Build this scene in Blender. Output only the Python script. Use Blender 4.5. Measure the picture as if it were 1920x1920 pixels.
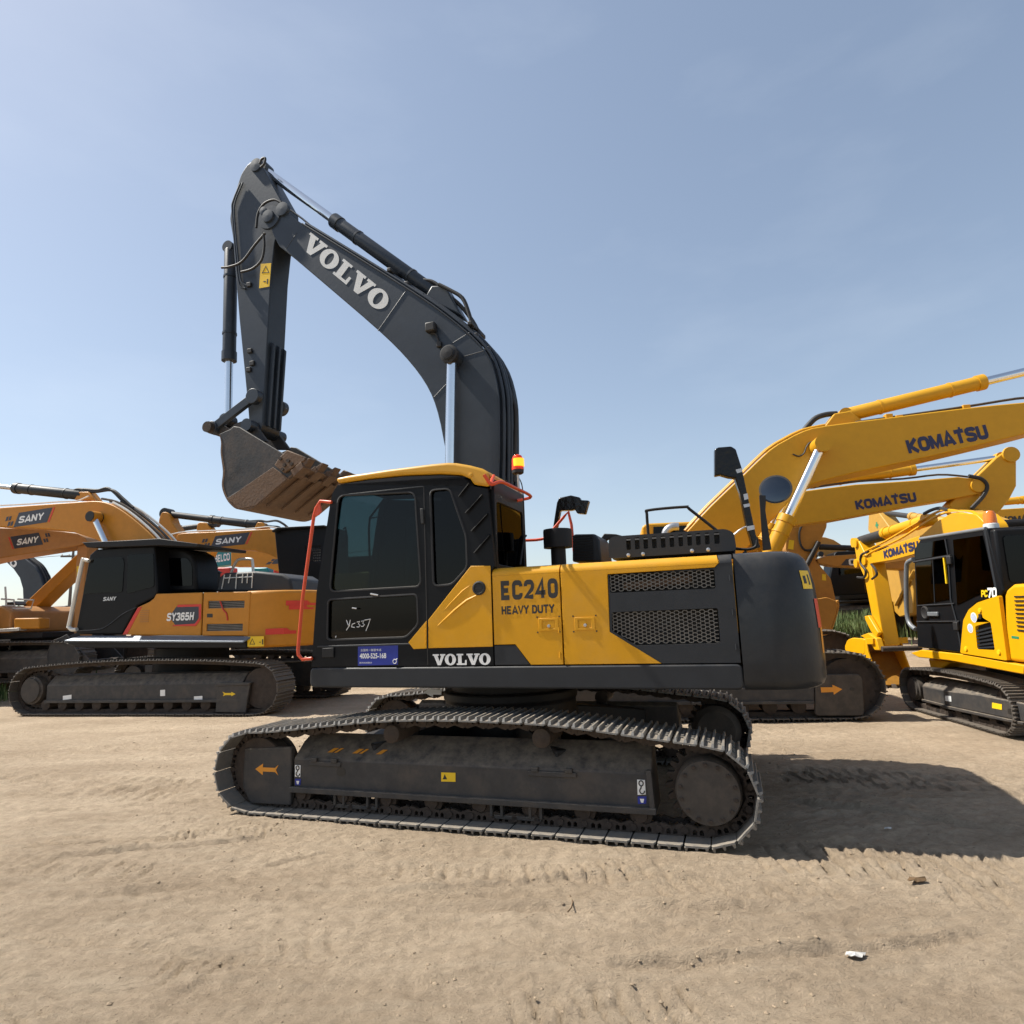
import bpy, bmesh, math, random
import numpy as np
from mathutils import Vector, Matrix
from mathutils.geometry import tessellate_polygon
random.seed(7)
R = math.radians
S = bpy.context.scene
for o in list(bpy.data.objects): bpy.data.objects.remove(o)
COL = S.collection
# ------------------------------------------------------------- camera, sky, sun, exposure
cam = bpy.data.objects.new('camera', bpy.data.cameras.new('camera')); COL.objects.link(cam); S.camera = cam
cam.data.sensor_width = 36; cam.data.lens = 22.594; cam.data.clip_end = 3000; cam.data.clip_start = .05
rows = [[0.999373, 0.005604, -0.034946], [0.035393, -0.158232, 0.986767], [0.0, 0.987386, 0.158331]]
cam.matrix_world = Matrix(((rows[0][0], rows[1][0], -rows[2][0], 0), (rows[0][1], rows[1][1], -rows[2][1], 0),
                           (rows[0][2], rows[1][2], -rows[2][2], 1.6954), (0, 0, 0, 1)))
SUN_EL, SUN_SH = 53, -13      # elevation; direction shadows run on the ground (degrees from +X)
sx, sy = -math.cos(R(SUN_SH))*math.cos(R(SUN_EL)), -math.sin(R(SUN_SH))*math.cos(R(SUN_EL))
to_sun = Vector((sx, sy, math.sin(R(SUN_EL))))
W = bpy.data.worlds.new('World'); S.world = W; W.use_nodes = True
wn = W.node_tree.nodes; wl = W.node_tree.links
sky = wn.new('ShaderNodeTexSky'); sky.sky_type = 'NISHITA'; sky.sun_disc = False
sky.sun_elevation = R(SUN_EL); sky.sun_rotation = math.atan2(sx, sy)
sky.air_density = 1.0; sky.dust_density = .8; sky.ozone_density = 1.9; sky.altitude = 20
bg = wn['Background']; bg.inputs['Strength'].default_value = .15
# very thin cloud veil over the whole dome
tc = wn.new('ShaderNodeTexCoord'); mp = wn.new('ShaderNodeMapping'); mp.inputs['Scale'].default_value = (1.6, 1.6, 4.5)
nz = wn.new('ShaderNodeTexNoise'); nz.inputs['Scale'].default_value = 1.7; nz.inputs['Detail'].default_value = 7; nz.inputs['Roughness'].default_value = .55
rp = wn.new('ShaderNodeValToRGB'); rp.color_ramp.elements[0].position = .50; rp.color_ramp.elements[1].position = .85
rp.color_ramp.elements[1].color = (.10, .10, .10, 1)
mx = wn.new('ShaderNodeMixRGB'); mx.inputs['Color2'].default_value = (4.6, 4.9, 5.2, 1)
wl.new(tc.outputs['Generated'], mp.inputs[0]); wl.new(mp.outputs[0], nz.inputs[0]); wl.new(nz.outputs[0], rp.inputs[0])
wl.new(rp.outputs[0], mx.inputs[0]); hs = wn.new('ShaderNodeHueSaturation'); hs.inputs['Saturation'].default_value = .90; hs.inputs['Value'].default_value = 1.0
gm_ = wn.new('ShaderNodeGamma'); gm_.inputs['Gamma'].default_value = .72   # evens the sky out, as haze does
wl.new(sky.outputs[0], gm_.inputs['Color']); wl.new(gm_.outputs[0], hs.inputs['Color']); wl.new(hs.outputs[0], mx.inputs[1]); wl.new(mx.outputs[0], bg.inputs[0])
sun = bpy.data.objects.new('sun', bpy.data.lights.new('sun', 'SUN')); COL.objects.link(sun)
sun.data.energy = 4.6; sun.data.angle = R(.9); sun.data.color = (1, .955, .87)
sun.rotation_euler = to_sun.to_track_quat('Z', 'Y').to_euler()
S.view_settings.view_transform = 'Standard'; S.view_settings.look = 'None'; S.view_settings.gamma = 1
S.view_settings.exposure = .70
S.view_settings.use_curve_mapping = False
S.render.engine = 'CYCLES'

# ------------------------------------------------------------- materials
MT = {}
def mat(name, col, rough=.5, metal=0., var=.12, scale=6., dust=0., dustcol=(.36, .29, .21), bump=0., bscale=60., coat=0., stain=None, stain_amt=0., stain_scale=3., spec=.5):
    m = bpy.data.materials.new(name); m.use_nodes = True; N = m.node_tree.nodes; L = m.node_tree.links
    b = N['Principled BSDF']; b.inputs['Roughness'].default_value = rough; b.inputs['Metallic'].default_value = metal
    b.inputs['Specular IOR Level'].default_value = spec; b.inputs['Coat Weight'].default_value = coat; b.inputs['Coat Roughness'].default_value = .12
    t = N.new('ShaderNodeTexCoord')
    n1 = N.new('ShaderNodeTexNoise'); n1.inputs['Scale'].default_value = scale; n1.inputs['Detail'].default_value = 6; n1.inputs['Roughness'].default_value = .65
    L.new(t.outputs['Object'], n1.inputs[0])
    r = N.new('ShaderNodeMapRange'); r.inputs[1].default_value = .3; r.inputs[2].default_value = .7
    r.inputs[3].default_value = 1-var; r.inputs[4].default_value = 1+var
    L.new(n1.outputs[0], r.inputs[0])
    c = N.new('ShaderNodeVectorMath'); c.operation = 'SCALE'; c.inputs[0].default_value = col; L.new(r.outputs[0], c.inputs['Scale'])
    cur = c.outputs[0]
    if stain:
        n3 = N.new('ShaderNodeTexNoise'); n3.inputs['Scale'].default_value = stain_scale; n3.inputs['Detail'].default_value = 8; n3.inputs['Roughness'].default_value = .7
        L.new(t.outputs['Object'], n3.inputs[0])
        q = N.new('ShaderNodeMapRange'); q.inputs[1].default_value = .46; q.inputs[2].default_value = .66; q.inputs[3].default_value = 0; q.inputs[4].default_value = stain_amt
        L.new(n3.outputs[0], q.inputs[0])
        x = N.new('ShaderNodeMixRGB'); x.inputs[2].default_value = (*stain, 1); L.new(q.outputs[0], x.inputs[0]); L.new(cur, x.inputs[1]); cur = x.outputs[0]
    if dust > 0:
        g = N.new('ShaderNodeNewGeometry'); sp = N.new('ShaderNodeSeparateXYZ'); L.new(g.outputs['Normal'], sp.inputs[0])
        q = N.new('ShaderNodeMapRange'); q.inputs[1].default_value = .05; q.inputs[2].default_value = .95; q.inputs[3].default_value = .05; q.inputs[4].default_value = 1
        L.new(sp.outputs[2], q.inputs[0])
        n2 = N.new('ShaderNodeTexNoise'); n2.inputs['Scale'].default_value = 9; n2.inputs['Detail'].default_value = 8; n2.inputs['Roughness'].default_value = .7
        L.new(t.outputs['Object'], n2.inputs[0])
        q2 = N.new('ShaderNodeMapRange'); q2.inputs[1].default_value = .32; q2.inputs[2].default_value = .68; q2.inputs[3].default_value = 0.1*dust; q2.inputs[4].default_value = dust
        L.new(n2.outputs[0], q2.inputs[0])
        mu = N.new('ShaderNodeMath'); mu.operation = 'MULTIPLY'; L.new(q.outputs[0], mu.inputs[0]); L.new(q2.outputs[0], mu.inputs[1])
        x = N.new('ShaderNodeMixRGB'); x.inputs[2].default_value = (*dustcol, 1); L.new(mu.outputs[0], x.inputs[0]); L.new(cur, x.inputs[1]); cur = x.outputs[0]
        rr = N.new('ShaderNodeMapRange'); rr.inputs[3].default_value = rough; rr.inputs[4].default_value = .9; L.new(mu.outputs[0], rr.inputs[0]); L.new(rr.outputs[0], b.inputs['Roughness'])
        rm = N.new('ShaderNodeMapRange'); rm.inputs[3].default_value = metal; rm.inputs[4].default_value = 0; L.new(mu.outputs[0], rm.inputs[0]); L.new(rm.outputs[0], b.inputs['Metallic'])
    L.new(cur, b.inputs['Base Color'])
    if bump > 0:
        n4 = N.new('ShaderNodeTexNoise'); n4.inputs['Scale'].default_value = bscale; n4.inputs['Detail'].default_value = 5
        L.new(t.outputs['Object'], n4.inputs[0])
        bp = N.new('ShaderNodeBump'); bp.inputs['Strength'].default_value = bump; bp.inputs['Distance'].default_value = .01
        L.new(n4.outputs[0], bp.inputs['Height']); L.new(bp.outputs[0], b.inputs['Normal'])
    MT[name] = m; return m
mat('yellow', (0.6384, 0.3024, 0.00504), .44, spec=.3, var=.06, dust=.14, dustcol=(.50, .36, .16), bump=.03, bscale=14, stain=(.56, .30, .06), stain_amt=.32, stain_scale=2.6)
mat('roof_yellow', (0.588, 0.294, 0.01176), .34, var=.05, dust=.2, dustcol=(.50, .38, .2))
mat('charcoal', (0.01785, 0.02082, 0.0255), .48, var=.14, dust=.16, bump=.05, bscale=120, spec=.35)
mat('boom_grey', (0.0221, 0.0306, 0.04335), .42, var=.18, dust=.14, bump=.05, bscale=25, scale=3, spec=.4)
mat('weight_grey', (.016, .019, .0235), .5, var=.2, scale=4, dust=.12, bump=.10, bscale=35, coat=.22, spec=.22, stain=(.026, .027, .028), stain_amt=.6, stain_scale=5)
mat('cab_black', (0.006375, 0.007225, 0.008925), .40, var=.1, dust=.05, spec=.16)
mat('black', (.009, .009, .010), .55, var=.1, dust=.10, spec=.3)
mat('rubber', (0.0136, 0.0136, 0.01445), .6, var=.15, dust=.12)
mat('frame_grey', (0.0289, 0.0289, 0.0306), .6, var=.25, dust=.62, bump=.14, bscale=40, stain=(.085, .064, .046), stain_amt=.45, stain_scale=3)
mat('rust_steel', (.040, .028, .021), .78, var=.4, scale=10, dust=.3, bump=.25, bscale=50)
mat('shoe_steel', (.205, .205, .20), .45, metal=.35, var=.35, scale=14, dust=.8, dustcol=(.34, .27, .19), bump=.2, bscale=45, stain=(.13, .10, .07), stain_amt=.5, stain_scale=7)
mat('shoe_far', (.09, .08, .07), .6, metal=.2, var=.25, scale=14, dust=.5, dustcol=(.30, .24, .175), bump=.15, bscale=45)
mat('hub_grey', (0.0527, 0.04505, 0.03825), .75, var=.25, dust=.2, bump=.12, bscale=40, stain=(.10, .075, .055), stain_amt=.4, stain_scale=6)
mat('bucket_dark', (0.0255, 0.0255, 0.02635), .6, var=.3, dust=.15, bump=.2, bscale=30, stain=(.085, .06, .042), stain_amt=.45, stain_scale=4)
mat('bucket_rust', (.135, .078, .043), .75, var=.3, scale=5, dust=.15, bump=.35, bscale=30, stain=(.055, .038, .030), stain_amt=.7, stain_scale=5)
mat('chrome', (.78, .79, .8), .16, metal=1., var=.03)
mat('steel', (.45, .45, .45), .35, metal=.8, var=.1)
mat('silver_pipe', (.62, .60, .55), .4, metal=.3, var=.1, dust=.2)
mat('orange_red', (0.6048, 0.063, 0.01512), .4, var=.06)
mat('white_paint', (.80, .80, .78), .5, var=.04)
mat('letter_white', (.62, .64, .64), .5, var=.06)
mat('letter_black', (.02, .018, .016), .5, var=.05)
mat('navy', (.018, .020, .07), .45, var=.06)
mat('sticker_blue', (.006, .022, .26), .4, var=.08)
mat('sticker_yellow', (.80, .52, .01), .45, var=.05)
mat('sticker_orange', (.72, .28, .02), .5, var=.08, dust=.1)
mat('sticker_red', (.60, .035, .02), .45, var=.06)
mat('sany_orange', (.50, .20, .013), .44, spec=.35, var=.07, dust=.2, dustcol=(.52, .36, .19), bump=.03, bscale=10)
mat('sany_dull', (0.3864, 0.168, 0.0378), .5, var=.1, dust=.35, dustcol=(.5, .36, .22))
mat('komatsu_yellow', (0.5712, 0.2898, 0.01176), .45, spec=.3, var=.05, dust=.10, dustcol=(.5, .38, .2), bump=.03, bscale=10)
mat('komatsu_dull', (0.4704, 0.252, 0.0294), .5, var=.07, dust=.15, dustcol=(.5, .38, .2))
mat('bright_yellow', (0.6888, 0.3444, 0.00252), .42, spec=.35, var=.04, dust=.05, dustcol=(.5, .38, .2))
mat('cat_orange', (0.42, 0.1848, 0.021), .5, var=.1, dust=.2, dustcol=(.45, .33, .18))
mat('teal', (.012, .22, .24), .45, var=.08)
mat('red_paint', (.50, .035, .02), .5, var=.1)
mat('sky_tint_panel', (.13, .16, .20), .4, metal=.2, var=.08)  # running board: the sky's reflection is put into this base colour
mat('grey_rail', (.22, .24, .26), .45, metal=.4, var=.1, dust=.2)
mat('seat_grey', (.018, .018, .02), .8, var=.2)
mat('wood_pole', (.10, .085, .075), .8, var=.2)
mat('paper', (.50, .48, .44), .8, var=.06)
mat('brown_leaf', (.12, .07, .03), .8, var=.2)
mat('grille_grey', (.15, .14, .125), .5, metal=.3, var=.2, dust=.2)
mat('radiator', (.022, .020, .018), .8, var=.3, scale=20, dust=.1)
mat('bucket_inner', (.26, .12, .012), .6, var=.25, scale=4)
mat('tape', (.55, .56, .58), .3, metal=.3, var=.1)
mat('wrap_film', (.007, .006, .006), .2, var=.4, bump=.9, bscale=14, spec=.35)
mat('mirror_face', (.5, .52, .55), .05, metal=1., var=.02)
mat('dark_mirror', (.10, .11, .12), .06, metal=1., var=.02)
mat('sticker_green', (.02, .22, .10), .5, var=.05)
mat('sticker_pale', (.45, .5, .62), .5, var=.2, scale=40)
def glassm(name, tint, gl):
    m = bpy.data.materials.new(name); m.use_nodes = True; N = m.node_tree.nodes; L = m.node_tree.links
    N.remove(N['Principled BSDF']); out = N['Material Output']
    a = N.new('ShaderNodeBsdfTransparent'); a.inputs[0].default_value = (*tint, 1)
    g = N.new('ShaderNodeBsdfGlossy'); g.inputs['Roughness'].default_value = .03; g.inputs[0].default_value = (gl, gl, gl, 1)
    f = N.new('ShaderNodeFresnel'); f.inputs[0].default_value = 1.5
    mxs = N.new('ShaderNodeMixShader'); L.new(f.outputs[0], mxs.inputs[0]); L.new(a.outputs[0], mxs.inputs[1]); L.new(g.outputs[0], mxs.inputs[2])
    L.new(mxs.outputs[0], out.inputs[0]); MT[name] = m
glassm('glass', (.17, .24, .245), .5)
glassm('clear_glass', (.72, .88, .88), .8)
glassm('dark_glass', (.07, .075, .075), .45)
def lensm(name, col, em):
    m = bpy.data.materials.new(name); m.use_nodes = True; b = m.node_tree.nodes['Principled BSDF']
    n = m.node_tree.nodes.new('ShaderNodeTexWave'); n.inputs['Scale'].default_value = 14; n.bands_direction = 'Z'
    tcx = m.node_tree.nodes.new('ShaderNodeTexCoord'); m.node_tree.links.new(tcx.outputs['Object'], n.inputs[0])
    bp = m.node_tree.nodes.new('ShaderNodeBump'); bp.inputs['Strength'].default_value = .6; m.node_tree.links.new(n.outputs[0], bp.inputs['Height']); m.node_tree.links.new(bp.outputs[0], b.inputs['Normal'])
    b.inputs['Base Color'].default_value = (*col, 1); b.inputs['Roughness'].default_value = .15
    b.inputs['Emission Color'].default_value = (*col, 1); b.inputs['Emission Strength'].default_value = em; MT[name] = m
lensm('amber_glow', (1., .30, .01), 1.3); lensm('amber_lens', (.75, .06, .01), .0); lensm('orange_lens', (.80, .20, .03), .0)

# ------------------------------------------------------------- mesh helpers
def empty(name, loc=(0, 0, 0), rz=0, label=None, cat=None, group=None):
    o = bpy.data.objects.new(name, None); COL.objects.link(o); o.location = loc; o.rotation_euler = (0, 0, rz); o.empty_display_size = .3
    tag(o, label, cat, group); return o
def tag(o, label=None, cat=None, group=None, kind=None):
    if label: o['label'] = label
    if cat: o['category'] = cat
    if group: o['group'] = group
    if kind: o['kind'] = kind
    return o
def link(name, me, m, parent=None, bevel=0., seg=2):
    o = bpy.data.objects.new(name, me); COL.objects.link(o)
    if m is not None and not me.materials: me.materials.append(MT[m])
    if parent: o.parent = parent
    if bevel:
        b = o.modifiers.new('bevel', 'BEVEL'); b.width = bevel; b.segments = seg; b.limit_method = 'ANGLE'; b.angle_limit = R(38)
    return o
def rnd(poly, r, n=4):
    "round the corners of a polygon"
    out = []; k = len(poly)
    for i in range(k):
        p0, p, p1 = Vector(poly[i-1]), Vector(poly[i]), Vector(poly[(i+1) % k])
        a, b = (p0-p), (p1-p); d = min(r, a.length*.45, b.length*.45)
        if d < 1e-4: out.append(tuple(p)); continue
        A, B = p+a.normalized()*d, p+b.normalized()*d
        for j in range(n+1):
            t = j/n; out.append(tuple(A*(1-t)**2+p*2*t*(1-t)+B*t*t))
    return out
def smooth(pts, n=6):
    "Catmull-Rom through the points"
    P = [Vector(p) for p in pts]; P = [P[0]*2-P[1]]+P+[P[-1]*2-P[-2]]; out = []
    for i in range(1, len(P)-2):
        for j in range(n):
            t = j/n; a, b, c, d = P[i-1], P[i], P[i+1], P[i+2]
            out.append(tuple(.5*((2*b)+(c-a)*t+(2*a-5*b+4*c-d)*t*t+(3*b-a-3*c+d)*t**3)))
    out.append(tuple(P[-2])); return out
class MB:
    def __init__(s): s.v = []; s.f = []
    def add(s, v, f):
        k = len(s.v); s.v += [tuple(q) for q in v]; s.f += [tuple(k+i for i in q) for q in f]; return s
    @staticmethod
    def lift(p, h, ax):
        return (p[0], h, p[1]) if ax == 'y' else (h, p[0], p[1]) if ax == 'x' else (p[0], p[1], h)
    def prism(s, poly, a, b, ax='y'):
        n = len(poly); s.add([s.lift(p, a, ax) for p in poly]+[s.lift(p, b, ax) for p in poly],
            [tuple(range(n)), tuple(range(2*n-1, n-1, -1))]+[(i, (i+1) % n, n+(i+1) % n, n+i) for i in range(n)]); return s
    def plate(s, outer, holes, a, b, ax='y'):
        loops = [outer]+holes; allp = [p for l in loops for p in l]; n = len(allp)
        tri = tessellate_polygon([[Vector((p[0], p[1], 0)) for p in l] for l in loops])
        v = [s.lift(p, a, ax) for p in allp]+[s.lift(p, b, ax) for p in allp]
        f = [tuple(t) for t in tri]+[tuple(n+i for i in t) for t in tri]; k = 0
        for l in loops:
            m = len(l); f += [(k+i, k+(i+1) % m, n+k+(i+1) % m, n+k+i) for i in range(m)]; k += m
        s.add(v, f); return s
    def sheet(s, outer, holes, h, ax='y'):
        loops = [outer]+holes; allp = [p for l in loops for p in l]
        tri = tessellate_polygon([[Vector((p[0], p[1], 0)) for p in l] for l in loops])
        s.add([s.lift(p, h, ax) for p in allp], [tuple(t) for t in tri]); return s
    def box(s, x0, x1, y0, y1, z0, z1):
        return s.prism([(x0, z0), (x1, z0), (x1, z1), (x0, z1)], y0, y1)
    def loft(s, rings, cap=True, closed=True):
        n = len(rings[0]); v = [p for r in rings for p in r]; f = []
        for i in range(len(rings)-1):
            for j in range(n if closed else n-1):
                f.append((i*n+j, i*n+(j+1) % n, (i+1)*n+(j+1) % n, (i+1)*n+j))
        if cap: f += [tuple(range(n)), tuple(range((len(rings)-1)*n, len(rings)*n))]
        s.add(v, f); return s
    def tube(s, path, r, n=8, cap=True):
        P = [Vector(p) for p in path]; rs = r if isinstance(r, (list, tuple)) else [r]*len(P); rings = []
        T = (P[1]-P[0]).normalized(); u = T.orthogonal().normalized()
        for i, p in enumerate(P):
            t = (P[min(i+1, len(P)-1)]-P[max(i-1, 0)]).normalized()
            u = (u-t*u.dot(t)).normalized(); w = t.cross(u)
            rings.append([p+(u*math.cos(2*math.pi*k/n)+w*math.sin(2*math.pi*k/n))*rs[i] for k in range(n)])
        return s.loft(rings, cap)
    def cyl(s, p0, p1, r0, r1=None, n=16):
        return s.tube([p0, p1], [r0, r0 if r1 is None else r1], n)
    def lathe(s, p0, axis, prof, n=24):
        "prof: (distance along axis, radius)"
        a = Vector(axis).normalized(); u = a.orthogonal().normalized(); w = a.cross(u); p0 = Vector(p0)
        return s.loft([[p0+a*h+(u*math.cos(2*math.pi*k/n)+w*math.sin(2*math.pi*k/n))*max(r, 1e-4) for k in range(n)] for h, r in prof])
    def mesh(s, name='m', smooth_ang=35):
        me = bpy.data.meshes.new(name); me.from_pydata(s.v, [], s.f)
        bm = bmesh.new(); bm.from_mesh(me); bmesh.ops.remove_doubles(bm, verts=bm.verts, dist=1e-5); bmesh.ops.recalc_face_normals(bm, faces=bm.faces); bm.to_mesh(me); bm.free()
        if smooth_ang:
            me.polygons.foreach_set('use_smooth', [True]*len(me.polygons)); me.set_sharp_from_angle(angle=R(smooth_ang))
        return me
    def build(s, name, m, parent=None, bevel=0., ang=35, seg=2):
        return link(name, s.mesh(name, ang), m, parent, bevel, seg)
def part(name, m, parent, poly, a, b, ax='y', bevel=.008, holes=None, seg=2):
    q = MB(); q.plate(poly, holes, a, b, ax) if holes else q.prism(poly, a, b, ax)
    return q.build(name, m, parent, bevel, seg=seg)
def tubepart(name, m, parent, path, r, n=8):
    return MB().tube(path, r, n).build(name, m, parent, ang=50)
def xyz(pts, y): return [(p[0], y, p[1]) for p in pts]
def lerp(a, b, t): return tuple(a[i]+(b[i]-a[i])*t for i in range(len(a)))
_font = {}
def text2d(body, bold=0., spacing=1.):
    k = (body, bold, spacing)
    if k not in _font:
        c = bpy.data.curves.new('t', 'FONT'); c.body = body; c.offset = bold; c.space_character = spacing; c.resolution_u = 5
        o = bpy.data.objects.new('t', c); me = bpy.data.meshes.new_from_object(o)
        v = [(q.co.x, q.co.y) for q in me.vertices]; f = [tuple(p.vertices) for p in me.polygons]
        bpy.data.objects.remove(o); bpy.data.curves.remove(c); bpy.data.meshes.remove(me)
        _font[k] = (v, f)
    return _font[k]
def place2d(name, v, f, m, parent, o, right, up, w, h, shear=0., proud=0.):
    x0 = min(p[0] for p in v); x1 = max(p[0] for p in v); y0 = min(p[1] for p in v); y1 = max(p[1] for p in v)
    o, right, up = Vector(o), Vector(right).normalized(), Vector(up).normalized(); nrm = right.cross(up)
    V = []
    for p in v:
        a, b = (p[0]-x0)/(x1-x0)-.5, (p[1]-y0)/(y1-y0)-.5
        V.append(o+right*(a*w+b*h*shear)+up*b*h+nrm*(proud+(p[2] if len(p) > 2 else 0)))
    me = bpy.data.meshes.new(name); me.from_pydata([tuple(q) for q in V], [], f)
    return link(name, me, m, parent)
def lettering(body, m, parent, o, right, up, w, h, bold=0., shear=0., spacing=1., name='lettering'):
    v, f = text2d(body, bold, spacing); return place2d(name, v, f, m, parent, o, right, up, w, h, shear)
def slab_word():
    "the five wide slab-serif letters of the maker's word mark"
    V = [(0, 1), (.62, 1), (.62, .86), (.50, .86), (.68, .34), (.86, .86), (.74, .86), (.74, 1), (1.28, 1), (1.28, .86), (1.17, .86), (.80, 0), (.50, 0), (.11, .86), (0, .86)]
    L = [(0, 1), (.66, 1), (.66, .86), (.49, .86), (.49, .15), (.80, .15), (.84, .44), (.98, .44), (.98, 0), (0, 0), (0, .14), (.14, .14), (.14, .86), (0, .86)]
    def el(rx, ry, n=28): return [(.56+rx*math.cos(2*math.pi*i/n), .5+ry*math.sin(2*math.pi*i/n)) for i in range(n)]
    x = 0; v = []; f = []
    for loops, w in (([V], 1.22), ([el(.56, .52), el(.20, .36)], 1.19), ([L], .98), ([V], 1.22), ([el(.56, .52), el(.20, .36)], 1.12)):
        k = len(v); P = [p for l in loops for p in l]; v += [(x+p[0], p[1]) for p in P]
        f += [tuple(k+i for i in t) for t in tessellate_polygon([[Vector((p[0], p[1], 0)) for p in l] for l in loops])]; x += w
    return v, f
GL = {'K': ([[(.1, 0), (.1, 1)], [(.82, 1.0), (.24, .5), (.86, 0)]], .95), 'O': ([[(.1, .3), (.1, .7), (.2, .85), (.32, .9), (.58, .9), (.7, .85), (.8, .7), (.8, .3), (.7, .15), (.58, .1), (.32, .1), (.2, .15), 0]], .95),
 'M': ([[(.1, 0), (.1, 1)], [(.1, .95), (.52, .12), (.94, .95)], [(.94, 0), (.94, 1)]], 1.12), 'A': ([[(.06, 0), (.47, .96), (.88, 0)], [(.22, .27), (.72, .27)]], .98), 'T': ([[(0, .9), (.8, .9)], [(.4, .9), (.4, 0)]], .88),
 'S': ([[(.78, .74), (.74, .84), (.62, .9), (.25, .9), (.13, .84), (.1, .74), (.14, .6), (.28, .53), (.58, .48), (.72, .4), (.76, .27), (.72, .16), (.6, .1), (.22, .1), (.1, .16), (.06, .27)]], .92),
 'U': ([[(.1, 1), (.1, .28), (.16, .15), (.3, .1), (.55, .1), (.69, .15), (.75, .28), (.75, 1)]], .93), 'N': ([[(.1, 0), (.1, 1)], [(.12, .92), (.73, .08)], [(.75, 0), (.75, 1)]], .95), 'Y': ([[(.05, 1), (.42, .48)], [(.80, 1), (.42, .48)], [(.42, .55), (.42, 0)]], .88),
 'E': ([[(.7, .9), (.1, .9), (.1, .1), (.7, .1)], [(.1, .5), (.6, .5)]], .85), 'C': ([[(.72, .68), (.72, .76), (.66, .86), (.55, .9), (.27, .9), (.16, .86), (.1, .76), (.1, .24), (.16, .14), (.27, .1), (.55, .1), (.66, .14), (.72, .24), (.72, .32)]], .88),
 '2': ([[(.1, .68), (.1, .76), (.16, .86), (.26, .9), (.54, .9), (.64, .86), (.7, .76), (.7, .62), (.64, .5), (.12, .1), (.74, .1)]], .86), '4': ([[(.54, 0), (.54, .96), (.06, .3), (.78, .3)]], .88),
 '0': ([[(.1, .26), (.1, .74), (.16, .85), (.28, .9), (.5, .9), (.62, .85), (.68, .74), (.68, .26), (.62, .15), (.5, .1), (.28, .1), (.16, .15), 0]], .86), 'H': ([[(.1, 0), (.1, 1)], [(.68, 0), (.68, 1)], [(.1, .5), (.68, .5)]], .88),
 'V': ([[(.05, 1), (.42, .06), (.8, 1)]], .9), 'D': ([[(.1, .1), (.1, .9), (.46, .9), (.62, .82), (.7, .66), (.7, .34), (.62, .18), (.46, .1), 0]], .88), 'P': ([[(.1, 0), (.1, .9), (.52, .9), (.66, .83), (.7, .68), (.66, .52), (.52, .45), (.1, .45)]], .84),
 '7': ([[(.05, .9), (.7, .9), (.3, 0)]], .8), '3': ([[(.08, .76), (.13, .86), (.24, .9), (.52, .9), (.64, .84), (.67, .7), (.62, .56), (.5, .51), (.3, .51)], [(.5, .51), (.64, .45), (.69, .3), (.65, .16), (.52, .1), (.22, .1), (.11, .15), (.06, .26)]], .84),
 '6': ([[(.68, .76), (.62, .86), (.52, .9), (.27, .9), (.16, .85), (.1, .72), (.1, .26), (.16, .15), (.28, .1), (.52, .1), (.64, .15), (.7, .28), (.68, .44), (.6, .53), (.48, .56), (.12, .54)]], .86),
 '5': ([[(.66, .9), (.13, .9), (.11, .52), (.5, .56), (.62, .52), (.7, .4), (.7, .26), (.64, .15), (.52, .1), (.22, .1), (.11, .15), (.06, .26)]], .86),
 'B': ([[(.1, .1), (.1, .9), (.46, .9), (.6, .84), (.64, .7), (.6, .57), (.46, .51), (.1, .51)], [(.46, .51), (.64, .45), (.7, .3), (.64, .16), (.46, .1), (.1, .1)]], .86), 'L': ([[(.1, 1), (.1, .1), (.66, .1)]], .8), ' ': ([], .45)}
def block(body, t=.2, gap=.0):
    "heavy sans letters built as mitred strokes"
    v = []; f = []; x0 = 0; ly = 0
    for ch in body:
        strokes, adv = GL[ch]
        for st in strokes:
            closed = st[-1] == 0; P = [Vector(p) for p in (st[:-1] if closed else st)]; n = len(P); k = len(v); ly += 1
            for i in range(n):
                a = P[i-1] if (i > 0 or closed) else None; b = P[(i+1) % n] if (i < n-1 or closed) else None
                d0 = (P[i]-a).normalized() if a is not None else (b-P[i]).normalized(); d1 = (b-P[i]).normalized() if b is not None else d0
                n0, n1 = Vector((-d0.y, d0.x)), Vector((-d1.y, d1.x)); m = (n0+n1); m = m.normalized() if m.length > .2 else n0
                m = m*min(1.6, 1/max(.3, m.dot(n0)))*t/2
                v += [(x0+P[i].x+m.x, P[i].y+m.y, .0003*(ly % 4)), (x0+P[i].x-m.x, P[i].y-m.y, .0003*(ly % 4))]
            for i in range(n if closed else n-1): j = (i+1) % n; f.append((k+2*i, k+2*i+1, k+2*j+1, k+2*j))
        x0 += adv+gap
    return v, f
def word(body, m, parent, o, right, up, w, h, t=.2, shear=0., gap=.02):
    v, f = block(body, t, gap); return place2d('lettering', v, f, m, parent, o, right, up, w, h, shear)
def komatsu_word():
    v, f = block('KOMATSU', .30, .06); x1 = max(p[0] for p in v); k = len(v); xm = x1*.665
    v += [(xm, 1.04, 0), (xm+.17, 1.04, 0), (xm+.17, 1.2, 0), (xm, 1.2, 0)]; f.append((k, k+1, k+2, k+3)); return v, f
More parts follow.
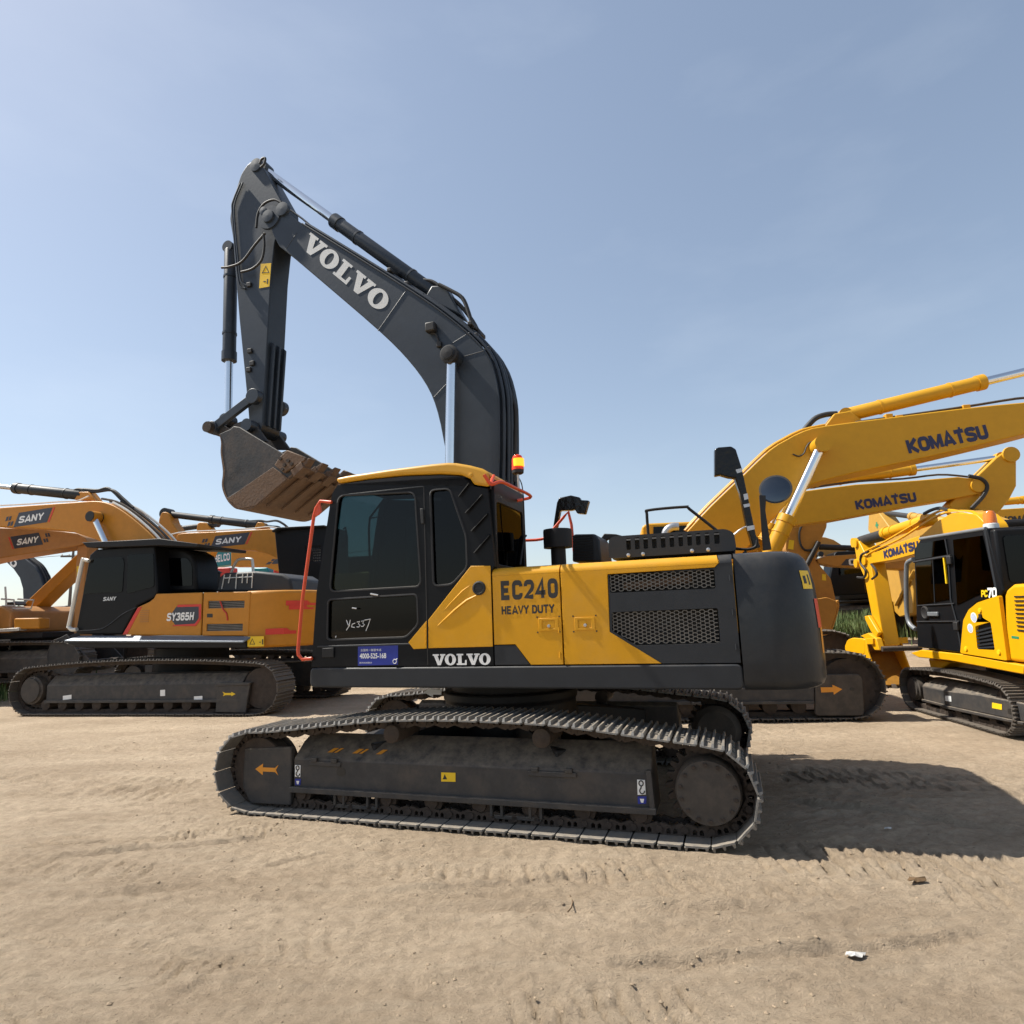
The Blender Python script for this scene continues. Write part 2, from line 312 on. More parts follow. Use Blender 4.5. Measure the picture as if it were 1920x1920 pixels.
def hyd(root, p0, p1, rb, rr, split, mb='black', mr='chrome', name='hydraulic_cylinder', n=20):
    "barrel from p0, rod to p1, eyes at both ends"
    a, b = Vector(p0), Vector(p1); d = (b-a).normalized(); Ln = (b-a).length; q = a+d*Ln*split
    m = MB(); m.lathe(a, d, [(0, rb*.8), (.04, rb), (Ln*split-.14, rb), (Ln*split-.139, rb*1.13), (Ln*split-.01, rb*1.13), (Ln*split, rb*.9)], n)
    m.cyl(a-Vector((0, rb*.9, 0)), a+Vector((0, rb*.9, 0)), rb*.95, n=n)
    for off in (.25, .75): m.lathe(a+d*Ln*split*off, d, [(0, rb), (.001, rb*1.09), (.03, rb*1.09), (.031, rb)], n)
    o = m.build(name, mb, root, ang=40)
    MB().cyl(q-d*.05, b, rr, n=n).build('rod', mr, o, ang=40)
    MB().cyl(b-Vector((0, rr*1.5, 0)), b+Vector((0, rr*1.5, 0)), rr*1.75, n=n).build('rod_eye', mb, o, ang=40)
    return o
# ------------------------------------------------------------- terrain
def vnoise(x, y, seed):
    xi, yi = np.floor(x), np.floor(y); fx, fy = x-xi, y-yi; fx = fx*fx*(3-2*fx); fy = fy*fy*(3-2*fy)
    def h(a, b):
        q = np.sin(a*127.1+b*311.7+seed*74.7)*43758.5453; return q-np.floor(q)
    return (h(xi, yi)*(1-fx)+h(xi+1, yi)*fx)*(1-fy)+(h(xi, yi+1)*(1-fx)+h(xi+1, yi+1)*fx)*fy-.5
def sstep(a, b, t):
    t = np.clip((t-a)/(b-a), 0, 1); return t*t*(3-2*t)
def rise(x, y): return .62*sstep(15.8, 19.5, y)+.35*sstep(20, 25, y)
def base_z(x, y): return float(rise(np.float64(x), np.float64(y)))
# ------------------------------------------------------------- ground sheet
def axis(a0, a1, d, lo, hi, g):
    mid = list(np.arange(a0, a1, d)); up = []; p = mid[-1]; s = d
    while p < hi: s *= g; p += s; up.append(p)
    dn = []; p = a0; s = d
    while p > lo: s *= g; p -= s; dn.append(p)
    return np.array(dn[::-1]+mid+up)
gx = axis(-3., 3.4, .021, -900, 900, 1.021); gy = np.concatenate([-np.array([60, 30, 15, 8, 4, 2, 1.])[:7], [0., .5, .9, 1.2], axis(1.4, 6.2, .021, 1.38, 1500, 1.022)[1:]])
X, Y = np.meshgrid(gx, gy)
def ground_z(X, Y):
    near = 1/(1+((X/14)**2+((Y-5)/14)**2))
    z = .030*vnoise(X*.55, Y*.8, 1)+.022*vnoise(X*1.7, Y*2.3, 2)*near**.5
    z += near*(.020*vnoise(X*4.5, Y*6.5, 3)+.018*vnoise(X*11, Y*15, 4)+.016*vnoise(X*21, Y*26, 5))
    z += near*.020*np.minimum(0, vnoise(X*2.3+.4*Y, Y*8, 8)+.22)+near*.018*np.maximum(0, vnoise(X*14, Y*18, 9)-.22)*2
    # scraped streaks running with the traffic
    z += near*.016*np.maximum(0, vnoise(X*.9, Y*9+X*.8, 6)-.12)*2
    def band(p, q, w, dep, pitch, seed, cut=.0, ang=0.):
        nonlocal z
        dx, dy = q[0]-p[0], q[1]-p[1]; L = math.hypot(dx, dy); dx /= L; dy /= L
        s = (X-p[0])*dx+(Y-p[1])*dy; t = -(X-p[0])*dy+(Y-p[1])*dx
        s2 = s+t*ang+.07*vnoise(s*1.3, t*1.3, seed+40)+.03*vnoise(s*7, t*7, seed+41)
        m = sstep(-.12, .12, s)*sstep(-.12, .12, L-s)*sstep(0, .05, w/2-np.abs(t)+.05*vnoise(s*3, t*3, seed+20))
        g = sstep(cut, cut+.3, vnoise(s*1.6, t*2.6, seed)+.9*vnoise(s*6, t*6, seed+3)+.2)*(.6+.8*(vnoise(s*9, t*9, seed+5)+.5))
        ph = np.abs(((s2/pitch) % 1)-.5)*2
        z = z-m*g*dep*1.2*sstep(.62, .88, ph)+m*g*dep*.5*sstep(.3, .62, ph)*(1-sstep(.62, .75, ph))-m*dep*.15
    for k, (p, q, w, d, pi, c, an) in enumerate(BANDS): band(p, q, w, d*.95, pi, 11+k, c-.14, an)
    # long wheel grooves
    for k, (p, q, w, d) in enumerate(LINES):
        dx, dy = q[0]-p[0], q[1]-p[1]; L = math.hypot(dx, dy); dx /= L; dy /= L
        s = (X-p[0])*dx+(Y-p[1])*dy; t = -(X-p[0])*dy+(Y-p[1])*dx+.10*np.sin(s*.9+k)+.03*vnoise(s*2.2, s*0+k, 60+k)
        m = sstep(-.2, .3, s)*sstep(-.2, .3, L-s)*sstep(-.25, .15, vnoise(s*1.1, t*.5, 70+k)+.1)
        z = z-m*d*np.exp(-(t/w)**2)+m*d*.55*np.exp(-((t-2.1*w)/w)**2)*(1+vnoise(s*12, t*12, 80+k))
    # flatten where the crawler tracks stand
    for fx, fy, fr, hw in FLATS:
        c, s_ = math.cos(fr), math.sin(fr); lx = (X-fx)*c+(Y-fy)*s_; ly = -(X-fx)*s_+(Y-fy)*c
        k = sstep(0, .5, 2.9-np.abs(lx))*sstep(0, .3, hw+.15-np.abs(ly)); z = z*(1-k)+k*(-.012+.25*z)
    return z+rise(X, Y)
_b = [(1.586,4.805),(3.086,4.341),(0.71,4.303),(1.93,4.2),(-0.085,4.648),(0.899,4.559),(-0.077,3.138),(0.744,3.051),(2.259,4.211),(2.782,3.949)]
_l = [(-4.007,5.521),(-1.958,5.693),(-3.903,5.118),(-2.202,4.723),(-6.214,8.033),(-3.563,7.31),(-2.393,3.214),(-2.206,3.326),(-1.942,3.613),(-1.507,3.438),(-1.042,4.758),(-0.103,4.627),(-1.521,3.717),(-0.096,3.847)]
_c = [(2.585,6.949),(4.459,6.179),(-7.205,9.284),(-5.139,9.847),(-5.61,7.419),(-3.544,6.942)]
_g = [(-3.912,5.452),(-1.674,5.945),(-3.512,5.242),(-1.843,5.614),(-3.368,4.443),(-2.009,4.617),(-2.321,4.601),(-1.352,5.089),(-0.931,4.247),(0.919,4.491),(-0.51,4.005),(1.559,3.978),(-2.963,3.933),(-0.792,3.614),(0.027,3.507),(2.506,3.627),(0.747,3.231),(2.347,3.352),(-2.298,3.419),(-0.448,3.102),(2.377,6.556),(4.094,5.644),(2.221,6.032),(3.64,5.032),(-6.486,8.548),(-4.16,8.792),(-4.887,6.555),(-3.043,6.688)]
LINES = [(_g[2*k], _g[2*k+1], .018+.012*(k % 3), +.026+.008*(k % 2)) for k in range(len(_g)//2)]
BANDS = [(_b[0], _b[1], .62, .034, .125, -.25, .25), (_b[2], _b[3], .30, .020, .125, .0, .3), (_b[4], _b[5], .34, .022, .125, -.05, .2), (_b[6], _b[7], .40, .024, .10, .05, .3),
         (_b[8], _b[9], .42, .018, .125, .1, .2), (_l[0], _l[1], .34, .022, .07, -.05, .2), (_l[2], _l[3], .36, .020, .125, .12, .3), (_l[4], _l[5], .55, .034, .125, .0, .4),
         (_l[6], _l[7], .4, .03, .10, .0, .5), (_l[8], _l[9], .3, .022, .10, .05, .3), (_l[10], _l[11], .24, .02, .10, -.05, .2), (_l[12], _l[13], .30, .012, .125, .15, .2),
         (_c[0], _c[1], .7, .045, .16, -.1, .5), (_c[2], _c[3], .8, .04, .19, .0, .3), (_c[4], _c[5], .6, .03, .15, .0, .3)]
FLATS = [(*(-0.082,6.976,2.8194), 1.6), (*(-7.192,14.533,2.9109), 1.7), (*(3.291,11.687,-0.1526), 1.8), (*(7.162,9.341,1.4706), 1.2)]
Z = ground_z(X, Y)
ny, nx = X.shape
me = bpy.data.meshes.new('ground'); me.vertices.add(nx*ny); me.vertices.foreach_set('co', np.stack([X, Y, Z], -1).astype(np.float32).ravel())
i = (np.arange(ny-1)[:, None]*nx+np.arange(nx-1)[None]).ravel(); quads = np.stack([i, i+1, i+nx+1, i+nx], 1)
me.loops.add(quads.size); me.loops.foreach_set('vertex_index', quads.ravel().astype(np.int32)); me.polygons.add(len(quads))
me.polygons.foreach_set('loop_start', np.arange(0, quads.size, 4, dtype=np.int32)); me.polygons.foreach_set('loop_total', np.full(len(quads), 4, dtype=np.int32))
me.polygons.foreach_set('use_smooth', np.ones(len(quads), dtype=bool)); me.update(calc_edges=True); me.validate()
def ground_mat():
    m = bpy.data.materials.new('dry_dirt'); m.use_nodes = True; N = m.node_tree.nodes; L = m.node_tree.links; b = N['Principled BSDF']
    b.inputs['Roughness'].default_value = .95; b.inputs['Specular IOR Level'].default_value = .15
    t = N.new('ShaderNodeTexCoord')
    def noise(sc, det=8, ro=.65, st=(1, 1, 1)):
        mp_ = N.new('ShaderNodeMapping'); mp_.inputs['Scale'].default_value = st; L.new(t.outputs['Object'], mp_.inputs[0])
        n = N.new('ShaderNodeTexNoise'); n.inputs['Scale'].default_value = sc; n.inputs['Detail'].default_value = det; n.inputs['Roughness'].default_value = ro; L.new(mp_.outputs[0], n.inputs[0]); return n.outputs[0]
    def ramp(src, p0, p1, c0, c1):
        r = N.new('ShaderNodeValToRGB'); r.color_ramp.elements[0].position = p0; r.color_ramp.elements[1].position = p1
        r.color_ramp.elements[0].color = (*c0, 1); r.color_ramp.elements[1].color = (*c1, 1); L.new(src, r.inputs[0]); return r.outputs[0]
    def mixc(f, a, c, blend='MIX'):
        x = N.new('ShaderNodeMixRGB'); x.blend_type = blend
        (L.new(f, x.inputs[0]) if not isinstance(f, float) else setattr(x.inputs[0], 'default_value', f)); L.new(a, x.inputs[1])
        (x.inputs.__getitem__(2).__setattr__('default_value', (*c, 1)) if isinstance(c, tuple) else L.new(c, x.inputs[2])); return x.outputs[0]
    big = ramp(noise(.45, 6, .6, (1, 2.2, 1)), .36, .64, (.382, .294, .205), (.512, .405, .292))
    fine = ramp(noise(13, 9, .72), .34, .66, (.80, .79, .77), (1.12, 1.11, 1.10))
    c = mixc(1., big, fine, 'MULTIPLY')
    streak = ramp(noise(1.1, 7, .7, (1, 6.5, 1)), .50, .66, (0, 0, 0), (.35, .35, .35))
    c = mixc(streak, c, (.50, .405, .295))
    dark = ramp(noise(2.6, 9, .75), .60, .74, (0, 0, 0), (.42, .42, .42))
    c = mixc(dark, c, (.20, .145, .098))
    speck = ramp(noise(55, 4, .6), .63, .70, (0, 0, 0), (.6, .6, .6))
    c = mixc(speck, c, (.15, .11, .08))
    crack = ramp(noise(7, 9, .8, (1, 2.6, 1)), .62, .70, (0, 0, 0), (.28, .28, .28))
    c = mixc(crack, c, (.20, .15, .105))
    L.new(c, b.inputs['Base Color'])
    h0 = noise(9, 8, .78, (1, 1.8, 1)); h1 = noise(38, 8, .75); h2 = noise(120, 4, .6)
    ad = N.new('ShaderNodeMath'); ad.operation = 'MULTIPLY_ADD'; ad.inputs[1].default_value = .35; L.new(h2, ad.inputs[0]); L.new(h1, ad.inputs[2])
    ad2 = N.new('ShaderNodeMath'); ad2.operation = 'MULTIPLY_ADD'; ad2.inputs[1].default_value = 2.2; L.new(h0, ad2.inputs[0]); L.new(ad.outputs[0], ad2.inputs[2])
    bp = N.new('ShaderNodeBump'); bp.inputs['Strength'].default_value = 1.; bp.inputs['Distance'].default_value = .022
    L.new(ad2.outputs[0], bp.inputs['Height']); L.new(bp.outputs[0], b.inputs['Normal']); MT['dirt'] = m
ground_mat()
tag(link('ground', me, 'dirt'), kind='structure')
# loose clods and pebbles, too many to count
rng = np.random.default_rng(5)
st = MB(); ico = [(0, 0, 1), (.9, 0, .3), (.28, .85, .3), (-.73, .52, .3), (-.73, -.52, .3), (.28, -.85, .3), (.6, .5, -.3), (-.3, .7, -.3), (-.8, 0, -.3), (-.3, -.7, -.3), (.6, -.5, -.3)]
icf = [(0, 1, 2), (0, 2, 3), (0, 3, 4), (0, 4, 5), (0, 5, 1), (1, 6, 2), (2, 7, 3), (2, 6, 7), (3, 8, 4), (3, 7, 8), (4, 9, 5), (4, 8, 9), (5, 10, 1), (5, 9, 10), (1, 10, 6)]
n_st = 8000; pu = rng.random(n_st); pd = 2.0*(13/2.0)**(pu**.85); pa = (rng.random(n_st)-.5)*1.55
px_, py_ = pd*np.tan(pa*.62)*1.15, pd; keep = rng.random(n_st) < .35+.65*sstep(-.05, .25, vnoise(px_*1.2, py_*1.6, 77)+.2*vnoise(px_*5, py_*5, 78)); px_, py_ = px_[keep], py_[keep]
pz_ = ground_z(px_, py_)
for x, y, z in zip(px_, py_, pz_):
    s = .0025+.011*rng.random()**6*(1+.09*y); a = rng.random()*6.28; c_, s_ = math.cos(a), math.sin(a); k = .6+.6*rng.random()
    st.add([(x+s*(q[0]*c_-q[1]*s_*k), y+s*(q[0]*s_+q[1]*c_*k), z+s*.6*q[2]) for q in ico], icf)
mat('clod', (.27, .205, .135), .95, var=.4, scale=3)
me = bpy.data.meshes.new('loose_clods'); me.from_pydata(st.v, [], st.f); tag(link('loose_clods', me, 'clod'), 'small dry clods and pebbles scattered over the dirt yard', 'pebbles', kind='stuff')

# ------------------------------------------------------------- crawler tracks
def track_path(xr, zr, rr, xf, zf, rf, top):
    P = []
    for k in range(19):
        a = R(-90-180*k/18*.93); P.append((xr+rr*math.cos(a), zr+rr*math.sin(a)))
    P += smooth(top, 8)
    for k in range(19):
        a = R(84-174*k/18); P.append((xf+rf*math.cos(a), zf+rf*math.sin(a)))
    return P
def resample(P, n):
    P = [Vector(p) for p in P]+[Vector(P[0])]; d = [0]
    for a, b in zip(P, P[1:]): d.append(d[-1]+(b-a).length)
    out = []
    for k in range(n):
        s = d[-1]*k/n; i = max(j for j in range(len(d)-1) if d[j] <= s+1e-9); t = (s-d[i])/max(d[i+1]-d[i], 1e-9); out.append(P[i].lerp(P[i+1], t))
    return out, d[-1]
def shoe_mesh(w, p, det):
    m = MB(); h = w/2
    m.prism([(-h+.02, -p*.475), (h-.02, -p*.475), (h, -p*.43), (h, p*.38), (h-.03, p*.455), (-h+.03, p*.455), (-h, p*.38), (-h, -p*.43)], -.013, 0, 'z')
    m.v = [(v[1], v[0], v[2]) for v in m.v]
    for t, hh in ((-p*.42, .028), (-p*.04, .028), (p*.33, .028)):
        m.add([(t-.012, -h, 0), (t+.012, -h, 0), (t+.006, -h+.012, hh), (t-.006, -h+.012, hh), (t-.012, h, 0), (t+.012, h, 0), (t+.006, h-.012, hh), (t-.006, h-.012, hh)],
              [(0, 1, 2, 3), (4, 5, 6, 7), (0, 1, 5, 4), (1, 2, 6, 5), (2, 3, 7, 6), (3, 0, 4, 7)])
    if det:
        for y in (-.13, -.055, .055, .13):
            for t in (-p*.27, p*.14): m.cyl((t, y, 0), (t, y, .012), .012, n=6)
    return m.mesh('track_shoe', 30)
_shoes = {}
def track(root, ymid, w, path, pitch, ms, ml, det=1, name='crawler_track'):
    n = max(8, round(resample(path, 4)[1]/pitch)); pts, Ln = resample(path, n); p = Ln/n
    ch = MB(); key = (w, round(p, 3), det, ms)
    if key not in _shoes:
        _shoes[key] = shoe_mesh(w, p, det); _shoes[key].materials.append(MT[ms])
    mats = []
    for k in range(n):
        a = (pts[k]+pts[(k+1) % n])/2; t = (pts[(k+1) % n]-pts[k]).normalized()
        nx_, nz_ = -t.y, t.x
        M4 = Matrix(((t.x, 0, nx_, a.x), (0, 1, 0, ymid), (t.y, 0, nz_, a.y), (0, 0, 0, 1))); mats.append(M4)
        for y in (-.085, .085):
            if det:
                q = MB(); out = [(-p*.56, -.06), (-p*.50, -.085), (-p*.40, -.098), (-p*.28, -.092), (0, -.075), (p*.28, -.092), (p*.40, -.098), (p*.52, -.085), (p*.58, -.06), (p*.50, -.032), (p*.40, -.014), (-p*.40, -.014), (-p*.52, -.034)]
                h1 = [(-p*.22, -.022), (-p*.06, -.022), (-p*.06, -.052), (-p*.14, -.064), (-p*.22, -.052)]; h2 = [(x+p*.26, z) for x, z in h1]
                q.plate(out, [h1, h2], y-.018, y+.018)
                q.cyl((p*.5, y-.03, -.055), (p*.5, y+.03, -.055), .026, n=8)
            else:
                q = MB().box(-p*.5, p*.5, y-.03, y+.03, -.085, -.013)
                if y > 0: q.box(-.02, .02, -.12, .12, -.07, -.02)
            ch.add([M4 @ Vector(v) for v in q.v], q.f)
    o = ch.build(name, ml, root, ang=30)
    for M4 in mats:
        s = bpy.data.objects.new('track_shoe', _shoes[key]); COL.objects.link(s); s.parent = o; s.matrix_local = M4
    return o
def gear(m, x, y0, y1, z, r, n, tooth):
    P = []
    for k in range(n):
        for da, rr in ((-.34, r-tooth), (-.16, r), (.16, r), (.34, r-tooth)):
            a = 2*math.pi*(k+da)/n; P.append((x+rr*math.cos(a), z+rr*math.sin(a)))
    m.prism(P, y0, y1)
# ------------------------------------------------------------- the main excavator
fx, fy, fr = (-0.082,6.976,2.8194)
E0 = empty('excavator', (fx, fy, 0), fr, 'black and yellow excavator in front marked EC240, its bucket raised ahead of the cab', 'excavator')
FW, UPV, BK = (1, 0, 0), (0, 0, 1), (-1, 0, 0)
# --- undercarriage
XS, ZS, XI, ZI = -2.005, .375, 2.02, .375
pth = track_path(XS, ZS, .35, XI, ZI, .35, [(-2.02, .722), (-1.56, .772), (-1.1, .825), (-.73, .852), (-.05, .866), (.45, .858), (.8, .835), (1.3, .785), (1.75, .738), (2.0, .724)])
for side in (1, -1):
    ym = side*1.295
    track(E0, ym, .60, pth, .19, 'shoe_steel', 'rust_steel', 1)
    def Y(v): return ym+side*v      # v>0 outward
    # side frame: boxed beam with a shed-roof top
    sec = [(Y(.13), .20), (Y(.13), .475), (Y(-.02), .60), (Y(-.14), .66), (Y(-.22), .62), (Y(-.22), .20)]
    fm = MB(); fm.loft([[(x, y, z) for y, z in sec] for x in (-1.60, 1.62)])
    sf = fm.build('track_frame', 'frame_grey', E0, .012)
    part('frame_ledge', 'frame_grey', sf, [(Y(.125), .188), (Y(.17), .188), (Y(.17), .235), (Y(.125), .232)], -1.62, 1.64, 'x', .006)
    part('end_plate', 'frame_grey', sf, [(-1.615, .19), (-1.575, .19), (-1.56, .50), (-1.60, .50)], Y(-.2), Y(.16), bevel=.005)
    for x in ((1.12, 1.45), (-1.02, -.62)):     # welded step strips
        sp = MB(); sp.box(x[0], x[1], Y(.125), Y(.145), .42, .458)
        for t in (x[0]+.06, x[1]-.06): sp.box(t-.03, t+.03, Y(.12), Y(.16), .455, .49)
        sp.build('step_strip', 'frame_grey', sf, .006)
    part('frame_hole', 'letter_black', sf, rnd([(1.075, .34), (1.165, .34), (1.165, .415), (1.075, .415)], .035), Y(.1285), Y(.1325), bevel=0)
    # idler guard, idler
    g = part('idler_guard', 'frame_grey', E0, rnd([(1.635, .07), (2.08, .065), (2.17, .2), (2.165, .545), (1.64, .575)], .02), Y(.09), Y(.145), bevel=.01)
    arrow = [(2.03, .37), (1.945, .42), (1.945, .388), (1.81, .388), (1.775, .415), (1.80, .37), (1.775, .325), (1.81, .352), (1.945, .352), (1.945, .32)]
    part('arrow_sticker', 'sticker_orange', g, arrow, Y(.1455), Y(.148), bevel=0)
    MB().lathe((XI, Y(-.13), ZI), (0, side, 0), [(0, .18), (.01, .27), (.05, .27), (.051, .24), (.21, .24), (.211, .27), (.25, .27), (.26, .18)], 32).build('idler', 'rust_steel', E0)
    # sprocket and final drive cap
    sp = MB(); gear(sp, XS, Y(-.04), Y(.03), ZS, .315, 23, .05); so = sp.build('sprocket', 'rust_steel', E0, .004)
    MB().lathe((XS, Y(-.30), ZS), (0, side, 0), [(0, .20), (.05, .26), (.30, .26), (.301, .235), (.47, .235), (.505, .222), (.51, .12), (.512, .001)], 40).build('final_drive', 'hub_grey', so, ang=30)
    for k in range(14):
        a = 2*math.pi*k/14+.2; MB().cyl((XS+.195*math.cos(a), Y(.19), ZS+.195*math.sin(a)), (XS+.195*math.cos(a), Y(.224), ZS+.195*math.sin(a)), .014, n=6).build('cover_bolt', 'rust_steel', so)
    # rollers
    for k in range(8):
        x = 1.55-k*.435
        MB().lathe((x, Y(-.225), .165), (0, side, 0), [(0, .05), (.01, .085), (.06, .085), (.061, .07), (.26, .07), (.261, .085), (.31, .085), (.315, .055), (.34, .05), (.345, .001)], 20).build('track_roller', 'rust_steel', E0)
    for x in (.60, -.75):
        MB().lathe((x, Y(-.26), .715), (0, side, 0), [(0, .06), (.01, .075), (.42, .075), (.43, .055), (.44, .001)], 20).build('carrier_roller', 'rust_steel', E0)
        MB().box(x-.06, x+.06, Y(-.24), Y(-.12), .6, .70).build('roller_bracket', 'frame_grey', E0, .008)
    for x in (.98, -.50):
        gm = MB()
        for dx in (-.21, -.12, .12, .21): gm.box(x+dx-.012, x+dx+.012, Y(.07), Y(.125), .09, .20)
        gm.box(x-.21, x+.21, Y(.09), Y(.115), .07, .10); gm.build('track_guard', 'frame_grey', E0, .004)
nf = [o for o in E0.children if o.name.startswith('track_frame')][0]
YF = 1.295+.1345
# stickers on the near frame
part('warning_label', 'sticker_yellow', nf, [(0.144,0.414),(0.014,0.416),(0.015,0.345),(0.145,0.342)], YF-.002, YF, bevel=0)
for cr, q in (('f', [(1.603,0.419),(1.543,0.418),(1.545,0.317),(1.601,0.318)]), ('r', [(-1.489,0.429),(-1.548,0.428),(-1.547,0.324),(-1.486,0.319)])):
    part('hook_label', 'white_paint', nf, q, YF-.002, YF, bevel=0)
    cx = sum(p[0] for p in q)/4; cz = sum(p[1] for p in q)/4; h = (max(p[1] for p in q)-min(p[1] for p in q))
    ring = [(cx+.016*math.cos(a), YF+.002, cz+h*.26+.018*math.sin(a)) for a in np.linspace(0, 6.28, 14)]
    hook = [(cx, YF+.002, cz+h*.08), (cx+.004, YF+.002, cz-h*.1)]+[(cx-.004+.018*math.cos(a), YF+.002, cz-h*.24+.02*math.sin(a)) for a in np.linspace(1.3, -3.3, 10)]
    k = MB(); k.tube(ring, .005, 5); k.tube(hook, .005, 5); k.build('hook_mark', 'letter_black', nf)
for q in ([(1.601,0.299),(1.536,0.302),(1.543,0.247),(1.596,0.244)], [(-1.485,0.308),(-1.552,0.311),(-1.546,0.258),(-1.484,0.254)]):
    part('blue_label', 'sticker_blue', nf, q, YF-.002, YF, bevel=0)
    cx = sum(p[0] for p in q)/4; cz = sum(p[1] for p in q)/4
    part('label_mark', 'white_paint', nf, [(cx+.016, cz+.01), (cx-.016, cz+.01), (cx-.008, cz-.018), (cx+.008, cz-.018)], YF+.0005, YF+.002, bevel=0)
wl_q = [(0.131,0.36),(0.111,0.401),(0.09,0.362)]
part('warning_mark', 'letter_black', nf, wl_q, YF+.0005, YF+.002, bevel=0)
for x, w in ((1.30, .05), (1.23, .03), (1.04, .05), (.97, .03), (.80, .05)):   # slanted strips on the sloping frame top
    a, b = Vector((0, 1.295+.125, .479)), Vector((0, 1.295+.005, .582)); u = (b-a)
    P0, P1 = a+u*.42, a+u*.74
    me = bpy.data.meshes.new('slope_strip'); me.from_pydata([(x, P0.y+.004, P0.z+.005), (x-w, P0.y+.004, P0.z+.005), (x-w-.05, P1.y+.004, P1.z+.005), (x-.05, P1.y+.004, P1.z+.005)], [], [(0, 1, 2, 3)])
    link('slope_strip', me, 'sticker_orange', nf)
# centre frame and swing bearing
cf = MB()
cf.lathe((0, 0, .50), (0, 0, 1), [(0, .55), (.02, .72), (.34, .68), (.36, .70), (.44, .70), (.441, .62), (.59, .62), (.60, .50)], 40)
for sxx in (1, -1):
    for syy in (1, -1):
        a, b = Vector((sxx*.35, syy*.35, .62)), Vector((sxx*1.05, syy*1.16, .46)); d = (b-a); w = Vector((-d.y, d.x, 0)).normalized()
        cf.loft([[p+w*ww+Vector((0, 0, zz)) for ww, zz in ((-.28, -.14), (.28, -.14), (.28, .14), (-.28, .14))] for p in (a, b)])
cf.build('centre_frame', 'black', E0, .02)
part('travel_arrow', 'white_paint', E0, [(.66, .98), (.56, 1.03), (.56, 1.005), (.47, 1.005), (.47, .955), (.56, .955), (.56, .93)], .70, .708, bevel=0)
# --- upper deck and skirt
part('deck_skirt', 'charcoal', E0, rnd([(1.50, 1.275), (-2.318, 1.275), (-2.318, 1.085), (1.50, 1.098)], .05, 5), 1.19, 1.372, bevel=.015)
part('deck_plate', 'black', E0, [(1.44, 1.262), (-2.30, 1.262), (-2.30, 1.10), (1.44, 1.10)], -1.36, 1.188, bevel=.02)
# --- engine house: inner core, side panels, shoulder, top
part('engine_core', 'radiator', E0, [(-.36, 1.27), (-2.31, 1.27), (-2.31, 2.03), (-.36, 2.06)], -1.30, 1.22, bevel=0)
XA, XB, XC, ZT = -.335, -.944, -2.315, 2.035
pB = [(-0.402,2.032),(-0.974,2.028),(-0.978,1.282),(-0.701,1.285),(-0.582,1.43),(-0.382,1.438)]
part('side_door', 'yellow', E0, [(XA-.006, ZT), (XB+.006, ZT)]+[(XB+.006, 1.283), (-.66, 1.283), (-.53, 1.452), (XA-.006, 1.452)], 1.33, 1.368, bevel=.004)
part('side_door_foot', 'charcoal', E0, [(XA-.006, 1.446), (-.53, 1.446), (-.655, 1.283), (XA-.006, 1.283)], 1.33, 1.366, bevel=.004)
pl = [(-1.342,1.997),(-1.334,1.536),(-1.726,1.282)]
g1 = [(-1.353,1.991),(-2.176,1.991),(-2.174,1.843),(-1.357,1.845)]; g2 = [(-1.359,1.69),(-2.177,1.694),(-2.175,1.43),(-1.54,1.424),(-1.353,1.543)]
kx = [(-2.179,2.006),(-2.331,2.117)]
yC = [(XB-.006, ZT), (kx[0][0]-.03, ZT), (kx[0][0], kx[0][1]), pl[0], pl[1], (pl[2][0], 1.283), (XB-.006, 1.283)]
ep = part('engine_door', 'yellow', E0, yC, 1.33, 1.368, bevel=.004)
dC = [(kx[0][0]-.036, ZT), (XC+.006, ZT), (XC+.006, 1.283), (pl[2][0]-.006, 1.283), (pl[1][0]-.003, pl[1][1]-.006), (pl[0][0]-.005, pl[0][1]-.006), (kx[0][0], kx[0][1]-.006)]
dp = part('grille_panel', 'charcoal', E0, dC, 1.33, 1.366, bevel=.004, holes=[rnd(g1, .015, 3), rnd(g2, .015, 3)])
def inpoly(p, poly):
    c = False; n = len(poly)
    for i in range(n):
        a, b = poly[i], poly[i-1]
        if (a[1] > p[1]) != (b[1] > p[1]) and p[0] < (b[0]-a[0])*(p[1]-a[1])/(b[1]-a[1])+a[0]: c = not c
    return c
def hexmesh(poly, cw, ch, y, t=.0045):
    m = MB(); x0 = min(p[0] for p in poly); x1 = max(p[0] for p in poly); z0 = min(p[1] for p in poly); z1 = max(p[1] for p in poly)
    def bar(a, b):
        if not (inpoly(a, poly) and inpoly(b, poly)): return
        d = Vector((b[0]-a[0], b[1]-a[1])); n = Vector((-d.y, d.x)).normalized()*t; d = d.normalized()*t*.6
        m.prism([(a[0]-d.x+n.x, a[1]-d.y+n.y), (b[0]+d.x+n.x, b[1]+d.y+n.y), (b[0]+d.x-n.x, b[1]+d.y-n.y), (a[0]-d.x-n.x, a[1]-d.y-n.y)], y-.004, y)
    j = 0; z = z0-ch
    while z < z1+ch:
        x = x0-cw+(cw*.75 if j % 2 else 0)
        while x < x1+cw:
            h = cw*.25; P = [(x-cw*.5, z), (x-h, z+ch*.5), (x+h, z+ch*.5), (x+cw*.5, z), (x+h, z-ch*.5), (x-h, z-ch*.5)]
            bar(P[0], P[1]); bar(P[1], P[2]); bar(P[2], P[3]); x += cw*1.5
        j += 1; z += ch*.5
    return m
for g in (g1, g2): hexmesh(g, .043, .029, 1.352, .0036).build('grille_mesh', 'grille_grey', dp, ang=0)
part('air_filter_duct', 'bucket_rust', dp, [(-1.45, 1.93), (-2.0, 1.97), (-2.0, 1.90), (-1.45, 1.86)], 1.24, 1.28, bevel=.02)
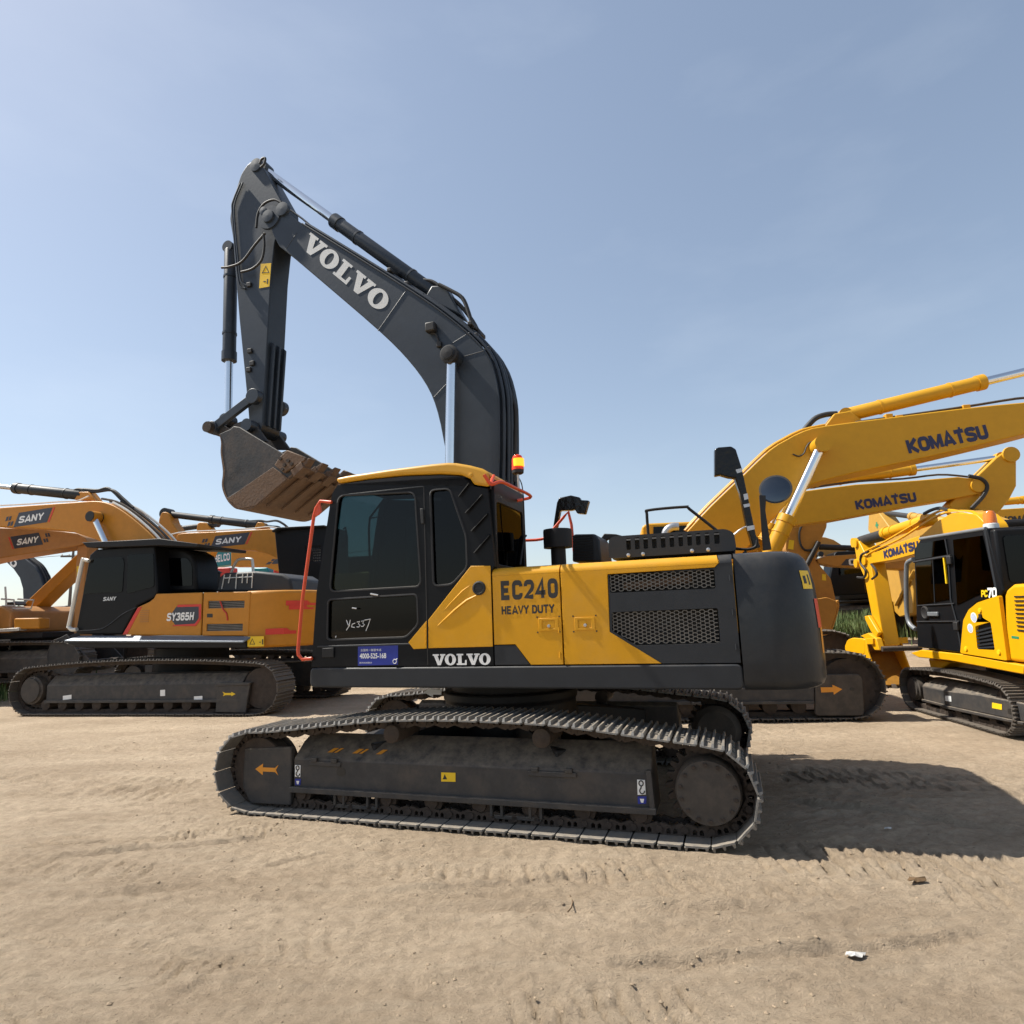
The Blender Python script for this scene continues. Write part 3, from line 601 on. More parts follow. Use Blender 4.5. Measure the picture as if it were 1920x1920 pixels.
# rounded shoulder and bonnet top, split into yellow and charcoal
def shoulder(xa0, xa1, xb0, xb1, m, name):
    "sweeps the rounded edge; a0/a1 = x limits at the bottom, b0/b1 at the top"
    sec = [(1.368, ZT)]+[(1.368-.085+.085*math.cos(a), ZT+.07*math.sin(a)) for a in np.linspace(.15, math.pi/2, 7)]+[(.5, ZT+.078), (-.6, ZT+.078), (-1.28, ZT+.07), (-1.36, ZT)]
    n = len(sec); rg = []
    for k in (0, 1):
        A, B = ((xa0, xb0), (xa1, xb1))[k]
        rg.append([(A+(B-A)*min(1, (z-ZT)/.07), y, z) for y, z in sec])
    return MB().loft(rg).build(name, m, E0, 0, ang=60)
shoulder(XA-.006, XB+.006, XA-.006, XB+.006, 'yellow', 'side_door_top')
shoulder(XB-.006, kx[0][0]-.032, XB-.006, -2.20, 'yellow', 'bonnet_top')
shoulder(kx[0][0]-.038, XC+.006, -2.206, XC+.006, 'charcoal', 'bonnet_rear')
for xh, zs_ in ((XB+.03, (1.36, 1.56)), (XC+.03, (1.40, 1.66, 1.92))):
    for zh in zs_: MB().cyl((xh, 1.3685, zh-.022), (xh, 1.3685, zh+.022), .0075, n=8).build('panel_hinge', 'yellow' if xh > -1.5 else 'charcoal', E0)
# flush latches with corner screws
for cx, zl in ([(-0.827,1.608)][0], [(-1.134,1.606)][0]):
    lt = part('door_latch', 'yellow', E0, [(cx-.085, zl-.052), (cx+.085, zl-.052), (cx+.085, zl+.052), (cx-.085, zl+.052)], 1.3685, 1.374, bevel=.004, holes=[[(cx-.055, zl-.033), (cx+.055, zl-.033), (cx+.055, zl+.033), (cx-.055, zl+.033)]])
    s = 1 if cx > -.9 else -1
    part('latch_flap', 'yellow', lt, [(cx-.052+.02*(1-s), zl-.029), (cx+.012+.02*(1-s), zl-.029), (cx+.012+.02*(1-s), zl+.029), (cx-.052+.02*(1-s), zl+.029)], 1.3685, 1.372, bevel=.002)
    MB().lathe((cx-.004, 1.372, zl-.012), (0, 1, 0), [(0, .014), (.008, .013), (.009, .001)], 12).build('latch_lock', 'steel', lt)
    for dx in (-.095, .095):
        for dz in (zl-.062, zl+.063): MB().cyl((cx+dx, 1.368, dz), (cx+dx, 1.371, dz), .007, n=8).build('latch_screw', 'letter_black', lt)
q = [(-0.423,2.007),(-0.927,2.012),(-0.917,1.815),(-0.416,1.823),(-0.419,1.786),(-0.887,1.786),(-0.875,1.703)]
sd = [o for o in E0.children if o.name == 'side_door'][0]
word('EC240', 'letter_black', sd, ((q[0][0]+q[2][0])/2, 1.3705, (q[0][1]+q[3][1])/2), BK, UPV, q[0][0]-q[1][0], q[0][1]-q[3][1], .27, gap=.14)
word('HEAVY DUTY', 'letter_black', sd, ((q[4][0]+q[5][0])/2, 1.3705, (q[4][1]+q[6][1])/2-.006), BK, UPV, q[4][0]-q[5][0], .088, .24, gap=.04)
# --- counterweight: rounded in plan, bellied in section
plan = [(XC-.008, 1.372)]
for a in np.linspace(0, math.pi/2, 11): plan.append((-2.53-.40*math.sin(a), .972+.40*math.cos(a)))
plan += [(-2.955, .62), (-2.97, .3)]
plan += [(x, -y) for x, y in plan[::-1]]
def ring(d, z):
    out = []; n = len(plan)
    for i, (x, y) in enumerate(plan):
        a, b = Vector(plan[max(i-1, 0)]), Vector(plan[min(i+1, n-1)]); t = (b-a).normalized(); nr = Vector((-t.y, t.x))
        if nr.x > 0 and abs(y) < 1.3: nr = -nr
        if i in (0, n-1): nr = Vector((0, 1 if y > 0 else -1))
        k = nr if (nr.x*(x+1.8)+nr.y*y) > 0 else -nr
        out.append((x+k.x*d, y+k.y*d, z))
    return out
cw = MB().loft([ring(*r) for r in ((-.14, 1.075), (-.06, 1.08), (-.02, 1.105), (.0, 1.15), (.004, 1.3), (-.0, 1.55), (-.018, 1.85), (-.042, 1.98), (-.07, 2.05), (-.11, 2.095), (-.17, 2.115))]).build('counterweight', 'weight_grey', E0, ang=50)
def onweight(name, m, a0, a1, z0, z1, d=.004):
    "a sticker bent round the corner of the counterweight"
    v = []; f = []; n = 8
    def at(a, z): 
        o = 0 if z < 1.55 else -.018*(z-1.55)/.3 if z < 1.85 else -.018-.024*(z-1.85)/.13
        return (-2.53-(.40+o+d)*math.sin(a), .972+(.40+o+d)*math.cos(a), z)
    for i in range(n+1):
        for z in np.linspace(z0, z1, 4): v.append(at(a0+(a1-a0)*i/n, z))
    for i in range(n):
        for j in range(3): f.append((i*4+j, i*4+j+1, i*4+j+5, i*4+j+4))
    me = bpy.data.meshes.new(name); me.from_pydata(v, [], f); return link(name, me, m, cw)
onweight('warning_label', 'sticker_yellow', R(45), R(64), 1.815, 1.955)
onweight('warning_triangle', 'letter_black', R(48), R(53), 1.855, 1.915, .0055); onweight('warning_figure', 'letter_black', R(57), R(60), 1.845, 1.925, .0055)
for k in range(2): onweight('red_reflector', 'sticker_red' if k == 0 else 'sticker_orange', R(63+k*5), R(76), 1.52-k*.19, 1.74-k*.22)
# --- vent box on the bonnet
vb = MB(); vo = rnd([(-1.305,2.149),(-1.315,2.318),(-1.357,2.34),(-2.284,2.335),(-2.347,2.3),(-2.356,2.151)], .04, 4)
hs = []
for k in range(11):
    x = 600+k*56.5; z = 648-k*3.4
    hs.append((x, z))
holes = [[(-1.464,2.314),(-1.504,2.316),(-1.501,2.214),(-1.464,2.214)],[(-1.537,2.315),(-1.577,2.317),(-1.576,2.215),(-1.537,2.213)],[(-1.61,2.314),(-1.649,2.315),(-1.648,2.214),(-1.61,2.213)],[(-1.682,2.314),(-1.721,2.315),(-1.72,2.215),(-1.682,2.213)],[(-1.756,2.314),(-1.795,2.315),(-1.793,2.214),(-1.756,2.212)],[(-1.829,2.314),(-1.867,2.315),(-1.865,2.214),(-1.828,2.213)],[(-1.902,2.314),(-1.94,2.315),(-1.937,2.216),(-1.901,2.214)],[(-1.974,2.314),(-2.012,2.315),(-2.009,2.216),(-1.973,2.215)],[(-2.044,2.314),(-2.082,2.315),(-2.079,2.217),(-2.043,2.215)],[(-2.116,2.314),(-2.153,2.315),(-2.15,2.217),(-2.114,2.216)],[(-2.19,2.313),(-2.233,2.313),(-2.229,2.217),(-2.188,2.216)]]
vb.plate(vo, [rnd(h, .01, 2) for h in holes], 1.03, 1.05); ve = vb.build('vent_box', 'charcoal', E0, .006)
part('vent_cover', 'charcoal', ve, [(x*.997-.004, z-.006) for x, z in vo], .15, .93, bevel=.03)
part('vent_top', 'charcoal', ve, [(p[0], p[1]) for p in rnd([(-1.322,2.31),(-1.357,2.335),(-2.283,2.33),(-2.341,2.3),(-2.288,2.316),(-1.377,2.32)], .004, 1)], .93, 1.03, bevel=.006)
for p in [(-1.477,2.168),(-1.602,2.17),(-2.005,2.171),(-2.135,2.173)]: MB().lathe((p[0], 1.05, p[1]), (0, 1, 0), [(0, .018), (.01, .016), (.016, .001)], 10).build('vent_bolt', 'steel', ve)
# --- precleaner, louvre box, rails, wrapped mirror on the far side
sx_ = [(-0.519,2.537),(-0.811,2.515),(-0.658,2.349),(-0.651,2.203)]
xc = (sx_[0][0]+sx_[1][0])/2; rr = (sx_[0][0]-sx_[1][0])/2
MB().lathe((xc, .3, sx_[3][1]-.08), (0, 0, 1), [(0, rr*.52), (sx_[2][1]-sx_[3][1]+.08, rr*.52), (sx_[2][1]-sx_[3][1]+.081, rr), (sx_[0][1]-sx_[3][1]+.06, rr), (sx_[0][1]-sx_[3][1]+.08, rr*.97), (sx_[0][1]-sx_[3][1]+.09, rr*.5), (sx_[0][1]-sx_[3][1]+.092, .001)], 28).build('precleaner', 'black', E0)
lo = [(-0.615,2.266),(-0.629,2.548),(-0.652,2.578),(-0.89,2.564),(-0.938,2.49),(-0.947,2.246)]
lb = part('louvre_box', 'charcoal', E0, lo, -1.2, -.5, bevel=.02)
z0, z1 = lo[0][1], lo[2][1]
for k in range(10):
    z = z0+(z1-z0)*(k+.5)/10.4; MB().box(lo[0][0]-.02, lo[0][0]-.25, -.5, -.485, z-.008, z+.006).build('louvre_slat', 'black', lb)
rl = [(0.205,2.611),(-0.119,2.607),(-0.231,2.676),(-0.479,2.921),(-0.51,2.761),(-0.531,2.304)]
tubepart('grab_rail', 'orange_red', E0, smooth([(a, -1., b) for a, b in rl[:4]], 4)+[(a, -1., b) for a, b in rl[4:]], .018)
rl2 = [(-0.264,2.741),(-0.479,2.917),(-0.273,2.51)]
mr = [(-0.168,2.796),(-0.235,3.117),(-0.269,3.18),(-0.426,3.198),(-0.543,3.16),(-0.549,3.125),(-0.66,3.109),(-0.6,2.939),(-0.495,2.956),(-0.468,3.011),(-0.416,3.003),(-0.272,3.011),(-0.22,2.792)]
wm = part('wrapped_mirror', 'wrap_film', E0, mr, -1.5, -1.4, bevel=.012)
hb = [(-0.775,2.39),(-0.792,2.604),(-0.84,2.663),(-0.928,2.653),(-0.986,2.645),(-1.062,2.62),(-1.052,2.595),(-0.924,2.595),(-0.865,2.579),(-0.811,2.388)]
part('mirror_bracket', 'black', E0, hb, -1.42, -1.35, bevel=.01)
hr = [(-1.436,2.513),(-1.434,2.795),(-1.464,2.841),(-1.875,2.844),(-1.916,2.813),(-2.19,2.547)]
tubepart('bonnet_rail', 'black', E0, smooth([(a, -.9, b) for a, b in hr], 5), .017)
tubepart('bonnet_hook_rail', 'black', E0, smooth([(a, .6, b) for a, b in [(-2.353,2.206),(-2.455,2.192),(-2.522,2.215),(-2.539,2.269)]], 4), .012)
# --- cab
YC, YD = 1.366, .42
front = [(1.22,2.993),(1.28,2.911),(1.304,2.797),(1.442,1.973),(1.487,1.287)]
rear = [(-0.188,2.842),(-0.325,2.803),(-0.367,2.123)]
wall = [(p[0], p[1]) for p in front]+[(front[-1][0], 1.282), (XA+.004, 1.282), (XA+.004, 2.08), (rear[2][0], 2.12), rear[1], rear[0]]
W1 = rnd([(1.211,2.887),(0.393,2.845),(0.343,2.014),(0.375,1.975),(1.298,1.972),(1.284,2.156)], .07, 5)
W2 = rnd([(1.316,1.9),(0.383,1.911),(0.375,1.642),(0.495,1.531),(1.321,1.525)], .045, 4)
W3 = rnd([(0.239,2.848),(0.044,2.845),(-0.107,2.4),(-0.109,2.119),(0.042,1.977),(0.22,1.976)], .05, 4)
cb = part('cab', 'cab_black', E0, wall, YC-.05, YC, bevel=.01, holes=[W1, W2, W3])
part('cab_right_wall', 'cab_black', cb, wall, YD, YD+.03, bevel=.005, holes=[rnd([(1.0, 2.0), (.3, 2.0), (.3, 2.75), (.98, 2.78)], .05)])
part('right_window', 'dark_glass', cb, rnd([(1.0, 2.0), (.3, 2.0), (.3, 2.75), (.98, 2.78)], .05), YD+.012, YD+.018, bevel=0)
part('cab_floor', 'black', cb, [(1.45, 1.278), (-.33, 1.278), (-.33, 1.33), (1.45, 1.33)], YD+.03, YC-.05, bevel=0)
def seal(poly, y, t=.012):
    return MB().tube([(p[0], y, p[1]) for p in poly]+[(poly[0][0], y, poly[0][1])], t, 6, cap=False).build('window_seal', 'rubber', cb, ang=60)
for Wp, mm in ((W1, 'glass'), (W2, 'dark_glass'), (W3, 'dark_glass')):
    part('window', mm, cb, Wp, YC-.034, YC-.028, bevel=0); seal(Wp, YC-.006)
# sliding sash bars and wiper arm behind the door glass
fr_ = [(0.736,2.819),(0.891,2.653),(0.903,2.544),(0.883,1.975),(0.79,2.658),(0.795,2.427),(0.852,2.174)]
tubepart('sash_bar', 'rubber', cb, [(a, YC-.045, b) for a, b in fr_[:4]], .010, 6)
tubepart('wiper_arm', 'rubber', cb, [(a, YC-.07, b) for a, b in (fr_[1], fr_[4], fr_[5], fr_[6])], .008, 6)
tubepart('mirror_loop', 'rubber', cb, smooth([(a, YC-.06, b) for a, b in [(1.19,2.566),(1.166,2.578),(1.157,2.48),(1.185,2.385),(1.202,2.441)]], 3), .008, 6)
# windscreen, front pillars, rear window
fp = [(p[0], p[1]) for p in front]
fm = MB()
for k in range(len(fp)-1):
    a, b = fp[k], fp[k+1]
    for y0, y1 in ((YD, YD+.07), (YC-.09, YC-.051)): fm.loft([[(a[0]-.004, y0, a[1]), (a[0]-.004, y1, a[1]), (a[0]-.07, y1, a[1]), (a[0]-.07, y0, a[1])], [(b[0]-.004, y0, b[1]), (b[0]-.004, y1, b[1]), (b[0]-.07, y1, b[1]), (b[0]-.07, y0, b[1])]])
fm.build('front_pillars', 'cab_black', cb)
v = []
for p in fp[1:]: v += [(p[0]-.02, YD+.07, p[1]), (p[0]-.02, YC-.09, p[1])]
me = bpy.data.meshes.new('windscreen'); me.from_pydata(v, [], [(2*k, 2*k+1, 2*k+3, 2*k+2) for k in range(len(fp)-2)]); link('windscreen', me, 'clear_glass', cb)
rt = [(YD, rear[2][1]-.06), (YC-.052, rear[2][1]-.06), (YC-.052, rear[1][1]+.1), (YD, rear[1][1]+.1)]
xr0 = XA-.002
wr = rnd([(YD+.07, rear[2][1]+.02), (YC-.11, rear[2][1]+.02), (YC-.10, rear[1][1]-.10), (YD+.08, rear[1][1]-.10)], .05)
part('rear_wall', 'cab_black', cb, rt, XA-.03, XA+.01, 'x', .008, holes=[wr]); part('rear_window', 'dark_glass', cb, wr, XA-.018, XA-.012, 'x', 0)
tubepart('rear_wiper', 'rubber', cb, [(XA-.04, YD+.25, rear[2][1]+.05), (XA-.04, YD+.1, rear[2][1]+.32), (XA-.04, YD+.02, rear[2][1]+.36)], .010, 6)
# seat and console inside
se = MB(); se.box(.25, .75, .62, 1.12, 1.62, 1.78); se.loft([[(.30, .64, 1.75), (.30, 1.1, 1.75), (.16, 1.1, 1.75), (.16, .64, 1.75)], [(.12, .68, 2.5), (.12, 1.06, 2.5), (.0, 1.06, 2.5), (.0, .68, 2.5)]]); se.box(.3, .7, .7, 1.05, 1.33, 1.62)
se.build('seat', 'seat_grey', cb, .04)
# pressed louvres on the quarter panel
for qd in ([(-0.039,2.767),(-0.07,2.774),(-0.159,2.874),(-0.143,2.879)],[(-0.097,2.61),(-0.136,2.624),(-0.28,2.758),(-0.264,2.765)],[(-0.148,2.443),(-0.189,2.458),(-0.324,2.586),(-0.311,2.595)],[(-0.17,2.249),(-0.211,2.267),(-0.337,2.393),(-0.327,2.406)]):
    c0 = [(p[0], YC+.0015, p[1]) for p in qd]; mid = [lerp(qd[0], qd[1], .5), lerp(qd[3], qd[2], .5)]
    MB().loft([[c0[0], (mid[0][0], YC+.035, mid[0][1]-.02), c0[1]], [c0[3], (mid[1][0], YC+.035, mid[1][1]-.02), c0[2]]]).build('pressed_louvre', 'cab_black', cb, .003)
# door outline, handle, hinge, yellow lower panels
dl = [(0.301,2.893),(0.279,1.68),(0.285,1.28)]
part('door_gap', 'letter_black', cb, [(dl[0][0]+.004, dl[0][1]), (dl[0][0]-.004, dl[0][1]), (dl[2][0]-.004, 1.29), (dl[2][0]+.004, 1.29)], YC+.0005, YC+.002, bevel=0)
part('door_hinge', 'rubber', cb, [(0.334,2.683),(0.302,2.681),(0.297,2.54),(0.326,2.543)], YC, YC+.02, bevel=.005)
part('door_top_line', 'charcoal', cb, [(1.095,2.893),(0.301,2.893),(0.301,2.882),(1.095,2.878)], YC+.001, YC+.006, bevel=.002)
yd = [(0.287,1.674),(0.291,1.432),(0.419,1.429),(0.469,1.488)]
part('door_corner', 'yellow', cb, yd, YC+.001, YC+.009, bevel=.003)
yp = [(-0.148,2.133),(-0.369,2.124),(-0.358,1.437),(0.274,1.434),(0.27,1.679)]
lp = part('cab_side_panel', 'yellow', cb, [yp[0], (XA+.004, yp[1][1]), (XA+.004, yp[2][1]), yp[3], yp[4]], YC+.001, YC+.010, bevel=.004)
bt = MB(); tp = [(0.207,1.605),(0.122,1.669),(0.01,1.759),(-0.102,1.836),(-0.184,1.87),(-0.245,1.879)]; tp2 = [(0.149,1.726),(0.05,1.817),(-0.063,1.919),(-0.174,1.989)]
bt.tube([(a, YC+.006, b) for a, b in tp], [.003, .010, .013, .013, .010, .004], 6); bt.build('pressed_rib', 'yellow', lp, ang=60)
bt = MB(); bt.tube([(a, YC+.006, b) for a, b in tp2], [.003, .008, .008, .003], 6); bt.build('pressed_rib', 'yellow', lp, ang=60)
lk = [(-0.221,1.936),(-0.164,1.939)]
MB().lathe((lk[0][0], YC+.008, lk[0][1]), (0, 1, 0), [(0, .062), (.012, .060), (.018, .050), (.018, .045), (.010, .040), (.010, .001)], 28).build('fuel_cap', 'rubber', lp)
part('cap_slot', 'letter_black', lp, [(lk[0][0]-.03, lk[0][1]-.006), (lk[0][0]+.03, lk[0][1]-.006), (lk[0][0]+.03, lk[0][1]+.006), (lk[0][0]-.03, lk[0][1]+.006)], YC+.019, YC+.022, bevel=0)
for p in [(0.296,1.636),(0.297,1.58),(0.298,1.529),(0.298,1.486)]: MB().cyl((p[0], YC+.009, p[1]-.012), (p[0], YC+.009, p[1]+.012), .007, n=8).build('hinge_knuckle', 'yellow', cb)
dh = [(0.812,1.926),(0.849,1.933),(0.77,1.917)]; MB().tube([(dh[1][0], YC+.012, dh[1][1]), (dh[2][0], YC+.012, dh[2][1])], .009, 8).build('door_handle', 'steel', cb)
lb2 = [(1.025,1.808),(1.048,1.812),(1.001,1.805)]; MB().tube([(lb2[1][0], YC+.004, lb2[1][1]), (lb2[2][0], YC+.004, lb2[2][1])], .007, 8).build('window_catch', 'steel', cb)
gb = [(1.02,1.815),(0.83,1.785),(0.591,1.782),(0.395,1.788)]; tubepart('inner_rail', 'charcoal', cb, smooth([(a, YC-.05, b) for a, b in gb], 4), .008, 6)
part('lower_latch', 'black', cb, [(1.364,1.454),(1.238,1.456),(1.238,1.367),(1.363,1.366)], YC+.001, YC+.016, bevel=.006)
part('sill_line', 'charcoal', cb, [(1.422,1.475),(0.421,1.482),(0.407,1.466),(1.422,1.459)], YC+.001, YC+.008, bevel=.003)
# words and stickers on the cab
q = [(0.988,1.467),(0.576,1.467),(0.578,1.295),(0.987,1.29)]
bs = part('hotline_sticker', 'sticker_blue', cb, q, YC+.001, YC+.0025, bevel=0)
cx = (q[0][0]+q[1][0])/2; cz = (q[0][1]+q[2][1])/2; w_ = q[0][0]-q[1][0]; h_ = q[0][1]-q[2][1]
lettering('4000-525-168', 'white_paint', bs, (cx+w_*.12, YC+.004, cz-.005), BK, UPV, w_*.66, h_*.27, .02)
lettering('全国统一客服专线', 'white_paint', bs, (cx+w_*.17, YC+.004, cz+h_*.27), BK, UPV, w_*.52, h_*.13)
lettering('提供机械服务', 'white_paint', bs, (cx+w_*.3, YC+.004, cz-h_*.38), BK, UPV, w_*.32, h_*.08)
rg = [(cx-w_*.42+.018*math.cos(a), YC+.004, cz-h_*.33+.018*math.sin(a)) for a in np.linspace(0, 6.28, 16)]
k = MB(); k.tube(rg, .0035, 5); k.tube([(cx-w_*.42-.013, YC+.004, cz-h_*.33+.013), (cx-w_*.42-.026, YC+.004, cz-h_*.33+.026)], .0035, 5); k.build('ring_arrow_mark', 'white_paint', bs)
v, f = slab_word(); q = [(0.235,1.366),(-0.306,1.373),(-0.304,1.303),(0.236,1.296)]
place2d('lettering', v, f, 'white_paint', cb, ((q[0][0]+q[1][0])/2, YC+.003, (q[0][1]+q[2][1])/2), BK, UPV, q[0][0]-q[1][0], .098)
# chalk number on the lower glass, stroke by stroke
ck = MB()
for s in ([(1.128,1.703),(1.108,1.658),(1.092,1.654)],[(1.086,1.704),(1.101,1.645),(1.128,1.61)],[(1.035,1.674),(1.066,1.664),(1.074,1.64),(1.04,1.634)],[(1.015,1.682),(0.988,1.688),(1,1.665),(0.982,1.654),(0.997,1.636),(1.018,1.639)],[(0.969,1.687),(0.942,1.693),(0.954,1.669),(0.936,1.657),(0.951,1.641),(0.972,1.643)],[(0.936,1.697),(0.875,1.705),(0.896,1.652),(0.921,1.599)],[(1.244,1.547),(1.239,1.562)]):
    ck.tube([(a, YC-.025, b) for a, b in s], .0042, 5)
ck.build('chalk_number', 'white_paint', cb)
# --- cab roof, roof rail, beacon
rp_ = [(1.237,3.061),(1.1,3.072),(0.662,3.085),(0.213,3.089),(0.054,3.085),(-0.025,3.073),(-0.158,3.037),(-0.276,2.995),(-0.343,2.945),(-0.346,2.818),(-0.195,2.851),(-0.158,2.911),(-0.072,2.956),(0.127,2.987),(0.51,3.014),(0.879,3.018),(1.216,3.007)]
ro = part('cab_roof', 'roof_yellow', E0, rp_, YD-.03, YC+.015, bevel=.028, seg=4)
part('roof_gasket', 'rubber', ro, [(p[0]*.99-.002, p[1]-.012) for p in rp_[8:]]+[(rp_[8][0], rp_[8][1]-.03)], YD, YC-.004, bevel=0)
kb = [(-0.171,2.944),(-0.143,2.947)]; MB().lathe((kb[0][0], YC+.012, kb[0][1]), (0, 1, 0), [(0, .022), (.01, .02), (.014, .001)], 14).build('roof_bolt', 'roof_yellow', ro)
rr_ = [(1.568,2.889),(1.53,2.808),(1.393,2.849),(1.102,2.862),(0.504,2.865),(0.668,2.804)]
ra = [(-.36, 1.30, 2.93), (-.42, *rr_[1]), (-.46, *rr_[2]), (-.46, *rr_[3]), (-.46, *rr_[4]), (-.36, *rr_[5])]
tubepart('roof_rail', 'orange_red', E0, smooth(ra, 5), .016)
tubepart('roof_rail_stub', 'orange_red', E0, [(-.37, rr_[0][0], rr_[0][1]), (-.41, rr_[1][0], rr_[1][1])], .016)
bc = [(0.867,3.195),(0.884,3.043),(0.836,3.003),(0.826,2.899),(1.065,3.068)]
bx, by = -.45, bc[0][0]
be = MB().lathe((bx, by, bc[1][1]-.02), (0, 0, 1), [(0, .04), (.01, .055), (.045, .058), (.046, .052)], 20).build('beacon', 'rubber', E0)
br = .058; hB = bc[0][1]-bc[1][1]
MB().lathe((bx, by, bc[1][1]+.02), (0, 0, 1), [(0, br*1.02), (hB*.15, br), (hB*.7, br*.95), (hB*.92, br*.7), (hB, br*.3), (hB+.004, .001)], 24).build('beacon_lens', 'amber_lens', be)
MB().lathe((bx-.012, by+.012, bc[1][1]+.05), (0, 0, 1), [(0, .001), (.001, br*.93), (hB*.5, br*.93), (hB*.501, .001)], 24).build('beacon_lamp', 'amber_glow', be)
MB().cyl((bx, by, bc[1][1]-.02), (bx, by-.01, bc[3][1]-.05), .012, n=8).build('beacon_post', 'steel', be)
tubepart('beacon_cable', 'rubber', be, smooth([(bx, by, bc[2][1]), (bx-.02, by-.06, bc[3][1]), (bx-.02, by-.08, 2.6), (bx, by-.10, 2.2)], 5), .006, 6)
# --- front handrail of the cab door
hp = [(1.272,2.825),(1.396,2.846),(1.446,2.781),(1.47,2.698),(1.584,1.911),(1.624,1.444),(1.619,1.398),(1.573,1.354),(1.468,1.362)]
fh = tubepart('front_handrail', 'orange_red', E0, [(a, YC+.02, b) for a, b in hp], .0165, 10)
hf = [(1.403,2.841),(1.384,2.747),(1.413,2.714),(1.462,2.7),(1.446,2.781)]; part('rail_gusset', 'orange_red', fh, hf, YC+.008, YC+.030, bevel=.002)
# --- boom
BY, BW = -.10, .28
top = [(2.877,7.085),(2.749,6.958),(2.58,6.8),(2.199,6.497),(1.433,5.881),(0.841,5.392),(0.505,5.083),(0.205,4.765),(0.046,4.506),(-0.032,4.162),(-0.038,3.856),(-0.021,3.357)]
bot = [(0.613,3.53),(0.705,3.998),(0.834,4.335),(1.082,4.7),(1.459,5.122),(2.191,5.848),(2.735,6.381),(2.934,6.564),(3.037,6.753),(3.099,6.922)]
bpoly = smooth(top, 3)[:-1]+[top[-1], (.03, 2.6), (.16, 1.85), (.30, 1.66), (.46, 1.70), (.56, 2.0), (.60, 2.7)]+smooth(bot[:7], 3)[:-1]+bot[6:]
bpin = [(3.093,7.011),(2.886,7.074),(3.191,7.126)]
bpoly += [(bpin[0][0]+.12, bpin[0][1]-.02), (bpin[0][0]+.10, bpin[0][1]+.10), (bpin[0][0], bpin[0][1]+.14)]
boom = part('boom', 'boom_grey', E0, bpoly, BY-BW, BY+BW, bevel=.012)
YB = BY+BW
for x in (YB+.001, BY-BW-.001):     # fork cheeks with pin bosses
    d = 1 if x > BY else -1
    MB().lathe((bpin[0][0], x-d*.01, bpin[0][1]), (0, d, 0), [(0, .17), (.03, .165), (.031, .09), (.06, .085), (.065, .001)], 28).build('pin_boss', 'boom_grey', boom)
MB().lathe((bpin[1][0], YB-.02, bpin[1][1]), (0, 1, 0), [(0, .10), (.05, .095), (.055, .001)], 24).build('pin_boss', 'boom_grey', boom)
MB().lathe((bpin[2][0], YB-.02, bpin[2][1]), (0, 1, 0), [(0, .06), (.045, .055), (.05, .001)], 24).build('pin_boss', 'boom_grey', boom)
for s in ([(1.073,5.581),(1.471,5.12)],[(2.66,6.689),(2.821,6.5)],[(0.289,4.887),(0.534,4.78)],[(0.101,4.641),(0.362,4.612)],[(0.747,4.183),(0.566,4.336)]):
    tubepart('weld_seam', 'boom_grey', boom, [(a, YB-.001, b) for a, b in s], .005, 6)
edge = smooth(top[2:], 4); tubepart('flange_edge', 'boom_grey', boom, [(a, YB+.004, b) for a, b in edge], .010, 6)
v, f = slab_word(); q = [(2.39,6.431),(1.488,5.558),(2.577,6.619),(1.349,5.409),(1.593,5.654),(1.409,5.848)]
dv = (Vector(q[1])-Vector(q[0])); Lw = (Vector(q[3])-Vector(q[2])).length; d3 = Vector((dv.x, 0, dv.y)).normalized(); up3 = Vector((0, 1, 0)).cross(d3)
if up3.z < 0: up3 = -up3
place2d('lettering', v, f, 'letter_white', boom, ((q[0][0]+q[1][0])/2, YB+.003, (q[0][1]+q[1][1])/2), d3, up3, Lw*.95, .24)
# work lamp on the boom side
lq = [(0.746,5.005),(0.69,4.919),(0.659,4.805)]; MB().box(lq[0][0]-.06, lq[0][0]+.06, YB, YB+.09, lq[0][1]-.05, lq[0][1]+.06).build('work_lamp', 'rubber', boom, .015)
tubepart('lamp_cable', 'rubber', boom, smooth([(lq[0][0], YB+.02, lq[0][1]-.05), (lq[1][0], YB+.02, lq[1][1]), (lq[2][0], YB+.015, lq[2][1])], 4), .012, 6)
MB().box(lq[2][0]-.03, lq[2][0]+.03, YB, YB+.04, lq[2][1]-.04, lq[2][1]+.03).build('lamp_socket', 'rubber', boom, .01)
# pipes along the back of the boom
bk = [Vector((p[0], p[1])) for p in smooth(top[2:], 3)]+[Vector((.02, 2.6)), Vector((.12, 2.0))]
for yy, off, rr2, st_ in ((BY+.23, .035, .020, 0), (BY+.15, .06, .024, 6), (BY+.05, .06, .024, 8), (BY-.1, .06, .022, 8), (BY-.2, .05, .02, 2)):
    P = []
    for k in range(st_, len(bk)):
        a, b = bk[max(k-1, 0)], bk[min(k+1, len(bk)-1)]; t = (b-a).normalized(); nr = Vector((t.y, -t.x)); nr = nr if nr.x < .2 or nr.y > 0 else -nr
        if nr.y < -.3: nr = -nr
        if k > len(bk)*.55 and nr.x > 0: nr = -nr
        P.append((bk[k].x+nr.x*off, yy, bk[k].y+nr.y*off))
    tubepart('hydraulic_pipe', 'boom_grey', boom, P, rr2, 8)
for s, yy in (([(0.713,5.623),(0.574,5.525),(0.415,5.391),(0.34,5.195),(0.289,4.984)],.06), ([(1.072,5.803),(0.926,5.777),(0.807,5.712),(0.644,5.528),(0.485,5.359),(0.33,5.126),(0.245,4.932)],-.05), ([(0.096,4.708),(0.015,4.52),(-0.102,4.139),(-0.138,3.965),(-0.11,3.511),(-0.087,3.166)],-.1), ([(0.182,4.81),(0.079,4.574),(-0.021,4.3),(-0.085,3.972),(-0.068,3.516),(-0.036,3.212)],.02)):
    tubepart('hose', 'rubber', boom, smooth([(a, yy, b) for a, b in s], 4), .024, 8)
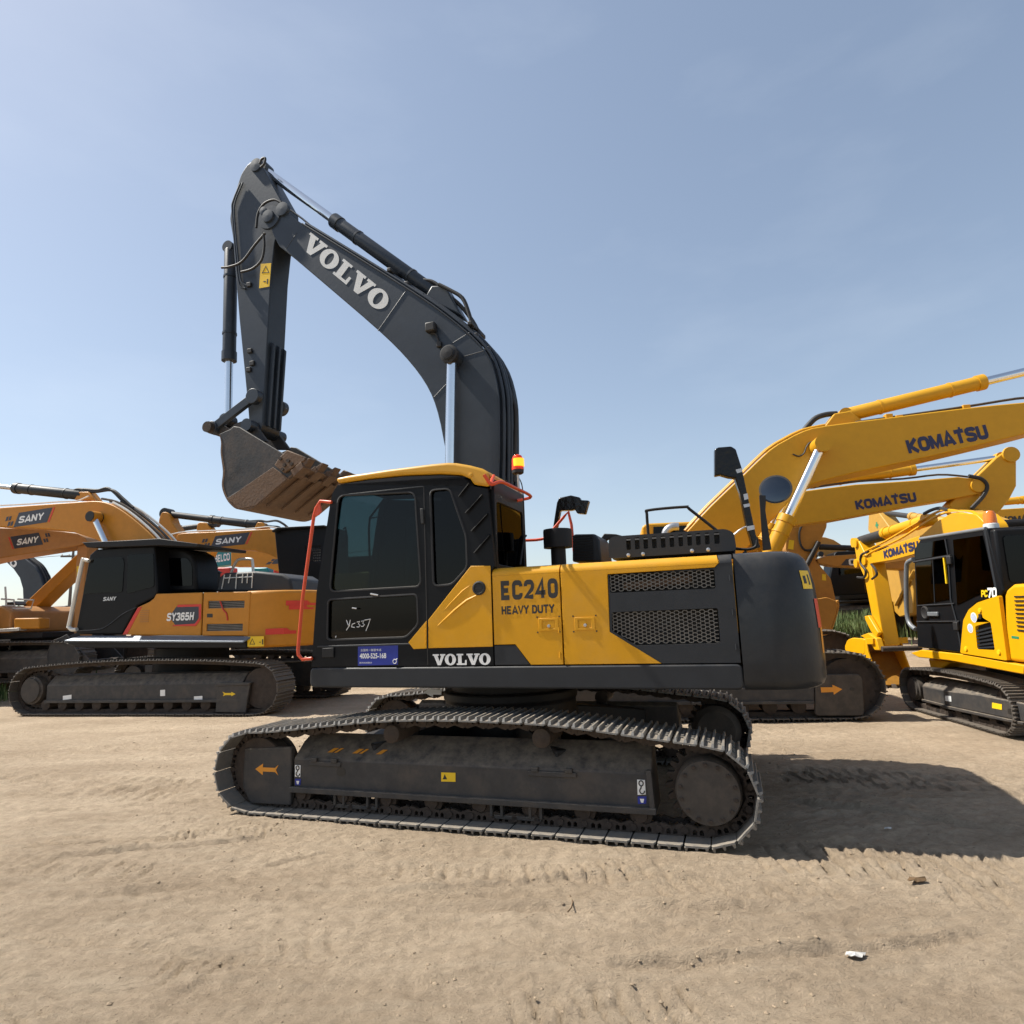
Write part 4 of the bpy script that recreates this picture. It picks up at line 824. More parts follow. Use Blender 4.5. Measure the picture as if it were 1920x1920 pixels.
for p in [(1.343,5.92),(0.299,5.03),(0.236,4.875),(0.097,4.686),(1.11,5.693)]: MB().box(p[0]-.03, p[0]+.03, BY-.2, BY+.24, p[1]-.03, p[1]+.02).build('pipe_clamp', 'rubber', boom, .01)
fl = MB(); fl.tube([(a, BY+.2, b) for a, b in smooth([(2.9,7.168),(2.642,6.936),(2.419,6.716),(2.042,6.416),(1.731,6.163),(1.259,5.799),(0.902,5.517)], 3)], .013, 8); fl.build('hydraulic_pipe', 'boom_grey', boom, ang=50)
# --- cylinders
sc = [(0.762,5.54),(3.451,8.013),(0.832,5.659)]
lug = part('cylinder_lug', 'boom_grey', E0, [(0.93,5.516),(0.832,5.659),(0.654,5.623),(0.575,5.468),(0.443,5.192)], BY-.12, BY+.12, bevel=.02)
hyd(E0, (sc[0][0], BY, sc[0][1]), (sc[1][0], BY, sc[1][1]), .088, .058, .57, 'boom_grey', name='stick_cylinder')
bq = [(0.471,4.591),(0.515,3.395)]
dr = (Vector(bq[1])-Vector(bq[0])).normalized(); low = Vector(bq[0])+dr*2.95
for yy in (.28, -.48):
    hyd(E0, (low.x+.0, yy, low.y), (bq[0][0], yy, bq[0][1]), .085, .058, .48, 'boom_grey', name='boom_cylinder')
MB().cyl((bq[0][0], -.60, bq[0][1]), (bq[0][0], .40, bq[0][1]), .075, n=20).build('boom_pin', 'boom_grey', E0)
MB().lathe((bq[0][0], .30, bq[0][1]), (0, 1, 0), [(0, .105), (.07, .105), (.075, .07), (.11, .068), (.115, .001)], 24).build('pin_cap', 'rubber', E0)
part('boom_bracket', 'black', E0, [(1.3, 1.26), (-.2, 1.26), (.1, 1.9), (.5, 1.9), (.75, 1.7)], BY-.42, BY-.31, bevel=.02)
part('boom_bracket', 'black', E0, [(1.3, 1.26), (-.2, 1.26), (.1, 1.9), (.5, 1.9), (.75, 1.7)], BY+.31, BY+.42, bevel=.02)
# --- stick
SW = .175; SYN = BY+SW
sp_ = [(3.332,7.911),(2.979,7.269),(2.999,6.961),(3.093,6.725),(3.137,6.274),(3.172,5.283),(3.208,4.325),(3.211,4.161),(3.306,4.102),(3.414,4.163),(3.432,4.356),(3.502,4.848),(3.637,5.741),(3.723,6.4),(3.79,6.941),(3.858,7.252),(3.82,7.513),(3.692,7.888),(3.59,8.011),(3.471,8.051)]
stk = part('stick', 'boom_grey', E0, rnd(sp_, .05, 2), BY-SW, SYN, bevel=.012)
rs = [(3.208,5.369),(3.029,5.313),(3.025,4.157),(3.247,4.186)]
for k in range(3):
    y = BY-.13+k*.11; a0 = [(3.176,5.351),(3.234,4.208)]
    part('wear_rib', 'boom_grey', stk, [(a0[0][0]-.02, a0[0][1]), (a0[0][0]-.06, a0[0][1]-.04), (a0[1][0]-.06, a0[1][1]), (a0[1][0]-.0, a0[1][1])], y-.018, y+.018, bevel=.006)
MB().lathe((sp_[0][0]+.10, SYN-.03, sp_[0][1]+.04), (0, 1, 0), [(0, .10), (.05, .095), (.055, .001)], 20).build('pin_boss', 'boom_grey', stk)
ql = [(3.306,6.452),(3.138,6.427),(3.157,6.096),(3.323,6.105)]; lq = part('warning_label', 'sticker_yellow', stk, ql, SYN+.001, SYN+.003, bevel=0)
wt = [(3.287,6.312),(3.221,6.407),(3.163,6.29)]
part('warning_triangle', 'letter_black', lq, wt, SYN+.0035, SYN+.005, bevel=0, holes=[[lerp(p, (sum(a[0] for a in wt)/3, sum(a[1] for a in wt)/3), .28) for p in wt]])
part('warning_figure', 'letter_black', lq, [(3.2,6.212),(3.177,6.207),(3.181,6.136),(3.198,6.14)], SYN+.0035, SYN+.005, bevel=0)
part('warning_bar', 'letter_black', lq, [(3.254,6.192),(3.217,6.187),(3.216,6.172),(3.254,6.177)], SYN+.0035, SYN+.005, bevel=0)
for s in ([(3.679,7.731),(3.79,7.489),(3.799,7.329),(3.71,6.645),(3.634,6.213),(3.529,6.14)],[(3.634,7.732),(3.759,7.454),(3.754,7.184),(3.661,6.53),(3.606,6.259),(3.515,6.176)]):
    tubepart('hydraulic_pipe', 'boom_grey', stk, smooth([(a, SYN+.02, b) for a, b in s], 3), .012, 6)
for s in ([(2.947,7.213),(3.063,7.287),(3.22,7.27),(3.318,7.15),(3.34,6.947)],[(3.897,6.49),(3.762,6.473),(3.557,6.505),(3.36,6.693),(3.192,6.834)],[(3.566,6.353),(3.378,6.363),(3.237,6.46),(3.201,6.656),(3.221,6.841)],[(3.314,7.893),(3.286,7.952),(3.227,7.954),(3.239,7.872),(3.297,7.834)]):
    tubepart('hose', 'rubber', stk, smooth([(a, SYN+.07, b) for a, b in s], 4), .016, 8)
for p in [(3.478,6.181),(3.432,5.239),(3.388,5.06),(3.439,4.981)]: MB().box(p[0]-.035, p[0]+.035, SYN, SYN+.03, p[1]-.03, p[1]+.03).build('stick_bracket', 'rubber', stk, .006)
# bucket cylinder in front of the stick
bcyl = [(3.978,6.924),(3.921,4.398)]
hyd(E0, (bcyl[0][0], BY, bcyl[0][1]), (bcyl[1][0], BY, bcyl[1][1]), .088, .052, .665, 'boom_grey', name='bucket_cylinder')
# links
ln = [(3.278,4.565),(3.909,4.232)]; lp2 = [(3.278,4.565),(3.892,4.245)]
for yy in (BY+.26, BY-.26):
    a, b = Vector((ln[0][0], yy, ln[0][1])), Vector((ln[1][0], yy, ln[1][1]))
    m = MB(); d = (b-a).normalized(); nn = Vector((-d.z, 0, d.x)); m.prism([((a+nn*w).x, (a+nn*w).z) for w in (-.055, .055)]+[((b+nn*w).x, (b+nn*w).z) for w in (.055, -.055)], yy-.03, yy+.03)
    m.cyl(a-Vector((0, .045, 0)), a+Vector((0, .045, 0)), .10, n=20); m.cyl(b-Vector((0, .05, 0)), b+Vector((0, .05, 0)), .085, n=20)
    m.build('guide_link', 'boom_grey', E0, .006)
MB().cyl((ln[1][0], BY-.33, ln[1][1]), (ln[1][0], BY+.36, ln[1][1]), .065, n=20).build('link_pin', 'rust_steel', E0)
# --- bucket
KY = .55
kp = [(3.538,4.031),(3.374,4.073),(3.325,4.104),(3.236,4.082),(2.555,3.653),(2.296,3.464),(2.501,3.357),(2.954,3.072),(3.196,3.053),(3.334,3.134),(3.424,3.255),(3.468,3.383),(3.459,3.548),(3.504,3.783),(3.505,3.92)]
YN, YFR = BY+KY, BY-KY-.02
side_n = part('bucket', 'bucket_dark', E0, kp, YN-.03, YN, bevel=.008)
part('side_plate', 'bucket_dark', side_n, kp, YFR, YFR+.03, bevel=.008)
shell = smooth([kp[5], kp[6], kp[7], kp[8], kp[9], kp[10], kp[11], kp[12], kp[13], kp[14], kp[0]], 4)
ctr = (sum(p[0] for p in kp)/len(kp), sum(p[1] for p in kp)/len(kp))
inn = [lerp(p, ctr, .03/max(.05, math.hypot(p[0]-ctr[0], p[1]-ctr[1]))) for p in shell]
fl_ = MB(); n = len(shell)
fl_.loft([[(shell[k][0], YFR-.004, shell[k][1]), (shell[k][0], YN+.004, shell[k][1]), (inn[k][0], YN+.004, inn[k][1]), (inn[k][0], YFR-.004, inn[k][1])] for k in range(n)])
fl_.build('bucket_floor', 'bucket_rust', side_n)
tpv = Vector(kp[7])-Vector(kp[5]); tpv.normalize(); nrm2 = Vector((tpv.y, -tpv.x)); nrm2 = nrm2 if nrm2.dot(Vector(kp[6])-Vector(ctr)) > 0 else -nrm2
for k in range(4):          # wear strips under the floor
    y = YN-.16-k*.27; a, b = Vector(kp[5])+tpv*.10, Vector(kp[7])-tpv*.05
    part('wear_strip', 'bucket_rust', side_n, [tuple(a), tuple(b), tuple(b+nrm2*.028), tuple(a+nrm2*.028)], y-.045, y+.045, bevel=.004)
for k in range(5):          # teeth
    y = YN-.03-k*(2*KY-.05)/4; o = Vector(kp[5]); t = -tpv
    w0, w1 = .075, .055; 
    A = [o-t*.14+nrm2*.035, o-t*.14-nrm2*.055, o+t*.03-nrm2*.065, o+t*.03+nrm2*.02]
    m = MB(); m.prism([tuple(p) for p in A], y-w0, y+w0)
    B = [(o+t*.0+nrm2*.015, w0*.8), (o+t*.0-nrm2*.055, w0*.8), (o+t*.13-nrm2*.05, w1), (o+t*.14-nrm2*.03, w1)]
    rgA = [[(p.x, y-w, p.y) for p, w in B], [(p.x, y+w, p.y) for p, w in B]]; m.loft(rgA); m.build('bucket_tooth', 'bucket_rust', side_n, .006)
cut = [(2.676,3.535),(2.613,3.614),(2.498,3.697),(2.235,3.577),(2.263,3.535),(2.331,3.513),(2.538,3.425)]
ct = part('side_cutter', 'bucket_rust', side_n, cut, YN+.002, YN+.042, bevel=.01); 
for p in [(2.583,3.601),(2.523,3.514),(2.471,3.563),(2.551,3.467),(2.424,3.518)]: MB().cyl((p[0], YN+.04, p[1]), (p[0], YN+.06, p[1]), .022, n=6).build('cutter_bolt', 'rust_steel', ct)
part('side_cutter', 'bucket_rust', side_n, cut, YFR-.042, YFR-.002, bevel=.01)
ls = [(2.681,3.496),(3.375,3.209)]; tubepart('weld_seam', 'bucket_dark', side_n, [(a, YN+.001, b) for a, b in ls], .008, 6)
part('wear_plate', 'bucket_rust', side_n, [(2.717,3.52),(2.501,3.367),(2.954,3.078),(3.196,3.061),(3.368,3.203)], YN+.001, YN+.012, bevel=.004)
lettering('DCT 420', 'letter_black', side_n, ([(3.298,3.505)][0][0], YN+.002, [(3.298,3.505)][0][1]), (-.80, 0, .60), (.60, 0, .80), .22, .05, .02)
ep_ = [(3.59,4.212),(3.345,4.302),(3.235,4.112),(2.803,4.014),(2.763,3.881),(2.897,3.812),(3.416,4.135)]
for yy in (BY+.19, BY-.21-.04):
    part('bucket_ear', 'bucket_dark', side_n, [(3.959,4.322),(3.877,4.311),(3.683,4.202),(3.579,4.261),(3.396,4.292),(3.289,4.223),(3.208,4.124),(3.075,3.955),(3.281,3.98),(3.732,4.079),(3.897,4.167),(4.023,4.228)], yy, yy+.05, bevel=.01)
pv = [(3.334,4.185),(3.911,4.22)]
MB().cyl((pv[0][0], BY-.36, pv[0][1]), (pv[0][0], BY+.33, pv[0][1]), .082, n=24).build('bucket_pin', 'boom_grey', side_n)
MB().cyl((pv[1][0], BY-.36, pv[1][1]), (pv[1][0], BY+.38, pv[1][1]), .07, n=24).build('bucket_pin', 'rust_steel', side_n)
# ------------------------------------------------------------- shared pieces for the other machines
def plain_track(root, ys, w, xr, xf, H, pitch, ms='shoe_far', hump=.1, frame='frame_grey', flip=1):
    "ys: centre offsets of the two tracks; flip=1 puts the sprocket at the rear"
    r = H/2-.03; zc = r+.03; zt = 2*r+.03
    pth = track_path(xr, zc, r, xf, zc, r, [(xr-.02, zt), (xr*.55+xf*.45*0, zt+hump*.7), (0, zt+hump), (xf*.55, zt+hump*.7), (xf, zt)])
    out = []
    for ym in ys:
        s = 1 if ym > 0 else -1
        t = track(root, ym, w, pth, pitch, ms, 'rust_steel', 0); out.append(t)
        def Y(v): return ym+s*v
        fm = MB(); fm.loft([[(x, y, z) for y, z in ((Y(w*.30), H*.26), (Y(w*.30), H*.60), (Y(0), H*.78), (Y(-w*.35), H*.8), (Y(-w*.35), H*.26))] for x in (xr+r*.8, xf-r*.8)])
        f = fm.build('track_frame', frame, root, .015)
        part('frame_ledge', frame, f, [(Y(w*.295), H*.25), (Y(w*.37), H*.25), (Y(w*.37), H*.30), (Y(w*.295), H*.30)], xr+r*.8, xf-r*.8, 'x', .006)
        a, b = (xr, xf) if flip > 0 else (xf, xr)
        sp = MB(); gear(sp, a, Y(-.04), Y(.04), zc, r*.86, 21, .05); so = sp.build('sprocket', 'rust_steel', root)
        MB().lathe((a, Y(-w*.3), zc), (0, s, 0), [(0, r*.6), (w*.6, r*.6), (w*.62, r*.52), (w*.68, r*.50), (w*.69, .001)], 28).build('final_drive', 'hub_grey', so)
        MB().lathe((b, Y(-w*.2), zc), (0, s, 0), [(0, r*.5), (.01, r*.8), (w*.4, r*.8), (w*.41, r*.5), (w*.42, .001)], 28).build('idler', 'rust_steel', root)
        n = max(4, int((xf-xr)/.42))
        for k in range(n):
            x = xr+(xf-xr)*(k+.8)/(n+.6)
            MB().lathe((x, Y(-w*.25), H*.20), (0, s, 0), [(0, .05), (.01, H*.11), (w*.5, H*.11), (w*.52, .05), (w*.53, .001)], 14).build('track_roller', 'rust_steel', root)
    return out
def centre(root, z=1.0, r=.6):
    MB().lathe((0, 0, .35), (0, 0, 1), [(0, r*.8), (.02, r*1.1), (z-.55, r), (z-.35, r)], 28).build('swing_base', 'black', root)
def bent_boom(root, F, B, T, th, y0, y1, m, name='boom'):
    F, B, T = Vector(F), Vector(B), Vector(T); C = B*2-(F+T)/2; up = []; dn = []
    for k in range(15):
        t = k/14; p = F*(1-t)**2+C*2*t*(1-t)+T*t*t; d = ((C-F)*(1-t)+(T-C)*t).normalized(); n = Vector((-d.y, d.x)); n = n if n.y > 0 or abs(n.y) < .3 else -n
        h = th[0]+(th[1]-th[0])*math.sin(math.pi*min(t/.9, .5)) if t < .45 else th[1]+(th[2]-th[1])*((t-.45)/.55)
        h /= 2; s = 1 if (C-(F+T)/2).dot(n) > 0 else -1
        up.append(tuple(p+n*h*s)); dn.append(tuple(p-n*h*s))
    return part(name, m, root, up+dn[::-1], y0, y1, bevel=.015), up
def pipe_run(parent, pts, y, off, r, m='rubber', name='hydraulic_pipe'):
    P = []
    for k in range(len(pts)):
        a, b = Vector(pts[max(k-1, 0)]), Vector(pts[min(k+1, len(pts)-1)]); t = (b-a).normalized(); n = Vector((-t.y, t.x)); n = n if n.y > -.2 else -n
        P.append((pts[k][0]+n.x*off, y, pts[k][1]+n.y*off))
    return tubepart(name, m, parent, P, r, 6)
def stick_arm(root, R_, T, E_, th, y0, y1, m, name='stick'):
    R_, T, E_ = Vector(R_), Vector(T), Vector(E_); d = (E_-R_).normalized(); n = Vector((-d.y, d.x))
    if (T-R_).dot(n) > 0: n = -n
    o = T-d*(T-R_).dot(d)*0
    P = [R_-d*.12+n*0, R_+n*th[0], R_+d*(T-R_).dot(d)*.9+n*th[1]*.6, E_-d*.1+n*th[2], E_+d*.12, E_-n*th[2], T-n*th[1]*.35+d*.3, T-n*th[1]*.3, R_-n*th[0]*.8]
    return part(name, m, root, rnd([tuple(p) for p in P], .08, 3), y0, y1, bevel=.015)
def bucket(root, piv, ang, s, w, y, m, mt='rust_steel', name='bucket'):
    "canonical side outline: pivot at 0, lip to the lower front; rotated by ang degrees"
    c, sn = math.cos(R(ang)), math.sin(R(ang))
    def tr(p): return (piv[0]+s*(p[0]*c-p[1]*sn), piv[1]+s*(p[0]*sn+p[1]*c))
    sd = [(-.12, .10), (.10, .12), (.16, -.05), (.62, -.95), (.52, -1.05), (.05, -1.12), (-.45, -.98), (-.72, -.65), (-.70, -.30), (-.50, .02), (-.42, .12)]
    P = [tr(p) for p in sd]; sh = smooth(P[3:], 3); o = part(name, m, root, P, y+w/2-.04, y+w/2, bevel=.01)
    part('side_plate', m, o, P, y-w/2, y-w/2+.04, bevel=.01)
    cc = tr((-.1, -.5)); inn = [lerp(p, cc, .05) for p in sh]
    MB().loft([[(a[0], y-w/2-.005, a[1]), (a[0], y+w/2+.005, a[1]), (b[0], y+w/2+.005, b[1]), (b[0], y-w/2-.005, b[1])] for a, b in zip(sh, inn)]).build('bucket_floor', m, o)
    for k in range(5):
        yy = y-w/2+.08+k*(w-.16)/4; A = [tr(p) for p in ((.50, -1.08), (.60, -.93), (.76, -1.12), (.80, -1.26))]; part('bucket_tooth', mt, o, A, yy-.06, yy+.06, bevel=.01)
    for k in (-1, 1): part('bucket_ear', m, o, [tr(p) for p in ((-.5, .15), (.1, .18), (.16, -.05), (-.45, -.3))], y+k*.2-.03, y+k*.2+.03, bevel=.01)
    return o
def simple_cab(root, x0, x1, y0, y1, z0, z1, slope, m, glass='dark_glass', name='cab'):
    "x1 = front; slope = how far the windscreen foot stands in front of its head"
    P = [(x0, z0), (x1, z0), (x1, z0+(z1-z0)*.35), (x1-slope, z1-.08), (x1-slope-.1, z1), (x0+.08, z1), (x0, z1-.08)]
    c = part(name, m, root, P, y0, y1, bevel=.04, seg=3)
    for y, d in ((y1, 1), (y0, -1)):
        w = rnd([(x0+.15, z0+(z1-z0)*.52), (x1-slope*.7-.15, z0+(z1-z0)*.45), (x1-slope-.15, z1-.2), (x0+.15, z1-.2)], .06); part('window', glass, c, w, *sorted((y+d*.004, y+d*.012)), bevel=0)
    part('rear_window', glass, c, rnd([(y0+.12, z0+(z1-z0)*.5), (y1-.12, z0+(z1-z0)*.5), (y1-.14, z1-.2), (y0+.14, z1-.2)], .06), x0-.012, x0-.004, 'x', 0)
    fw = MB(); a, b = (x1+.008, z0+(z1-z0)*.36), (x1-slope+.008, z1-.12)
    me = bpy.data.meshes.new('windscreen'); me.from_pydata([(a[0], y0+.1, a[1]), (a[0], y1-.1, a[1]), (b[0], y1-.1, b[1]), (b[0], y0+.1, b[1])], [], [(0, 1, 2, 3)]); link('windscreen', me, glass, c)
    return c
def house(root, x0, x1, y, z0, z1, m, md='black', cwm=None):
    h = part('engine_house', m, root, rnd([(x0+.55, z0), (x1, z0), (x1, z1-.15), (x1-.3, z1), (x0+.55, z1)], .06), -y, y, bevel=.05, seg=3)
    plan_ = [(x0+.56, y), (x0+.25, y-.03), (x0+.08, y-.2), (x0, y-.6)]; plan_ += [(a, -b) for a, b in plan_[::-1]]
    part('counterweight', cwm or m, root, plan_, z0-.1, z1-.05, 'z', .08, seg=3)
    part('deck_plate', md, root, [(x0+.3, z0-.004), (x1+.9, z0-.004), (x1+.9, z0-.16), (x0+.3, z0-.16)], -y+.02, y-.02, bevel=.02)
    return h
def sany_logo(parent, c, right, w, h, y, mirror=False):
    "dark slanted plate with white word, red slash and small chequers"
    u = Vector((right[0], right[1])); n = Vector((-u.y, u.x)); n = n if n.y > 0 else -n; c = Vector(c); d = 1 if y[1] > y[0] else -1
    s = -1 if mirror else 1
    def P(a, b): q = c+u*a*w+n*b*h; return (q.x, q.y)
    y0, y1 = y; e = (y1-y0)
    o = part('logo_plate', 'navy_plate', parent, [P(-.42*1, -.5), P(.36, -.5), P(.48, .5), P(-.30, .5)] if not mirror else [P(-.36, -.5), P(.42, -.5), P(.30, .5), P(-.48, .5)], *sorted((y0, y1)), bevel=0)
    part('logo_slash', 'sticker_red', o, [P(s*.385, -.5), P(s*.42, -.5), P(s*.54, .5), P(s*.505, .5)], *sorted((y0, y1)), bevel=0)
    for k in range(4):
        a = -.5-.05*(k % 2)-.07*(k//2); b = (-.35, .05)[k % 2]; part('logo_square', 'navy_plate', o, [P(s*a, b), P(s*(a+.05), b), P(s*(a+.08), b+.3), P(s*(a+.03), b+.3)], *sorted((y0, y1)), bevel=0)
    word('SANY', 'white_paint', o, (c.x, y1+e*.6, c.y), (u.x, 0, u.y), (n.x, 0, n.y), w*.58, h*.56, .23, .22, .06)
    return o
mat('navy_plate', (.03, .034, .05), .4, var=.1)
GR = 'other excavators parked in the yard'

# ------------------------------------------------------------- left: the big orange machine with the roof guard
fx, fy, fr = (-7.192,14.533,2.9109)
A = empty('excavator', (fx, fy, 0), fr, 'orange excavator at left marked SY365H, black cab under flat roof guard', 'excavator', GR)
tr_ = plain_track(A, (1.3, -1.3), .6, -2.72, 2.62, 1.0, .216, 'shoe_far', .10, flip=-1)
nf = [o for o in A.children if o.name.startswith('track_frame')][0]
gp = [(-1.831,0.581),(-2.547,0.591),(-2.499,0.314),(-2.47,0.055),(-1.814,0.071)]
part('idler_guard', 'frame_grey', A, gp, 1.46, 1.52, bevel=.012)
part('guard_top', 'frame_grey', A, [(-1.805,0.617),(-2.56,0.609),(-2.524,0.56),(-1.808,0.551)], 1.3, 1.54, bevel=.01)
part('arrow_sticker', 'sticker_yellow', A, [(-1.961,0.445),(-2.024,0.424),(-2.148,0.424),(-2.155,0.443),(-2.246,0.403),(-2.158,0.365),(-2.15,0.384),(-2.026,0.385),(-1.972,0.366),(-1.994,0.405)], 1.522, 1.526, bevel=0)
for q in ([(1.816,0.388),(1.605,0.411),(1.597,0.327),(1.808,0.307)],[(-1.299,0.36),(-1.485,0.369),(-1.49,0.269),(-1.304,0.26)],[(-0.522,0.486),(-0.633,0.492),(-0.64,0.374),(-0.529,0.371)]):
    part('frame_label', 'white_paint', nf, q, 1.482, 1.486, bevel=0)
centre(A, 1.25, .75)
# deck, skirt with folded edge, sky reflection painted in as blue-grey
part('deck_plate', 'black', A, [(1.895,1.507),(-2.391,1.382),(-2.395,1.248),(1.34,1.331),(1.796,1.414)], -1.45, 1.46, bevel=.02)
sk = [(1.807,1.503),(1.546,1.59),(-2.474,1.469),(-2.388,1.378)]
me = MB().loft([[(sk[0][0], 1.56, sk[0][1]), (sk[3][0], 1.56, sk[3][1]), (sk[2][0], 1.42, sk[2][1]), (sk[1][0], 1.42, sk[1][1])], [(sk[0][0], 1.55, sk[0][1]-.03), (sk[3][0], 1.55, sk[3][1]-.03), (sk[2][0], 1.41, sk[2][1]-.03), (sk[1][0], 1.41, sk[1][1]-.03)]]).build('running_board', 'sky_tint_panel', A, .004)
# body panels
hb_ = part('engine_house', 'radiator', A, [(0.5,1.578),(-0.222,2.377),(-2.364,2.315),(-2.393,1.473)], -1.4, 1.36, bevel=.02)
pn = [(0.524,1.58),(0.194,2.124),(-0.079,2.221),(-0.182,2.288),(-0.232,2.376),(-1.321,2.359),(-1.329,1.512)]
part('side_door', 'sany_orange', A, pn, 1.36, 1.40, bevel=.015)
v1 = [(-1.46,2.185),(-2.285,2.159),(-2.282,2.022),(-1.467,2.038)]; v2 = [(-1.449,1.733),(-2.261,1.715),(-2.258,1.579),(-1.447,1.595)]; v3 = [(-1.451,1.934),(-1.634,1.928),(-1.639,1.824),(-1.456,1.83)]
ed = part('engine_door', 'sany_orange', A, [(-1.35,2.358),(-2.41,2.327),(-2.391,1.48),(-1.354,1.508)], 1.36, 1.40, bevel=.012, holes=[v1, v2])
for k, v in enumerate((v1, v2)):
    z0, z1 = min(p[1] for p in v), max(p[1] for p in v)
    for j in range(5): zz = z0+(z1-z0)*(j+.5)/5; MB().box(v[0][0], v[1][0], 1.365, 1.38, zz-.01, zz+.008).build('vent_slat', 'grille_grey', ed)
part('latch_recess', 'letter_black', ed, [lerp(p, v3[0], .3) for p in v3], 1.4005, 1.403, bevel=0)
tubepart('red_ribbon', 'red_paint', ed, smooth([(a, 1.41, b) for a, b in [(-1.745,2.167),(-1.825,1.997),(-1.896,1.926),(-1.929,1.787)]], 4), .014, 6)
part('red_stripe', 'sticker_red', A, [(0.519,1.583),(0.411,1.58),(0.091,2.13),(0.189,2.113)], 1.401, 1.405, bevel=0)
vq = [(0.126,2.067),(-0.089,2.06),(-0.105,1.81),(0.13,1.817)]; 
for k in range(7): zz = vq[2][1]+(vq[0][1]-vq[2][1])*(k+.5)/7; MB().box(vq[0][0], vq[1][0], 1.40, 1.406, zz-.012, zz+.004).build('panel_louvre', 'sany_dull', A)
# model badge
bd = part('badge', 'navy_plate', A, [(-0.75,2.113),(-1.287,2.121),(-1.309,1.929),(-1.183,1.741),(-0.729,1.738),(-0.574,1.901)], 1.402, 1.406, bevel=0)
part('badge_red', 'sticker_red', bd, [(-0.77,2.134),(-1.316,2.127),(-1.322,1.834),(-1.206,1.699),(-0.668,1.715),(-0.675,1.736),(-1.183,1.748),(-1.272,1.843),(-1.261,2.08),(-0.751,2.089)], 1.4065, 1.409, bevel=0)
bq = [(-0.527,1.987),(-1.158,1.986),(-1.167,1.818),(-0.545,1.824)]
word('SY365H', 'white_paint', bd, ((bq[0][0]+bq[1][0])/2, 1.412, (bq[0][1]+bq[2][1])/2), BK, UPV, bq[0][0]-bq[1][0], bq[0][1]-bq[2][1], .24, .1, .06)
# counterweight
cwx = [(-2.268,2.324),(-3.688,2.254),(-2.313,1.221),(-3.439,1.19)]
pw = [(cwx[0][0], 1.40), (cwx[0][0]-.35, 1.36), (cwx[0][0]-.75, 1.15), (cwx[0][0]-1.05, .75), (cwx[0][0]-1.15, .3)]; pw += [(a, -b) for a, b in pw[::-1]]
cwo = part('counterweight', 'sany_orange', A, pw, cwx[2][1]+.02, cwx[0][1]+.02, 'z', .06, seg=3)
wq = [(-2.4,1.467),(-2.757,1.464),(-2.763,1.273),(-2.406,1.271)]; ws = part('warning_label', 'sticker_yellow', cwo, [(a, b) for a, b in wq], 1.43, 1.434, bevel=0)
wq2 = [(-2.453,1.315),(-2.508,1.431),(-2.574,1.312)]; part('warning_triangle', 'letter_black', ws, wq2, 1.4345, 1.436, bevel=0, holes=[[lerp(p, (sum(a[0] for a in wq2)/3, sum(a[1] for a in wq2)/3), .3) for p in wq2]])
part('warning_figure', 'letter_black', ws, [(-2.721,1.409),(-2.748,1.408),(-2.751,1.308),(-2.724,1.309)], 1.4345, 1.436, bevel=0); part('warning_bar', 'letter_black', ws, [(-2.657,1.36),(-2.704,1.359),(-2.704,1.346),(-2.658,1.347)], 1.4345, 1.436, bevel=0)
def wy(x):
    for (xa, ya), (xb, yb) in zip(pw, pw[1:]):
        if xb <= x <= xa: return ya+(yb-ya)*(xa-x)/(xa-xb)
    return 1.4
for (xa, za), (xb, zb) in ([(-2.715,1.601),(-3.165,1.486)], [(-3.034,2.133),(-3.385,2.037)], [(-3.07,2.043),(-3.344,1.956)]):
    n = 12; v = []
    for k in range(n+1):
        x = xa+(xb-xa)*k/n; v += [(x, wy(x)+.018, za-(.05 if k > n-3 else 0)), (x, wy(x)+.018, zb)]
    me = bpy.data.meshes.new('red_mark'); me.from_pydata(v, [], [(2*k, 2*k+1, 2*k+3, 2*k+2) for k in range(n)]); link('red_mark', me, 'sticker_red', cwo)
# muffler cover with white-slotted front half, hoop, stack
mc = [(-1.232,2.383),(-1.303,2.692),(-1.427,2.77),(-2.172,2.77),(-2.787,2.682),(-2.959,2.577),(-3.016,2.307)]
mo = part('muffler_cover', 'charcoal', A, mc, -.3, .9, bevel=.05, seg=3)
for k in range(6):
    a = [(-1.429,2.722),(-1.369,2.45),(-1.715,2.734),(-1.693,2.436),(-2.09,2.738),(-2.079,2.455)]
for s in ([(-1.444,2.732),(-1.389,2.441)],[(-1.583,2.732),(-1.544,2.551)],[(-1.73,2.732),(-1.717,2.427)],[(-1.876,2.736),(-1.863,2.537)],[(-1.988,2.742),(-1.979,2.531)],[(-2.104,2.743),(-2.09,2.425)],[(-1.43,2.659),(-2.107,2.656)]):
    tubepart('cover_slot_edge', 'silver_pipe', mo, [(a, .91, b) for a, b in s], .012, 6)
tubepart('hoop_rail', 'silver_pipe', A, smooth([(a, .2, b) for a, b in [(-1.061,2.834),(-1.164,3.044),(-1.273,3.112),(-1.54,3.102),(-1.586,3.041),(-1.616,2.788)]], 4), .03)
ps = [(-0.335,2.89),(-0.768,2.869),(-0.538,2.931),(-0.575,2.429)]; xc = (ps[0][0]+ps[1][0])/2; rr = abs(ps[0][0]-ps[1][0])/2
MB().lathe((xc, .2, ps[3][1]-.1), (0, 0, 1), [(0, rr*.6), (.25, rr*.6), (.26, rr*.9), (ps[0][1]-ps[3][1]+.05, rr*.9), (ps[0][1]-ps[3][1]+.06, rr*1.08), (ps[2][1]-ps[3][1]+.1, rr*.5), (ps[2][1]-ps[3][1]+.14, .001)], 20).build('precleaner', 'black', A)
